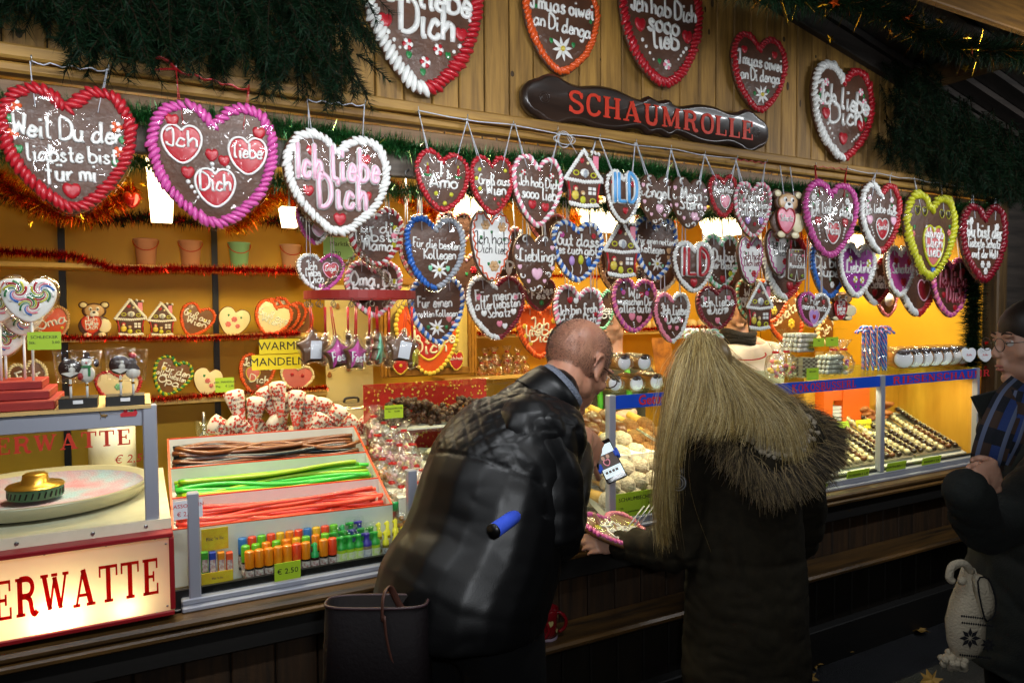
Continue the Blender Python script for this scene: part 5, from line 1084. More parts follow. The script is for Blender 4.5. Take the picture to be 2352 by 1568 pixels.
# ---- spray shelf with low glass front
def post(x, z0, z1, parent, y=0, w=.03): m = MB(); m.box((x, y, (z0+z1)/2), (w, .03, z1-z0), .003); part('post', m, M_alu, parent)
vs = thing('low_vitrine', 'low glass-fronted aluminium vitrine filled with coloured spray sweets', 'vitrine', (.43, .05, .75))
post(.115, .765, 1.068, vs); post(.745, .765, 1.06, vs)
m = MB(); m.box((.43, .002, .905), (.62, .004, .30)); part('glass_panel', m, M_clear, vs)
m = MB(); m.box((.43, -.012, .757), (.70, .05, .014), .003); m.box((.43, -.005, .772), (.70, .03, .016), .003); part('sill', m, M_alu, vs)
m = MB(); m.box((.43, .05, .767), (.68, .09, .008)); part('shelf_floor', m, M_white, vs)
def bottle(x, y, z, kind, lab, s=1):
    t = thing('spray_bottle', lab, 'sweet spray', (x, y, z), (0, 0, RNG.uniform(-.3, .3)), 'sweet sprays in the low vitrine')
    cap, body, labc = kind[:3]; H = kind[3]*s; r = kind[4]*s
    m = MB(); m.lathe([(0, 0), (r, 0), (r, H*.5), (r*.9, H*.55), (0, H*.55)], n=14); m.lathe([(r*1.03, H*.1), (r*1.03, H*.44)], n=14, mi=1)
    m.build('bottle', [mat('bottle_'+body, body, .25, coat=.5), mat('label_'+labc, labc, .5, noise=(90, 'dcd8d0'))], t, (0, 0, 0))
    m = MB()
    if kind[5] == 'tall': m.lathe([(r*1.05, H*.5), (r*1.05, H*.97), (r*.9, H), (0, H)], n=14)
    elif kind[5] == 'pump': m.lathe([(r*1.02, H*.53), (r*1.0, H*.62), (r*.5, H*.68), (r*.5, H*.8), (r*.6, H*.86), (0, H*.87)], n=14); m.box((-r*.5, 0, H*.83), (r*1.2, r*.6, H*.07), .001)
    else: m.lathe([(r*1.02, H*.53), (r*.9, H*.66), (r*.55, H*.7), (r*.62, H*.95), (0, H)], n=12); m.box((-r*.45, 0, H*.9), (r, r*.5, H*.08), .001)
    m.build('cap', mat('cap_'+cap, cap, .35, coat=.3), t, (0, 0, 0))
    if kind[5] == 'pump': m = MB(); m.lathe([(r*1.06, H*.5), (r*1.06, H*.92), (r*.85, H*1.0), (0, H*1.03)], n=14); m.build('clear_cap', M_clear, t, (0, 0, 0))
ORG = ('d96a10', '1e1410', '7a2016', .098, .0125, 'tall'); K = {'o': ('d9780f',)+ORG[1:], 'r': ('d8401c',)+ORG[1:], 'g': ('5fae1c',)+ORG[1:], 'b': ('2a66a8',)+ORG[1:], 'y': ('d2a21c',)+ORG[1:], 'G': ('1f9a50', '2a1410', '8a2a3a', .094, .0125, 'fine'),
     'F': ('2f9a3a', '9fc02a', 'b6cf5a', .112, .0165, 'pump'), 'P': ('3f2f9a', '8a7460', '8a90a0', .112, .0165, 'pump'), 'Y': ('d8d02c', '7a6a1a', '2a2456', .096, .0105, 'fine')}
NM = {'o': 'orange-capped', 'r': 'red-capped', 'g': 'lime-capped', 'b': 'blue-capped', 'y': 'yellow-capped', 'G': 'green-nozzled', 'F': 'green foam', 'P': 'violet foam', 'Y': 'small yellow-topped'}
for row, (y, dz, ks, x0, x1) in enumerate(((.035, 0, 'oooooroGorFFFPF', .262, .635), (.062, .014, 'ggogoygogFFPFF', .255, .63), (.088, .03, 'brgryorbyrgGFP', .25, .60))):
    for i, k in enumerate(ks):
        x = x0+(x1-x0)*i/(len(ks)-1); bottle(x, y, .772+dz, K[k], f'{NM[k]} sweet spray bottle in the {("front", "middle", "back")[row]} row of the low vitrine', .95 if row else 1)
for i, (x, y, dz) in enumerate(((.668, .03, 0), (.70, .03, 0), (.728, .035, .004), (.655, .06, .02), (.684, .062, .02), (.712, .065, .022))): bottle(x, y, .774+dz, K['Y'], 'small yellow-topped sweet bottle at the right end of the low vitrine')
def flic(px, lab, txt, Y, tail):
    return card(px, Y, [(txt, .22, 0, .02, 'CENTER')], lab, mat('carton_yellow', 'd0a020', .5, noise=(40, 'd8c02a')), 'sweet_carton', 'carton', ink=mat('carton_ink', '202050', .5), group='yellow display cartons')
flic((462, 1212, 525, 1262), 'yellow carton header with price sticker at the left of the low vitrine', "Flic 'n lic", .06, 0); flic((462, 1312, 536, 1342), 'yellow carton front strip at the left of the low vitrine', "Flic 'n lic", .02, 0)
for i, (px, c) in enumerate(((470, '3f8f2a'), (488, '2a3f9a'), (508, 'd2801a'), (527, 'd8502a'))):
    p = at(px, 1290, .045); m = MB(); m.box((0, 0, 0), (.018, .02, .06), .002); m.box((0, -.0105, -.008), (.014, .001, .035), mi=1); tag(m.build('sweet_packet', [mat('packet_'+c, c, .4), mat('packet_label', 'd0c8c0', .5, noise=(120, '9a4a5a'))], None, Vector(p)), ('green', 'blue', 'orange', 'red')[i]+' sweet packet standing in the yellow carton', 'sweet packet', 'packets in the yellow carton')
card((630, 1289, 691, 1331), -.016, [('€ 2.50', .42, 0, 0, 'CENTER')], 'green handwritten card € 2.50 on the low vitrine sill', tilt=.1)
for i in range(11):     # dummy sweets behind
    x = .60+.15*RNG.random(); y = .14+.1*RNG.random(); c = ['d83a1c', '1f9a50', 'c02a7a', 'd8602a', '2a5ab0'][i % 5]; m = MB(); z = .86+.05*RNG.random()
    m.lathe([(0, 0), (.012, .002), (.013, .025), (.016, .03), (.01, .034)], n=12, mi=0); m.lathe([(.007, .034), (.005, .045), (.006, .055), (0, .06)], n=10, mi=1)
    tag(m.build('dummy_sweet', [mat('dummy_'+c, c, .3, coat=.5), mat('dummy_teat', 'c9a890', .3, coat=.3)], None, Vector((x, y, z))), {'d83a1c': 'red', '1f9a50': 'green', 'c02a7a': 'pink', 'd8602a': 'orange', '2a5ab0': 'blue'}[c]+' dummy-shaped sweet behind the yellow-topped bottles', 'sweet', 'dummy-shaped sweets')
# ---- tied bags
M_bagclear = glass('bag_film', (1, 1, 1), .2, .15)
def sweetbag(p, s, cols, lab, grp, n=22, tie='c8201a', wid=1):
    t = thing('sweet_bag', lab, 'bag of sweets', p, (0, 0, RNG.uniform(0, 6)), grp)
    m = MB(); C = RNG.normal(0, .4, (n, 3)); C /= np.maximum(1, np.linalg.norm(C, axis=1))[:, None]; C = C*[.030*wid, .03*wid, .03]*1.1*s+[0, 0, .036*s]
    k = RNG.integers(0, len(cols), n); rr = RNG.uniform(.008, .011, (n, 1))*s*np.array([1, 1, .9])
    for i in range(len(cols)):
        q = k == i
        if q.any(): m.balls(C[q], rr[q], None, 8, 6, i)
    m.build('sweets', [mat('sweet_'+c, c, .35, coat=.3) for c in cols], t, (0, 0, 0))
    m = MB(); th = np.arange(16)*2*PI/16; rs = []
    for r, z in ((.012, 0), (.036, .008), (.042, .04), (.032, .075), (.010, .098), (.009, .102), (.022, .125), (.03, .14)):
        j = 1+.16*np.sin(th*5+z*90)+RNG.normal(0, .06, 16); rs.append(np.stack([r*wid*j*np.cos(th), r*wid*j*np.sin(th), np.full(16, z)+RNG.normal(0, .003, 16)], -1)*s)
    m.loft(rs, caps=False); m.build('film', M_bagclear, t, (0, 0, 0))
    m = MB(); m.lathe([(.011*s, .096*s), (.0125*s, .1*s), (.011*s, .104*s)], n=10); m.box((.01*s, 0, .1*s), (.02*s, .003, .008*s), .001); m.build('tie', mat('tie_'+tie, tie, .4), t, (0, 0, 0))
NUT = ['a9783a', 'b98a48', '9a6a30']; PAS = ['d8a0b0', 'e0d090', 'c9b0a0', 'b85a6a']; 
for i, (px, py, Y) in enumerate(((862, 985, .55), (882, 1000, .52), (905, 1010, .5), (928, 1018, .48), (870, 1030, .42), (895, 1042, .40), (918, 1052, .40), (945, 1050, .42), (880, 1085, .32), (905, 1095, .30), (930, 1105, .30), (958, 1100, .32), (900, 1140, .22), (922, 1150, .2), (945, 1152, .2), (965, 1140, .22), (915, 1190, .16), (960, 1180, .18), (975, 1110, .28), (985, 1160, .2))):
    p = at(px, py, Y); nut = i >= 8 and i % 2 == 0 or i > 14
    sweetbag(p-[0, 0, .05], 1.0, NUT if nut else PAS, ('bag of nuts tied with red in the heap behind the low vitrine post' if nut else 'bag of pastel sweets tied with red in the heap beside the string box'), 'tied bags heaped beside the string box')
m = MB(); m.box((.93, .40, .84), (.36, .52, .19)); tag(m.build('bag_crate', M_white), 'white crate under the heap of tied sweet bags', 'crate')
# ---- clear boxes with chocolate and coconut heaps
M_star = mat('star_paper', 'b01f16', .5)
def heap(name, lab, c, ext, n, size, material, cat):
    m = MB(); C = np.stack([RNG.uniform(-1, 1, n)*ext[0], RNG.uniform(-1, 1, n)*ext[1], np.zeros(n)], -1); hgt = ext[2]*(1-.6*np.abs(C[:, 0]/ext[0])**2); C[:, 2] = RNG.uniform(0, 1, n)*hgt
    rr = RNG.uniform(.6, 1.2, (n, 3))*size; m.balls(C, rr, [R3(*RNG.uniform(0, 3, 3)) for _ in range(n)], 7, 5, 0); return tag(m.build(name, material, None, Vector(c)), lab, cat)
M_cho2 = mat('nut_chocolate', '4a2814', .45, noise=(60, '2f170c'), bump=(120, .8, .01)); M_coco = mat('coconut', 'd6cfae', .7, bump=(160, .9, .01))
def clearbox(x0, x1, y0, y1, z0, z1, lab):
    t = thing('clear_box', lab, 'display box', ((x0+x1)/2, (y0+y1)/2, z0)); m = MB(); w, d, h = x1-x0, y1-y0, z1-z0; cx, cy = (x0+x1)/2, (y0+y1)/2
    m.box((cx, y0, z0+h/2), (w, .004, h)); m.box((x0, cy, z0+h/2), (.004, d, h)); m.box((cx, cy, z1), (w+.02, d, .005)); part('clear_panel', m, M_clear, t)
    m = MB(); m.box((cx, y1, z0+h/2), (w, .005, h), mi=0); stars(m, [(RNG.uniform(x0, x1), y1-.006, RNG.uniform(z0, z1)) for _ in range(int(110*w/.4))], .0075, 1); part('star_paper_back', m, [M_star, mat('star_yellow', 'd8b84a', .5)], t)
    m = MB(); m.box((cx, cy, z0), (w, d, .006)); part('tray', m, M_white, t)
    m = MB(); 
    for u in (0, .5, 1): m.lathe([(.006, 0), (.006, .003), (0, .004)], (0, 0, 0), 10); 
    return t
clearbox(.80, 1.36, .50, .72, 1.10, 1.262, 'clear box of peanut chocolate clusters with red star paper behind'); clearbox(.80, 1.36, .46, .68, .95, 1.094, 'clear box of pale coconut cakes below the chocolate clusters')
heap('peanut_clusters', 'heap of dark peanut chocolate clusters in the upper clear box', (.95, .6, 1.108), (.13, .07, .10), 150, .016, M_cho2, 'chocolates'); heap('peanut_clusters', 'heap of dark peanut chocolate clusters hidden partly by the bald man', (1.2, .6, 1.108), (.12, .07, .085), 110, .016, M_cho2, 'chocolates')
for i in range(26):
    p = (.87+.36*RNG.random(), .49+.14*RNG.random(), .962+.014*(i//5)); m = MB(); m.ball((0, 0, 0), (.034, .03, .012), 10, 6); tag(m.build('coconut_cake', M_coco, None, Vector(p), tuple(RNG.normal(0, .15, 3))), 'pale flat coconut cake stacked in the lower clear box', 'coconut cake', 'coconut cakes in the lower clear box')
card((883, 930, 926, 960), .485, [('ERDNUSS-SPLITTER', .16, 0, .25, 'CENTER'), ('Stk.      € 2,00', .16, 0, .02, 'CENTER')], 'green card ERDNUSS-SPLITTER on the upper clear box'); card((1001, 1008, 1045, 1036), .445, [('KOKOSBUSSERL', .17, 0, .25, 'CENTER'), ('Stk.', .16, -.3, .0, 'CENTER')], 'green card KOKOS on the lower clear box, beside the bald man')
for lab, Y, z, c in (('flat cellophane tray with pink lid left of the bald man', .36, .945, 'cfa9b0'), ('cellophane tray of yellow sweets left of the bald man', .26, .90, 'cfc890')): m = MB(); m.box((0, 0, 0), (.2, .12, .035), .012); m.box((0, -.0, .019), (.15, .08, .004), .002, mi=1); tag(m.build('sweet_tray', [mat('tray_plastic', 'd8d4d0', .3), mat('tray_'+c, c, .4)], None, Vector((1.07, Y, z)), (.25, 0, 0)), lab, 'tray')
# ---- paper cones of almonds
M_cone = mat('cone_paper', 'd9cdb8', .6); M_conered = mat('cone_hearts', 'c0402c', .6)
ct = MB(); ct.box((.5, .86, 1.03), (.75, .30, .03)); tag(ct.build('work_table', M_white), 'white work table behind the string box carrying the paper cones', 'table')
def cone(px, py, a, lab, Y):
    p = at(px, py, Y); L_ = .16; r = .036; m = MB(); th = np.arange(14)*2*PI/14
    rs = [np.stack([q*np.cos(th)*r, q*np.sin(th)*r*.6, np.full(14, z)], -1) for q, z in ((.15, -L_*.6), (.6, -L_*.2), (1, L_*.25), (1.05, L_*.36), (.5, L_*.42))]; m.loft(rs, 0)
    for k in range(85):
        z = RNG.uniform(-L_*.45, L_*.36); q = np.interp(z, [-L_*.6, -L_*.2, L_*.25, L_*.36], [.15, .6, 1, 1.05]); t = -PI/2+RNG.uniform(-1.4, 1.4); c = np.array([q*r*math.cos(t), q*r*.6*math.sin(t)-.0004, z])
        h = HEART[::4]*.0085; nn = np.array([-math.sin(t), math.cos(t)*.6, 0]); nn /= np.linalg.norm(nn); V = c+h[:, :1]*nn+h[:, 1:]*np.array([0, 0, 1.])+np.array([0, -.0008, 0]); m.add(V, np.arange(len(h)), 1, False)
    for k, tx in enumerate(('Frisch', 'gebrannte', 'Mandeln')): m.text(tx, .017, T4((0, -r*.62, .03-.017*k), (0, 0, 0)), 2, .0003, .3)
    tag(m.build('paper_cone', [M_cone, M_conered, M_ink], None, Vector(p), (RNG.normal(0, .1), a, RNG.normal(0, .25))), lab, 'paper cone', 'heart-patterned paper cones of almonds')
for i, (px, py, a) in enumerate(((545, 935, -.2), (585, 950, .15), (620, 925, -.35), (650, 940, .0), (680, 935, .1), (708, 945, .0), (735, 950, .25), (600, 985, -.9), (560, 985, -.8), (520, 985, -1.1), (645, 985, -.6), (690, 985, .4), (725, 985, .5), (765, 965, .6), (790, 985, .9), (825, 985, 1.0), (640, 915, -.1), (750, 985, .7))):
    cone(px, py, a, 'paper cone printed with red hearts in the heap above the brown strings', .72+.02*(i % 4))
# ---- things behind: pot, whisk, boards, signs
m = MB(); m.lathe([(0, 0), (.11, 0), (.112, .085), (.118, .088), (.118, .092), (.1, .105), (.02, .11), (0, .11)], n=28); m.tube(cr([(-.03, 0, .108), (-.02, 0, .125), (.03, 0, .125), (.035, 0, .108)], 3), .006, 6, 1); p = at(806, 955, .98); tag(m.build('pot', [mat('pot_steel', 'b0a890', .25, metal=.85), M_black], None, Vector((p[0], .98, 1.055))), 'steel cooking pot with black lid handle in front of the pale panel', 'pot')
m = MB(); m.box((.78, 1.0, 1.04), (.55, .3, .025)); tag(m.build('side_table', M_white), 'small white table under the steel pot', 'table')
m = MB(); m.tube([(0, 0, -.05), (0, 0, .02)], .006, 8)
for k in range(5): a = k*PI/5; m.tube(cr([(0, 0, .02), (.022*math.cos(a), .022*math.sin(a), .06), (0, 0, .1), (-.022*math.cos(a), -.022*math.sin(a), .06), (0, 0, .02)], 4), .0012, 4)
p = at(468, 975, .9); tag(m.build('whisk', M_steel, None, Vector(p), (PI, 0, 0)), 'steel whisk standing left of the paper cones', 'whisk'); m = MB(); m.lathe([(0, 0), (.03, 0), (.034, .09), (.03, .09), (.027, .005)], n=14); tag(m.build('jar', M_clear, None, Vector((p[0], p[1], 1.045))), 'glass jar holding the whisk', 'jar')
card((578, 814, 692, 848), .80, [('MANDELN', .78, .03, 0, 'CENTER')], 'yellow sign lettered MANDELN in slanted black capitals', M_tagy, 'almond_sign', 'sign', group='yellow almond signs'); card((595, 778, 690, 812), .80, [('WARME', .78, .0, 0, 'CENTER')], 'yellow sign lettered WARME in slanted black capitals', M_tagy, 'almond_sign', 'sign', group='yellow almond signs')
m = MB(); a = at(560, 765, .805); b = at(700, 860, .805); m.box((0, 0, 0), (b[0]-a[0], .003, a[2]-b[2]+.5)); tag(m.build('clear_screen', M_clear, None, Vector(((a[0]+b[0])/2, .806, (a[2]+b[2])/2-.15))), 'clear screen carrying the yellow almond signs', 'screen')
card((494, 867, 538, 900), .82, [('gebr. MANDELN', .2, 0, .2, 'CENTER'), ('Pkg.     € 3,50', .2, 0, -.1, 'CENTER')], 'small yellow-green card for roast almonds beside the paper cones')
def backcard(px, Y, lines, lab, mm, name='notice_board', cat='board'): return card(px, Y, lines, lab, mm, name, cat, group=None)
backcard((742, 545, 815, 596), 1.5, [('Marktka', .3, .05, .2, 'CENTER'), ('220', .3, -.1, -.25, 'CENTER')], 'pale green board with Markt and 220 behind the ring chain', mat('green_board', '7fb88a', .5)); backcard((745, 655, 858, 938), 1.45, [], 'pale cream panel behind the hanging ring', mat('cream_panel', 'd8c890', .45), 'back_panel', 'panel')
for i, (px, py) in enumerate(((757, 862), (800, 848), (775, 705))): p = at(px, py, 1.44); m = MB(); m.ball((0, 0, 0), (.012, .003, .012), 8, 5); m.ball((0, -.002, .012), (.008, .003, .008), 8, 5); tag(m.build('bear_sticker', mat('sticker_brown', 'a8703a', .5), None, Vector(p)), 'tiny brown sticker on the cream panel', 'sticker', 'stickers on the cream panel')
# framed board of hearts
p0 = at(872, 868, 1.3); p1 = at(1094, 640, 1.3); fx = thing('framed_board', 'wooden framed cream board with red gingerbread hearts on it', 'framed board', ((p0[0]+p1[0])/2, 1.3, p0[2])); w = p1[0]-p0[0]; h = p1[2]-p0[2]; cx = (p0[0]+p1[0])/2; cz = (p0[2]+p1[2])/2
m = MB(); m.box((cx, 1.31, cz), (w-.04, .01, h-.04)); part('board', m, mat('board_cream', 'd8c070', .5), fx)
m = MB(); MF = wood('frame_wood', 'a8741c', '8a5c14', (6, 6, 6))
for s in (-1, 1):
    for k in range(3): m.box((cx+s*(w/2-.012-.018*k), 1.3-.004*k, cz), (.016, .02, h), .004)
    m.box((cx, 1.296, cz+s*(h/2-.02)), (w-.1, .02, .04), .006)
part('frame', m, MF, fx)
heart('large red gingerbread heart on the framed board', (905, 690, 1060, 862), 1.28, 'Y', [('Ich liebe', 0, -.02, .09), ('Dich', 0, -.15, .09)], [('H', 0, -.05, .5, 'r', 'Y', None), ('f', -.25, .25, .06, 'o'), ('f', .25, .25, .06, 'o')], face='o', n=50, bw=.05, group='hearts on the framed board')
heart('small red gingerbread heart at the lower right of the framed board', (1028, 806, 1065, 850), 1.28, 'Y', [('Ich hab', 0, .1, .09)], [], face='r', n=36, bw=.06, group='hearts on the framed board'); heart('small red gingerbread heart at the lower left of the framed board', (898, 818, 940, 860), 1.28, 'Y', [], [('f', 0, 0, .1, 'Y')], face='r', n=36, bw=.06, group='hearts on the framed board')
# ---- shelf goods at the back left
def bucket(px, c, lab):
    p = at(px, 575, 1.44); m = MB(); r = .048; t = thing('bucket', lab, 'bucket', (p[0], 1.44, SH[0]), group='plastic buckets on the top shelf')
    m.lathe([(0, 0), (r*.76, 0), (r*.98, .112), (r*1.06, .114), (r*1.06, .12), (r*.96, .12), (r*.74, .006)], n=24); m.build('pail', mat('pail_'+c, c, .4, sss=0), t, (0, 0, 0))
    a = np.linspace(0, PI, 14); m = MB(); m.tube(np.stack([np.cos(a)*r*1.06, -.015-np.sin(a)*r*.75, .112-np.sin(a)*.045], -1), .0022, 5); m.build('handle', mat('handle_orange', 'c03a12', .4), t, (0, 0, 0))
bucket(335, 'd69a78', 'peach plastic bucket, leftmost on the top shelf'); bucket(437, 'd69a78', 'peach plastic bucket between the first peach and the green bucket'); bucket(549, '8fc896', 'pale green plastic bucket on the top shelf'); bucket(667, 'd8a888', 'peach plastic bucket right of the pale green one')
GS = 'gingerbreads standing on the back shelves'
hs = lambda lab, box, bd, lines, deco, **k: heart(lab, box, k.pop('Y', 1.40), bd, lines, deco, group=GS, cake='l', **k)
hs('red-faced heart reading Oma on the middle shelf behind the lollipop', (72, 705, 168, 780), 'n', [('Oma', 0, 0, .16)], [('f', -.25, .2, .05, 'Y'), ('f', .2, -.2, .05, 'Y')], face='o', rot=-.3)
cake_bear('gingerbread bear with red heart on the middle shelf', (176, 692, 258, 776), 1.40, ['Ich', 'liebe', 'Dich'], False, hc='o', group=GS); cake_house('gingerbread house on the middle shelf nearest the bear', (262, 684, 338, 774), 1.40, False, group=GS); cake_house('gingerbread house on the middle shelf beside the orange-rimmed heart', (338, 692, 405, 774), 1.40, False, group=GS)
hs('orange-rimmed heart reading Gruß aus Wien on the middle shelf', (407, 698, 492, 774), 'o', [('Gruß aus', 0, .1, .1), ('Wien', .05, -.08, .1)], [('o', -.25, .2, .04, 'y'), ('o', .25, .1, .04, 'y')], rot=.35); hs('white flowered heart on the middle shelf right of the dark upright', (498, 706, 574, 774), None, [], [('f', 0, .1, .1, 's'), ('f', -.15, -.1, .1, 's'), ('f', .15, -.1, .08, 's'), ('l', -.2, .2, .08), ('l', .2, .2, .08)], face='c', rot=.2)
for k in range(3): hs(f'orange-rimmed heart, {("front", "second", "rear")[k]} of the leaning stack on the middle shelf', (578+k*16+(0), 692-k*3, 672+k*16, 772), 'o', [('Gruß aus', 0, .05, .1), ('Wien', 0, -.1, .1)] if k == 0 else [], [], rot=.35, Y=1.38+.03*k, face='c' if k == 0 else None)
hs('heart with braided rim at the right end of the middle shelf', (664, 708, 722, 772), 'o', [], [('f', 0, 0, .1, 'Y')], Y=1.45)
hs('cream-rimmed heart on the lowest shelf behind the red stand', (22, 828, 118, 922), 'c', [('Für', 0, .1, .12), ('Mama', 0, -.1, .12)], [], rot=-.3); hs('green-rimmed heart reading Für den allerliebsten Opa on the lowest shelf', (344, 820, 442, 910), 'yg', [('Für den', .05, .15, .09), ('allerliebsten', 0, 0, .085), ('Opa', 0, -.15, .1)], [('f', -.25, .15, .06, 'Y'), ('f', .2, -.25, .05, 'Y')], rot=.4, mode='twist')
hs('cream flowered heart on the lowest shelf beside the almond card', (440, 845, 512, 908), None, [], [('f', 0, .05, .1, 's'), ('l', -.15, .2, .1), ('f', .15, -.1, .08, 's')], face='c', rot=.2); hs('orange-rimmed heart with inner heart on the lowest shelf under the almond signs', (545, 812, 632, 905), 'o', [('Ich liebe', .0, .2, .09), ('Dich', .1, -.15, .09)], [('H', -.1, -.02, .35, 's', 'Y', None), ('h', .1, -.3, .1)], rot=.25)
hs('pink-faced heart with two red drops at the right end of the lowest shelf', (640, 836, 722, 898), 'c', [], [('o', -.15, .1, .06, 'r'), ('o', .15, .1, .06, 'r')], face='s', rot=.2); hs('red-rimmed heart on the lowest shelf behind the chocolate lollies', (215, 850, 330, 925), 'r', [], [('f', 0, 0, .1, 'G')], face='c')
# big lit hearts further right
GB2 = 'large gingerbread hearts lit orange inside the stall'
heart('orange heart reading Ich liebe Dich just above the bald head at left', (1183, 700, 1292, 822), 1.0, 'o', [('Ich', 0, .1, .1), ('liebe', 0, -.02, .1), ('Dich', .05, -.14, .1)], [('f', -.33, .1, .05, 'Y'), ('f', -.3, -.08, .05, 'Y'), ('f', -.2, -.22, .05, 'Y'), ('f', .3, .2, .06, 'Y'), ('f', .33, 0, .05, 'Y')], face='o', group=GB2, cake='l', rib=(None, None))
heart('large brown heart with orange rim leaning behind the white rolls', (1868, 688, 2000, 782), 1.0, 'co', [('Ich liebe auch', 0, .08, .1)], [('H', .15, -.15, .3, 'o', 'Y', 'Mama')], mode='half', group=GB2, cake='l', rot=-.6); heart('large brown heart with pale braided rim leaning behind the candy canes', (2000, 690, 2140, 795), 1.0, 's', [('Ich liebe dich', 0, .1, .1)], [('H', .15, -.15, .35, 'o', 'Y', 'Spatzl'), ('h', .3, .05, .12, 's')], group=GB2, cake='l', rot=-.5)
heart('large brown heart with orange flowers leaning behind the small hanging house', (1765, 668, 1850, 800), 1.1, 'o', [('Schatzl', 0, .1, .1)], [('f', .05, -.1, .1, 'Y')], group=GB2, cake='l', rot=-.5)
backcard((2185, 690, 2236, 742), 1.0, [('SCHAUMROLLEN', .13, 0, .36, 'CENTER'), ('1 Stk.', .16, -.2, .0, 'CENTER'), ('3 Stk.', .16, -.2, -.28, 'CENTER')], 'yellow price board for SCHAUMROLLEN at the right end', M_tagy, 'price_board', 'price board')
for i, (px, py) in enumerate(((1105, 842), (1125, 838), (1145, 846), (1165, 836), (1185, 840), (1205, 838), (1135, 818), (1165, 815), (1115, 822), (1190, 820))): sweetbag(at(px, py+18, 1.46)-[0, 0, .02], .85, ['b9702a', 'c9802f', 'a85a20'], 'tied bag of caramel nuts on the rear shelf left of the bald man', 'bags of caramel nuts on the rear shelf', 16)
# ================================================================== main vitrine, right half of the counter
mv = thing('main_vitrine', 'long glazed aluminium vitrine with blue lettered strip and sloping trays', 'vitrine', (2.7, .2, .75))
for x in (1.518, 3.087): post(x, .79, 1.25, mv)
post(3.88, .79, 1.25, mv, w=.02)
m = MB(); m.box((2.7, -.012, .757), (2.42, .05, .014), .003); m.box((2.7, -.005, .776), (2.42, .03, .024), .003); part('sill', m, M_alu, mv)
m = MB(); m.box((2.7, -.003, 1.221), (2.36, .006, .05)); 
_a = at(1464, 920, -.006); m.text('Getunktes', .052, T4((_a[0]+.004, -.0066, 1.221)), 1, .0003, 0, 'LEFT', off=.0012)
serif(m, 'KOKOSBUSSERL', at(1818, 890, -.006)[0], at(1965, 890, -.006)[0], 1.203, .034, -.0062, 1, .0006); serif(m, 'RIESENSCHAUMROLLE', at(2050, 880, -.006)[0], at(2050, 880, -.006)[0]+1.06, 1.203, .034, -.0062, 1, .0006)
part('name_strip', m, [M_blue, M_inkr], mv)
m = MB(); m.box((2.7, .21, 1.252), (2.40, .42, .008)); part('glass_shelf', m, glass('greenish_glass', (.82, .95, .84), .08), mv)
m = MB(); m.box((2.7, .004, .99), (2.36, .004, .41)); m.box((1.50, .2, 1.0), (.004, .4, .42)); m.box((1.44, .03, 1.0), (.006, .006, .44)); part('glass_panel', m, M_clear, mv)
m = MB(); m.box((3.49, .43, 1.02), (.80, .012, .46)); m.box((3.885, .22, 1.02), (.012, .42, .46)); part('wood_back', m, mat('vitrine_wood', 'cf9c30', .5, noise=(4, 'bd8a24', (6, 6, .6))), mv)
m = MB(); V = [(1.52, .03, .80), (3.86, .03, .80), (3.86, .42, .965), (1.52, .42, .965)]; m.add(V+[(a, b, c-.03) for a, b, c in V], np.array([[0, 1, 2, 3], [7, 6, 5, 4], [0, 4, 5, 1], [1, 5, 6, 2], [2, 6, 7, 3], [3, 7, 4, 0]]), 0, False); part('sloping_shelf', m, M_white, mv)
for x, pw in ((1.8, 2.2), (2.5, 2.4), (3.1, 2.4), (3.6, 2.4)):
    m = MB(); m.tube([(x-.2, .02, 1.236), (x+.2, .02, 1.236)], .006, 6); part('light_strip', m, mat('lit_tube'), mv); light('strip_light', 'AREA', (x, .03, 1.19), pw, (1, .80, .48), target=(x, .22, .8), shape='RECTANGLE', size=.4, size_y=.02)
SL = lambda x, y, dz=0: np.array([x, y, .80+(y-.03)*.423+dz])
TILT = math.atan(.423)
# skewers on trays
def trayd(x0, x1, lab):
    m = MB(); w = x1-x0; m.box((0, 0, 0), (w, .36, .004)); 
    for s in (-1, 1): m.box((s*w/2, 0, .006), (.004, .36, .014)); m.box((0, s*.18, .006), (w, .004, .014))
    tag(m.build('baking_tray', mat('tray_metal', '8c8478', .3, metal=.6), None, Vector(SL((x0+x1)/2, .215, .004)), (TILT, 0, 0)), lab, 'tray', 'trays in the main vitrine')
trayd(2.20, 2.86, 'metal tray of strawberry skewers nearest the blonde woman'); trayd(2.885, 3.42, 'metal tray of grape skewers at the vitrine post'); trayd(3.44, 3.84, 'metal tray of banana skewers at the right end of the vitrine')
SK = {}
def skewer(kind):
    if kind in SK: return copy_tree(SK[kind])
    t = thing('fruit_skewer', '', 'fruit skewer'); c1, c2 = {'d': (M_choc, M_wch), 'm': (M_mch, M_wch), 'w': (M_wch, M_choc)}[kind[0]]
    m = MB(); n = 7; L = .2
    for i in range(n): m.ball((RNG.normal(0, .0015), -L/2+L*i/(n-1)*.92, .014), (.0145, .0165, .0135), 9, 7, R3(0, 0, RNG.normal(0, .3)))
    m.build('coated_fruit', c1, t, (0, 0, 0))
    m = MB(); q = np.array([(.009*math.sin(i*2.1), -L/2+L*i/26*.95, .0275+.001*math.sin(i*3)) for i in range(27)]); m.tube(q, .0016, 5); m.build('drizzle', c2, t, (0, 0, 0))
    m = MB(); m.tube([(0, L/2-.02, .014), (0, L/2+.06, .016)], .0022, 6); m.build('stick', mat('bamboo', 'b98f4a', .6), t, (0, 0, 0))
    SK[kind] = t; return t
KN = {'d': 'dark chocolate fruit skewer', 'm': 'milk chocolate fruit skewer', 'w': 'white chocolate fruit skewer'}
TR = ('in the tray nearest the blonde woman', 'in the tray behind the vitrine post', 'in the tray at the right end of the vitrine')
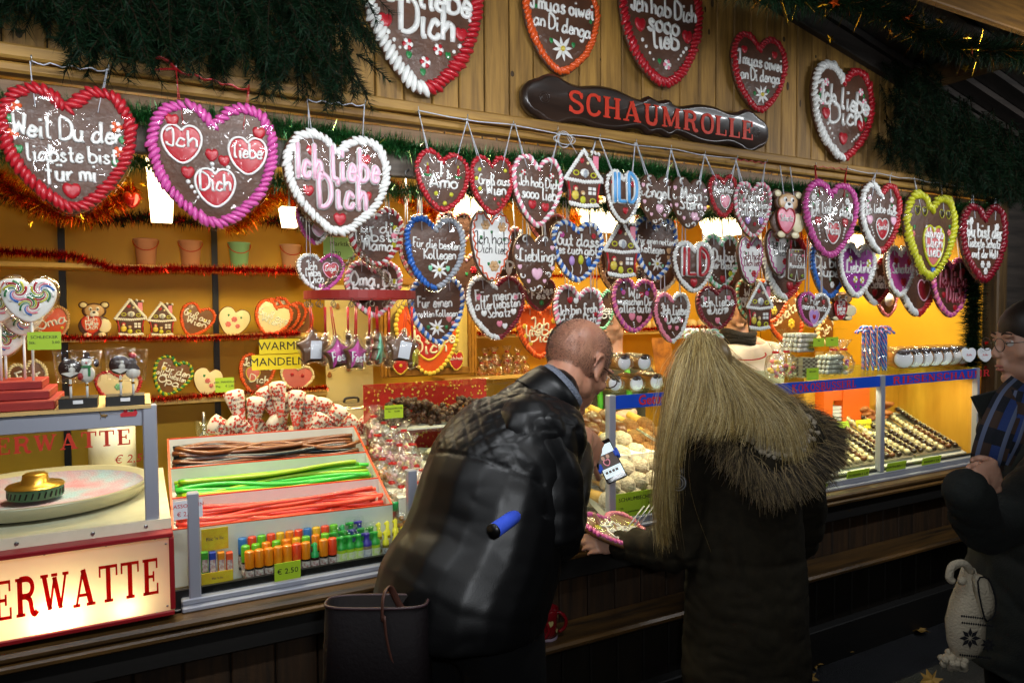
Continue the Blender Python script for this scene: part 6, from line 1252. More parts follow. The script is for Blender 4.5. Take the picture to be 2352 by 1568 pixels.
for k, (x0, x1, seq, rows) in enumerate(((2.24, 2.83, 'mmwwdmmwwdddmw', 1), (2.91, 3.40, 'mwwmwddmdw', 1), (3.46, 3.82, 'ddwdwmd', 1))):
    for i, c in enumerate(seq):
        t = skewer(c); t.location = SL(x0+(x1-x0)*i/(len(seq)-1), .165, .008); t.rotation_euler = (TILT+RNG.normal(0, .02), RNG.normal(0, .1), RNG.normal(-.05, .05)); t['label'] = KN[c]+' '+TR[k]; t['group'] = 'chocolate fruit skewers in the vitrine'
    for i, c in enumerate(seq[::-1]):
        if i % 2: continue
        t = skewer(c); t.location = SL(x0+(x1-x0)*i/(len(seq)-1)+.01, .33, .012); t.rotation_euler = (TILT, 0, RNG.normal(-.1, .1)); t['label'] = KN[c].split(' fruit')[0]+' skewer, back row '+TR[k]; t['group'] = 'chocolate fruit skewers in the vitrine'
for px, txt, lab in (((1945, 1078, 1995, 1106), 'ERDBEEREN € 3,50', 'green card ERDBEEREN on the vitrine sill'), ((2037, 1060, 2080, 1085), 'WEINTRAUBEN € 3,50', 'green card WEINTRAUBEN on the vitrine sill'), ((2118, 1048, 2160, 1073), 'BANANEN € 3,50', 'green card BANANEN on the vitrine sill'), ((1868, 1112, 1900, 1135), 'ANANAS € 3,50', 'green card half hidden by the fur hood')): card(px, -.018, [(txt, .3, 0, .1, 'CENTER')], lab, tilt=.15)
for px, txt, lab, mm in (((1968, 963, 2003, 988), 'MARONI €3.50', 'yellow card with price 3.50 lying among the skewers', M_tagy), ((1912, 968, 1950, 985), '', 'green and white card lying among the skewers', M_tag), ((2088, 977, 2113, 992), 'TRAUBEN', 'yellow card in front of the round cookies', M_tagy)): card(px, .30, [(txt, .3, 0, 0, 'CENTER')], lab, mm, tilt=-.3)
for i in range(13):
    m = MB(); m.ball((0, 0, 0), (.038, .036, .017), 12, 8); p = SL(3.46+.3*RNG.random(), .36+.04*RNG.random(), .02+.022*(i//4)); tag(m.build('cookie', mat('cookie_brown', 'a8622a', .6, noise=(20, '8a4a1c')), None, Vector(p), tuple(RNG.normal(0, .25, 3))), 'round brown cookie in the heap at the vitrine back', 'cookie', 'brown cookies in the vitrine')
heap('strawberries', 'heap of red strawberries at the back of the first tray', SL(2.86, .40, .01), (.13, .03, .05), 34, .014, mat('strawberry', 'b8201a', .35, coat=.4), 'strawberries')
m = MB(); m.box((0, 0, 0), (.3, .012, .09), R3=R3(.5, 0, .1)); m.box((.05, .01, .0), (.25, .002, .07), R3=R3(.8, .1, .2)); tag(m.build('paper_sheet', M_paper, None, Vector(SL(2.66, .42, .05))), 'white paper sheets behind the strawberries', 'paper')
ob = thing('orange_dispenser', 'orange napkin dispenser with white napkins at the vitrine back', 'dispenser', (3.30, .40, .95)); m = MB(); m.box((3.20, .42, 1.03), (.07, .1, .23)); m.box((3.43, .42, 1.03), (.22, .1, .23)); m.box((3.28, .42, 1.10), (.1, .09, .05)); m.box((3.28, .46, 1.03), (.1, .02, .23)); m.box((3.32, .42, .937), (.5, .12, .01)); part('casing', m, mat('orange_plastic', 'e0641a', .4), ob)
m = MB(); 
for k in range(5): m.box((3.28, .42, .955+.02*k), (.095, .08, .017), .002)
part('napkin_stack', m, M_paper, ob)
# foam cups in wafer cones
M_wafer = mat('wafer', 'cf9f45', .6, bump=(90, .5, .004)); M_cocob = mat('coconut_coat', 'd0c2ae', .8, noise=(70, 'a08f7c'), bump=(150, .9, .01))
FC = {}
def foamcup(kind):
    if kind in FC: return copy_tree(FC[kind])
    t = thing('foam_cone', '', 'foam cone'); m = MB(); m.lathe([(.012, -.075), (.015, -.075), (.024, -.005), (.02, -.003)], n=16); m.build('wafer_cone', M_wafer, t, (0, 0, 0))
    m = MB(); m.lathe([(.02, -.012), (.03, .0), (.033, .014), (.031, .024), (.033, .032), (.031, .046), (.022, .060), (.009, .068), (.004, .074), (0, .075)], n=18)
    m.build('foam', {'c': M_cocob, 'm': mat('choc_foam', '6f4426', .3, coat=.3), 'n': mat('nut_foam', 'a5713c', .7, noise=(60, '7d4f26'), bump=(150, .9, .01))}[kind], t, (0, 0, 0)); FC[kind] = t; return t
FN = {'c': 'foam cone coated in grey-white coconut', 'm': 'foam cone coated in smooth milk chocolate', 'n': 'foam cone coated in brown nut crumbs'}
k_ = 0
for row, (y, z, kinds) in enumerate(((.075, .845, 'cccccccc'), (.11, .895, 'ccccccc'), (.16, .945, 'cccccncc'), (.22, .985, 'ccccnnc'), (.28, 1.03, 'mmccnnn'), (.34, 1.07, 'mmmmnn'), (.38, 1.11, 'mmmm'))):
    for i, c in enumerate(kinds):
        t = foamcup(c); x = 1.535+i*.072+(row % 2)*.03; t.location = (x+RNG.normal(0, .004), y, z); t.rotation_euler = (R(105)+RNG.normal(0, .12), RNG.normal(0, .1), RNG.normal(.35, .15)); t['label'] = FN[c]+', row '+('one', 'two', 'three', 'four', 'five', 'six', 'seven')[row]+' from the bottom of the glass'; t['group'] = 'foam cones heaped behind the glass'
for i in range(10):
    t = foamcup('m'); t.location = (1.36+.055*(i % 5), .32+.05*(i//5), 1.07+.045*(i//5)); t.rotation_euler = (R(105), 0, .3); t['label'] = 'milk chocolate foam cone left of the vitrine post, beside the bald man'; t['group'] = 'foam cones heaped behind the glass'
m = MB(); m.box((1.65, .30, .90), (.62, .26, .22), R3=R3(.2)); tag(m.build('riser', M_white), 'white riser under the heap of foam cones', 'riser')
card((1412, 1128, 1508, 1196), -.004, [('SCHAUMBECHER', .19, 0, .28, 'CENTER'), ('1 Stk.', .1, -.42, .0, 'LEFT'), ('€ 2,00', .1, .44, .06, 'RIGHT'), ('5 Stk.  im praktischem Tragekarton', .095, -.42, -.13, 'LEFT')], 'large green card lettered SCHAUMBECHER behind the glass')
m = MB(); m.tube([(0, -.07, 0), (0, .05, .0)], .006, 6, 0, sq=.3); m.tube([(.012, -.07, .004), (0, .05, .004)], .006, 6, 0, sq=.3); tag(m.build('tongs', M_steel, None, Vector(at(1485, 1000, .2)), (.5, 0, .6)), 'steel tongs lying on the foam cones', 'tongs')
# nougat slabs in film
for i, (px, py, Y) in enumerate(((1335, 1100, .22), (1365, 1098, .2), (1350, 1125, .2), (1378, 1120, .2), (1340, 1150, .18), (1370, 1150, .18), (1345, 1180, .16), (1375, 1182, .16), (1320, 1130, .2), (1322, 1170, .18))):
    p = at(px, py, Y); m = MB(); m.box((0, 0, 0), (.09, .07, .034), .006); n_ = len(m.V[0]); m.V[0] = m.V[0]+RNG.normal(0, .003, (n_, 3)); m.box((0, 0, .001), (.102, .082, .042), .012, mi=1); tag(m.build('nougat_slab', [mat('nougat', 'cbbf9f', .6, noise=(60, 'a8864e')), M_cello], None, Vector(p), (.15, 0, RNG.normal(0, .4))), 'slab of white nougat in crinkled film between man and vitrine post', 'nougat', 'nougat slabs in film')
# wrapped rolls on the glass shelf
def foamroll(px, py, r, lab, ln=.13, Y=.06):
    p = at(px, py, Y); t = thing('foam_roll', lab, 'foam roll', p, (0, 0, RNG.normal(-.15, .1)), 'wrapped foam rolls on the glass shelf')
    m = MB(); a = np.arange(20)*2*PI/20
    m.loft([np.stack([r*k*np.cos(a), np.full(20, y), r*k*np.sin(a)], -1) for k, y in ((.95, 0), (1, .008), (1, ln), (.9, ln+.004))]); m.build('pastry', mat('pastry', '8a5a22', .5, bump=(60, .4, .004), noise=(15, 'a8742c')), t, (0, 0, 0))
    m = MB(); m.ball((0, 0, -r*.05), (r*.86, .010, r*.84), 14, 8); m.build('foam', mat('foam_white', 'dcdce0', .5), t, (0, 0, 0))
    m = MB(); v = [(r*1.015*math.cos(q), y, r*1.015*math.sin(q)) for y in (-.004, ln*.5, ln) for q in np.linspace(.25*PI, .8*PI, 9)]; m.loft(np.array(v).reshape(3, 9, 3), 0, False, False); m.ball((0, -.006, r*.62), (r*.62, .008, r*.3), 10, 6); m.build('chocolate_top', M_choc, t, (0, 0, 0))
    m = MB(); j = RNG.normal(0, .0015, (6, 20)); m.loft([np.stack([(r*k+j[i])*np.cos(a), np.full(20, y), (r*k+j[i])*np.sin(a)], -1) for i, (k, y) in enumerate(((.5, -.022), (1.02, -.014), (1.08, .02), (1.07, ln*.6), (1.05, ln), (.4, ln+.012)))]); m.build('cellophane_wrap', M_cello, t, (0, 0, 0))
for px, py, lab in ((1434, 832, 'wrapped foam roll, left one of the two on top of the stack'), (1480, 832, 'wrapped foam roll, right one of the two on top of the stack'), (1413, 880, 'wrapped foam roll at the bottom left of the stack, by the glasses'), (1462, 880, 'wrapped foam roll at the bottom middle of the stack'), (1508, 876, 'wrapped foam roll at the bottom right of the stack')): foamroll(px, py, .032, lab)
for i in range(7): 
    x = 3.40+.085*i; foamroll(0, 0, .052, 'giant wrapped foam roll in the row at the right end of the glass shelf', .2); o = bpy.context.scene.collection.objects
    t = [q for q in COL.objects if q.name.startswith('foam_roll') and q.parent is None][-1]; t.location = (x, .09, 1.31); t.rotation_euler = (0, 0, -.7)
# candy canes in two clear tubs
CN = {}
def cane(kind):
    if kind in CN: return copy_tree(CN[kind])
    t = tag(MB_cane(kind), None, 'candy cane'); CN[kind] = t; return t
def MB_cane(kind):
    c1, c2 = {'b': ('icing_b', 'icing_s'), 'g': ('icing_w', 'icing_G')}[kind]; m = MB(); P = np.concatenate([np.array([(0, 0, z) for z in np.linspace(0, .165, 16)]), np.array([(.017-.017*math.cos(a), 0, .165+.017*math.sin(a)) for a in np.linspace(.3, PI*.95, 8)])])
    m.tube(P, .005, 8, 0)
    th = np.linspace(0, 26, 70); s = np.linspace(0, 1, 70); Q = resample(P, 70); T = np.gradient(Q, axis=0); T /= np.linalg.norm(T, axis=1)[:, None]; N1 = np.cross(T, [0, 1, 0]); N2 = np.array([0, 1., 0])
    m.tube(Q+.0036*(np.cos(th)[:, None]*N1+np.sin(th)[:, None]*N2), .0026, 5, 1); m.tube(Q-.0036*(np.cos(th)[:, None]*N1+np.sin(th)[:, None]*N2), .0018, 5, 2)
    return m.build('candy_cane', [ic(c1[-1]), ic(c2[-1]), ic('w' if kind == 'b' else 'r')])
for tubx, kind, n, lab, top, sc in ((at(2017, 800, .12)[0], 'b', 26, 'blue and pink striped candy cane in the clear tub at the right', .0, 1.08), (at(1610, 790, .14)[0], 'g', 22, 'green and white striped candy cane in the tub behind the blonde hair', .02, 1.1)):
    for i in range(n):
        a = i*2*PI/n; rr = .052 if i % 2 else .034; t = cane(kind); t.location = (tubx+rr*math.cos(a), .14+rr*math.sin(a), 1.258+(.02 if i % 2 == 0 else 0)); t.rotation_euler = (0, 0, a); t.scale = (sc, sc, sc); t['label'] = lab; t['group'] = 'candy canes in clear tubs'
    m = MB(); m.lathe([(.064, 0), (.064, .13), (.062, .13), (.062, .003), (0, .003)], n=28); tag(m.build('clear_tub', M_clear, None, Vector((tubx, .14, 1.257))), 'clear tub of blue and pink canes' if kind == 'b' else 'clear tub of green and white canes', 'tub')
# white rolled sweets on clear stand, checkered nougat, jelly bags
x0 = at(1800, 860, .1)[0]; M_wroll = mat('coated_roll', 'c6bfae', .7, noise=(70, '8f8470'), bump=(150, .8, .006)); M_chk = mat('checker_nougat', 'a58f74', .5)
cd_ = MB(); cd_.box((x0+.17, .1, 1.36), (.34, .14, .004)); cd_.box((x0+.17, .03, 1.31), (.34, .003, .1)); cd_.box((x0+.17, .1, 1.47), (.34, .14, .004)); cd_.box((x0, .1, 1.36), (.003, .14, .22)); tag(cd_.build('clear_stand', M_clear), 'clear two-tier stand of white rolled sweets', 'stand')
for tier, z0 in ((0, 1.262), (1, 1.368)):
    for r in range(4):
        for i in range(5 if tier else 4):
            m = MB(); m.tube([(-.05, 0, 0), (.05, 0, 0)], .0105, 10); m.ball((-.05, 0, 0), (.003, .0095, .0095), 10, 5, mi=1); tag(m.build('rolled_sweet', [M_wroll, mat('foam_white')], None, Vector((x0+(.08 if tier else .27)+.005*r, .05+.022*i, z0+.012+.0215*r)), (0, 0, RNG.normal(PI*.02, .04))), 'white coated rolled sweet, '+('upper tier' if tier else 'lower right')+' of the clear stand', 'rolled sweet', 'white rolled sweets on the clear stand')
for r in range(5):
    for i in range(3):
        m = MB(); 
        for a in range(6):
            for b in range(2): m.box(((a-2.5)*.016, -.0121, (b-.5)*.008), (.016, .001, .008), mi=(a+b) % 2)
        m.box((0, 0, 0), (.096, .023, .016)); tag(m.build('nougat_bar', [mat('nougat_light', 'b8a88c', .5), mat('nougat_dark', '6a5440', .5)], None, Vector((x0+.09, .045+.03*i, 1.266+.0175*r))), 'checkered brown and cream nougat bar under the clear stand', 'nougat bar', 'checkered nougat bars')
for px, c, lab in (((1868, 776, 1893, 796), 'Rum', 'green card, left one of two on the clear stand'), ((1897, 774, 1925, 795), 'Nuss', 'green card, right one of two on the clear stand'), ((1853, 845, 1880, 872), 'NOUGAT', 'green card NOUGAT in front of the checkered bars')): card(px, .02, [(c, .2, 0, .2, 'CENTER')], lab)
JC = ['d86a6a', 'd8b04a', 'c9d06a', 'a05a8a', 'd8c8c0']
for px, lab in ((1782, 'bag of round jelly sweets left of the checkered nougat'), (1806, 'bag of round jelly sweets nearest the nougat price card'), (1935, 'bag of jelly sweets just left of the candy canes'), (1912, 'bag of jelly sweets between the white rolls and candy canes')): sweetbag(np.array([at(px, 860, .08)[0], .08, 1.258]), 1.15, JC, lab, 'jelly sweet bags on the glass shelf', 24)
for i, px in enumerate((2225, 2262)): p = at(px, 815, .0); m = MB(); m.prism(HEART[::3]*[.09, .075], -.002, .002, 0); m.text('Rolle', .016, T4((0, -.0028, 0)), 1, .0003, .2); tag(m.build('paper_tag', [M_paper, M_inkr], None, Vector(p), (-.1, 0, -.3)), ('rounded white label on the row of giant rolls', 'white label at the far right end of the glass shelf')[i], 'label', 'white labels on the giant rolls')
# wreaths and things against the back
for px, py, Y, r, lab in ((1785, 800, 1.2, .07, 'small pine bunch with red bauble behind the jelly bags'), (2148, 765, .9, .06, 'small pine bunch on the right side wall')):
    S, D, L = [], [], []; p = at(px, py, Y)
    for i in range(30): S.append(p); D.append(RNG.normal(size=3)); L.append(r*RNG.uniform(.6, 1.1))
    pine('pine_bunch', lab, S, D, L, 40)
bauble(1772, 818, 1.1, .02, 'red bauble in the pine bunch behind the jelly bags')
card((1502, 775, 1545, 868), 1.25, [('', .1, 0, 0, 'CENTER')], 'brown carton with golden picture on the rear shelf beside the blonde hair', mat('carton_brown', '6a3a18', .5, noise=(14, 'b8782c')), 'picture_carton', 'carton', tilt=-.2, group=None)
for i in range(9):
    m = MB(); p = at(1455+i*26+(i % 2)*4, 742, 1.5); m.lathe([(0, 0), (.03, 0), (.032, .05), (.025, .062), (.01, .07), (0, .07)], n=14); tag(m.build('foam_cup_sweet', mat('cream_cup', 'd8c08a', .5), None, Vector((p[0], 1.5, 1.436))), 'pale cream foam cup on the rear shelf above the red tinsel', 'foam cup', 'foam cups on the rear shelf')
p = at(1562, 968, .6); m = MB(); m.box((0, 0, 0), (.07, .03, .11), .002); m.text('POST', .016, T4((0, -.0155, .02)), 1); tag(m.build('red_box', [mat('red_carton', 'a81c1c', .5), M_paper], None, Vector(p)), 'small red carton beside the vendor hand', 'carton')
# ================================================================== people
from mathutils import noise as mnoise
def blob(mb, voxel, smooth=4, fac=.5):
    """fuse overlapping shapes into one continuous skin; returns vertices, normals, faces"""
    o = mb.build('tmp', [], None, (0, 0, 0)); r = o.modifiers.new('r', 'REMESH'); r.mode = 'VOXEL'; r.voxel_size = voxel; r.use_smooth_shade = True
    s = o.modifiers.new('s', 'SMOOTH'); s.iterations = smooth; s.factor = fac
    dg = bpy.context.evaluated_depsgraph_get(); ev = o.evaluated_get(dg); me = ev.to_mesh()
    V = np.empty(len(me.vertices)*3); me.vertices.foreach_get('co', V); V = V.reshape(-1, 3)
    N = np.empty(len(me.vertices)*3); me.vertices.foreach_get('normal', N); N = N.reshape(-1, 3)
    lt = np.empty(len(me.polygons), int); me.polygons.foreach_get('loop_total', lt); li = np.empty(len(me.loops), int); me.loops.foreach_get('vertex_index', li)
    st = np.concatenate([[0], np.cumsum(lt)[:-1]]); F = [li[st[lt == k][:, None]+np.arange(k)] for k in (3, 4) if (lt == k).any()]
    ev.to_mesh_clear(); d = o.data; bpy.data.objects.remove(o); bpy.data.meshes.remove(d)
    return V, N, F
def skin(name, V, F, mats, parent=None, pick=None, loc=None):
    """mesh from a fused skin; pick(face centres) -> material index"""
    m = MB(); base = 0
    if pick is None: m.add(V, F)
    else:
        m.V.append(V); m.n = len(V)
        for f in F:
            k = pick(V[f].mean(1))
            for i in set(k.tolist()): m.F.append((f[k == i], i, True))
    if parent is not None and loc is None: loc = -parent.location
    return m.build(name, mats, parent, loc)
def nz(V, s, seed=0.0):
    s = np.ones(3)*s; return np.array([mnoise.noise(Vector((v[0]*s[0]+seed, v[1]*s[1]+seed*.7, v[2]*s[2]-seed))) for v in V])
def wrinkle(V, N, amp, s, seed=0.0):
    """creases: sharp valleys from ridged noise"""
    return V+N*(amp*(np.abs(nz(V, s, seed))*2-.6))[:, None]
def limb(m, P, r, n=14, sub=4):
    P = np.array(P, float); r = np.array(r, float); q = cr(P, sub); rr = np.interp(np.linspace(0, len(P)-1, len(q)), np.arange(len(P)), r); m.tube(q, rr, n)
    for i in (0, -1): m.ball(q[i], rr[i], 12, 8)
def etube(m, secs, n=22, sub=3):
    """torso-like tube: sections (centre, lateral axis, half width, half depth)"""
    C = cr(np.array([s[0] for s in secs]), sub); k = len(C); u = np.linspace(0, len(secs)-1, k); ip = lambda j: np.interp(u, np.arange(len(secs)), [s[j] for s in secs])
    L = np.stack([np.interp(u, np.arange(len(secs)), [s[1][j] for s in secs]) for j in range(3)], -1); T = np.gradient(C, axis=0); T /= np.linalg.norm(T, axis=1)[:, None]
    L -= T*(L*T).sum(1)[:, None]; L /= np.linalg.norm(L, axis=1)[:, None]; D = np.cross(T, L); a, b = ip(2), ip(3); th = np.arange(n)*2*PI/n
    m.loft(C[:, None]+a[:, None, None]*np.cos(th)[None, :, None]*L[:, None]+b[:, None, None]*np.sin(th)[None, :, None]*D[:, None])
def frame(o, fwd, up):
    f = np.array(fwd, float); f /= np.linalg.norm(f); u = np.array(up, float); u -= f*(u@f); u /= np.linalg.norm(u); x = np.cross(f, u)
    M = np.eye(4); M[:3, 0] = x; M[:3, 1] = f; M[:3, 2] = u; M[:3, 3] = o; return M
def head(m, M, s=1.0, female=False):
    M = M.copy(); M[:3, :3] *= s; old = m.M; m.M = M; b = m.ball
    b((0, -.014, .036), (.077, .099, .088), 20, 14); b((0, .028, .0), (.066, .068, .088), 18, 12); b((0, .034, -.058), (.053 if not female else .048, .054, .048), 16, 10); b((0, .077, -.095), (.021, .016, .017), 10, 8)
    for q in (-1, 1):
        b((q*.044, .058, -.018), (.023, .02, .02), 10, 8); b((q*.03, .086, .034), (.026, .011, .009), 10, 8); b((q*.010, .104, -.026), (.009, .011, .008), 8, 6); b((q*.048, -.0, -.05), (.02, .035, .03), 10, 8)
        for k in range(9): a = k/8*PI*1.35-.9; m.ball((q*(.080+.006*math.sin(a*.5)), -.012-.017*math.cos(a)*-1-.01, .004+.031*math.sin(a)), (.006, .006, .007), 6, 5)
        b((q*.077, -.004, .002), (.006, .014, .026), 8, 6); b((q*.079, .0, -.026), (.006, .008, .008), 8, 6)
    k = .93 if female else 1
    m.tube([(0, .092, .03), (0, .102*k, .006), (0, .117*k, -.018), (0, .113*k, -.026)], [.008, .009, .0115*k, .009*k], 8)
    b((0, .091, -.055), (.022, .010, .006), 10, 6); b((0, .089, -.067), (.019, .010, .0065), 10, 6); b((0, .09, -.045), (.02, .012, .012), 10, 6)
    m.M = old
def hand(m, M, curl=(.3, .4, .5, .6), thumb=.3, side=1, s=1.0):
    """wrist at origin, fingers along +y, back of the hand +z, thumb on side*x"""
    M = M.copy(); M[:3, :3] *= s; old = m.M; m.M = M
    m.ball((0, .05, 0), (.04, .052, .016), 12, 8); m.tube([(0, -.012, 0), (0, 0, 0), (0, .04, 0)], [.024, .025, .03], 10, sq=.7)
    for i, (x, L, r) in enumerate(((.031, .072, .0092), (.0105, .08, .0095), (-.0105, .074, .009), (-.030, .058, .0082))):
        p = np.array([side*x, .088-abs(i-1)*.004, .0]); a = .06; P = [p-[0, .02, 0], p]; sp = side*x*.35
        for f in (.46, .3, .24):
            a -= curl[i]*(1.0 if f != .24 else .8); p = p+L*f*np.array([sp*1.2, math.cos(a), math.sin(a)]); P.append(p)
        m.tube(cr(np.array(P), 3), np.linspace(r*1.05, r*.78, 13), 8); m.ball(P[-1], r*.8, 8, 6); m.ball(P[1]+np.array([0, 0, .003]), r*1.1, 8, 6)
    p = np.array([side*.026, .018, -.006]); d1 = np.array([side*.62, .75, -.25-thumb*.4]); d2 = np.array([side*(.45-thumb*.6), .85, -.25-thumb*.7]); P = [p, p+d1*.038, p+d1*.038+d2*.03, p+d1*.038+d2*.055]
    m.tube(cr(np.array(P), 3), np.linspace(.014, .008, 10), 8); m.ball(P[-1], .0085, 8, 6); m.M = old
def xf(M, p): return M[:3, :3] @ np.array(p)+M[:3, 3]
def skinmat(n, c, c2): return mat(n, c, .45, noise=(18, c2), bump=(140, .12, .002), sss=.12)
M_skin = skinmat('skin', 'b98468', 'a8715a'); M_skin2 = skinmat('skin_pale', 'c99c84', 'b98a74'); M_lip = mat('lips', 'a8665a', .5)
def strands(m, G, n, r, jit, npt=14, clump=0, mi=0, ends=.12, nmi=1):
    """hair strands between neighbouring guide curves G (k, p, 3)"""
    G = np.asarray(G, float); K = len(G); th = np.arange(3)*2*PI/3
    Gs = np.array([resample(cr(g, 4), npt) for g in G]); u = RNG.uniform(0, K-1, n)
    if clump: u = np.round(u*clump)/clump*.7+u*.3; u = np.clip(u, 0, K-1)
    i = np.minimum(u.astype(int), K-2); f = (u-i)[:, None, None]; P = Gs[i]*(1-f)+Gs[i+1]*f
    t = np.linspace(0, 1, npt)[None, :, None]; P = P+RNG.normal(0, jit, (n, 1, 3))*(.35+t)+RNG.normal(0, jit*.5, (n, 1, 3))*np.sin(t*RNG.uniform(3, 9, (n, 1, 1))+RNG.uniform(0, 6, (n, 1, 1)))
    cut = RNG.uniform(1-ends*2, 1, n)[:, None, None]; tt = np.clip(t*cut, 0, 1)*(npt-1); a = np.floor(tt).astype(int).clip(0, npt-2)[:, :, 0]; w = tt-a[:, :, None]; P = P[np.arange(n)[:, None], a]*(1-w)+P[np.arange(n)[:, None], a+1]*w
    T = np.gradient(P, axis=1); T /= np.linalg.norm(T, axis=2)[:, :, None]+1e-9; U = np.cross(T, RNG.normal(size=(n, 1, 3))); U /= np.linalg.norm(U, axis=2)[:, :, None]+1e-9; Vv = np.cross(T, U)
    rad = r*np.linspace(1, .35, npt)[None, :, None, None]*RNG.uniform(.7, 1.3, (n, 1, 1, 1)); Q = P[:, :, None]+rad*(np.cos(th)[:, None]*U[:, :, None]+np.sin(th)[:, None]*Vv[:, :, None])
    k, j = np.meshgrid(np.arange(npt-1), np.arange(3), indexing='ij'); f0 = np.stack([k*3+j, k*3+(j+1) % 3, (k+1)*3+(j+1) % 3, (k+1)*3+j], -1).reshape(-1, 4)
    grp = RNG.integers(0, nmi, n)
    for g in range(nmi):
        q = Q[grp == g]; m.add(q.reshape(-1, 3), (f0[None]+(np.arange(len(q))*npt*3)[:, None, None]).reshape(-1, 4), mi+g)
def eyes(parent, M, s, lid=.0, iris='3a2a1c'):
    m = MB(); M = M.copy(); M[:3, :3] *= s; m.M = M
    for q in (-1, 1): m.ball((q*.031, .079, .012), .0125, 12, 8, mi=0); m.ball((q*.031, .0865, .011), (.0058, .0055, .0058), 8, 6, mi=1); m.tube([(q*.018, .0885, .0185), (q*.031, .0935, .021), (q*.044, .0865, .0175)], .0028, 6, 2); m.tube([(q*.016, .094, .037), (q*.032, .097, .043), (q*.05, .085, .038)], .003, 5, 3)
    return m.build('eyes', [mat('eye_white', 'd0ccc8', .25, coat=.5), mat('iris_'+iris, iris, .2, coat=.5), M_skin2, mat('eyebrow', '3a281c', .8)], parent, -parent.location)
CR_, CF_ = np.array([AX_R[0], AX_R[1], 0]), np.array([AX_F[0], AX_F[1], 0])      # camera right / forward on the ground

# ------------------------------------------------------------------ bald man in the quilted leather jacket
Rt = np.array([.36, -.93, 0]); Tf = np.array([.93, .36, 0])
Pm = at(1082, 1345, -.66); Cm = at(1150, 1075, -.62); Nm = at(1246, 925, -.56); Hc = at(1326, 842, -.50)
SR = at(1226, 1000, -.70); SLm = Nm-Rt*.13+np.array([-.02, 0, -.07]); ER = at(1266, 1230, -.75); WR = at(1342, 1000, -.50); EL = SLm+np.array([.12, .08, -.26]); WL = at(1290, 1090, -.22)
Mh = frame(Hc, CR_*.60+CF_*.66+np.array([0, 0, -.52]), (.62, .1, .85))
man = None
m = MB(); head(m, Mh, 1.02); limb(m, [xf(Mh, (0, -.03, -.03)), Hc*.45+Nm*.55, Nm], [.058, .058, .055]); limb(m, [Nm, Cm, Pm], [.045, .08, .08]); limb(m, [SLm, Nm, SR], [.045, .045, .05])
limb(m, [SR, ER, WR], [.055, .042, .026]); limb(m, [SLm, EL, WL], [.055, .042, .026])
HMr = frame(WR, at(1384, 1066, -.46)-WR, (-.35, -.75, .6)); hand(m, HMr, (.12, .95, 1.0, 1.05), -.2, 1, 1.08)
hand(m, frame(WL, (.5, .6, .1), (0, -.3, 1)), (.9, 1, 1, 1.1), .5, -1, .98)
KN_ = []
for s in (-1, 1):
    hip = Pm+Rt*s*.085+[0, 0, -.08]; knee = np.array([hip[0]+.03, hip[1], .50]); foot = np.array([hip[0]-.02, hip[1], .06]); limb(m, [hip, knee, foot], [.07, .055, .045]); m.ball(foot+Tf*.07+[0, 0, -.03], (.11, .05, .04), 10, 8, R3(0, 0, math.atan2(Tf[1], Tf[0])))
V, N, F = blob(m, .0055, 3); base = Vector((Pm[0], Pm[1], 0))
man = tag(skin('person', V-np.array(base), F, [M_skin], None, None, base), 'bald man in a black quilted leather jacket and glasses leaning over the counter', 'person')
# trousers
m = MB()
for s in (-1, 1):
    hip = Pm+Rt*s*.085+[0, 0, .02]; knee = np.array([hip[0]+.03, hip[1], .50]); foot = np.array([hip[0]-.02, hip[1], .05]); limb(m, [hip+[0, 0, -.08], knee, foot], [.104, .086, .08])
m.ball(Pm+[-.01, 0, -.04], (.15, .14, .12), 16, 10)
V, N, F = blob(m, .012, 4); V = wrinkle(V, N, .008, (6, 6, 9), 3.1); skin('trousers', V, F, [mat('black_cloth', '050506', .9, bump=(200, .3, .002), spec=.2)], man)
# jacket
m = MB(); zz = Pm+np.array([-.015, 0, .0])
etube(m, [(zz+[-.015, 0, -.06], Rt, .205, .19), (zz+[-.01, 0, -.01], Rt, .205, .185), (Pm*.7+Cm*.3, Rt, .20, .172), (Cm, Rt, .195, .155), (Cm*.45+Nm*.55, Rt, .17, .13), (Nm+[-.04, 0, -.03], Rt, .105, .095), (Nm+[.015, 0, .012], Rt, .075, .075)])
nu = CR_*.74+CF_*.25+np.array([0, 0, .60]); nu /= np.linalg.norm(nu); limb(m, [Nm-nu*.09+[-.02, 0, -.02], Nm+nu*.03], [.088, .076])
limb(m, [SLm+[.0, 0, .01], Nm-Rt*.02+[-.03, 0, -.02], SR], [.07, .075, .08]); limb(m, [SR+[-.01, 0, 0], SR*.8+ER*.2], [.08, .07]); limb(m, [SLm, EL, WL], [.075, .07, .05])
V, N, F = blob(m, .0065, 5); ax = (Nm-Pm)/np.linalg.norm(Nm-Pm); rel = V-Pm; b_ = rel @ ax; Rr = Rt-ax*(Rt@ax); Rr /= np.linalg.norm(Rr); a_ = rel @ Rr; bk = np.cross(Rr, ax); dpt = rel @ bk
if bk @ Tf > 0: dpt = -dpt
Lb = np.linalg.norm(Nm-Pm); d_arm = np.minimum(np.linalg.norm(np.cross(V-SR, (ER-SR)/np.linalg.norm(ER-SR)), axis=1)+np.where((V-SR) @ (ER-SR) < 0, .2, 0), 9)
V = wrinkle(V, N, .0035, (4, 4, 6), 1.3); V = wrinkle(V, N, .0016, (10, 10, 20), 5.3); V = V+N*(np.clip(1-np.abs(d_arm-.1)/.015, 0, 1)*np.clip((V-SR) @ [0, 0, -1.]/.05+1.4, 0, 1)*(np.linalg.norm(V-SR, axis=1) < .2)*-.006)[:, None]
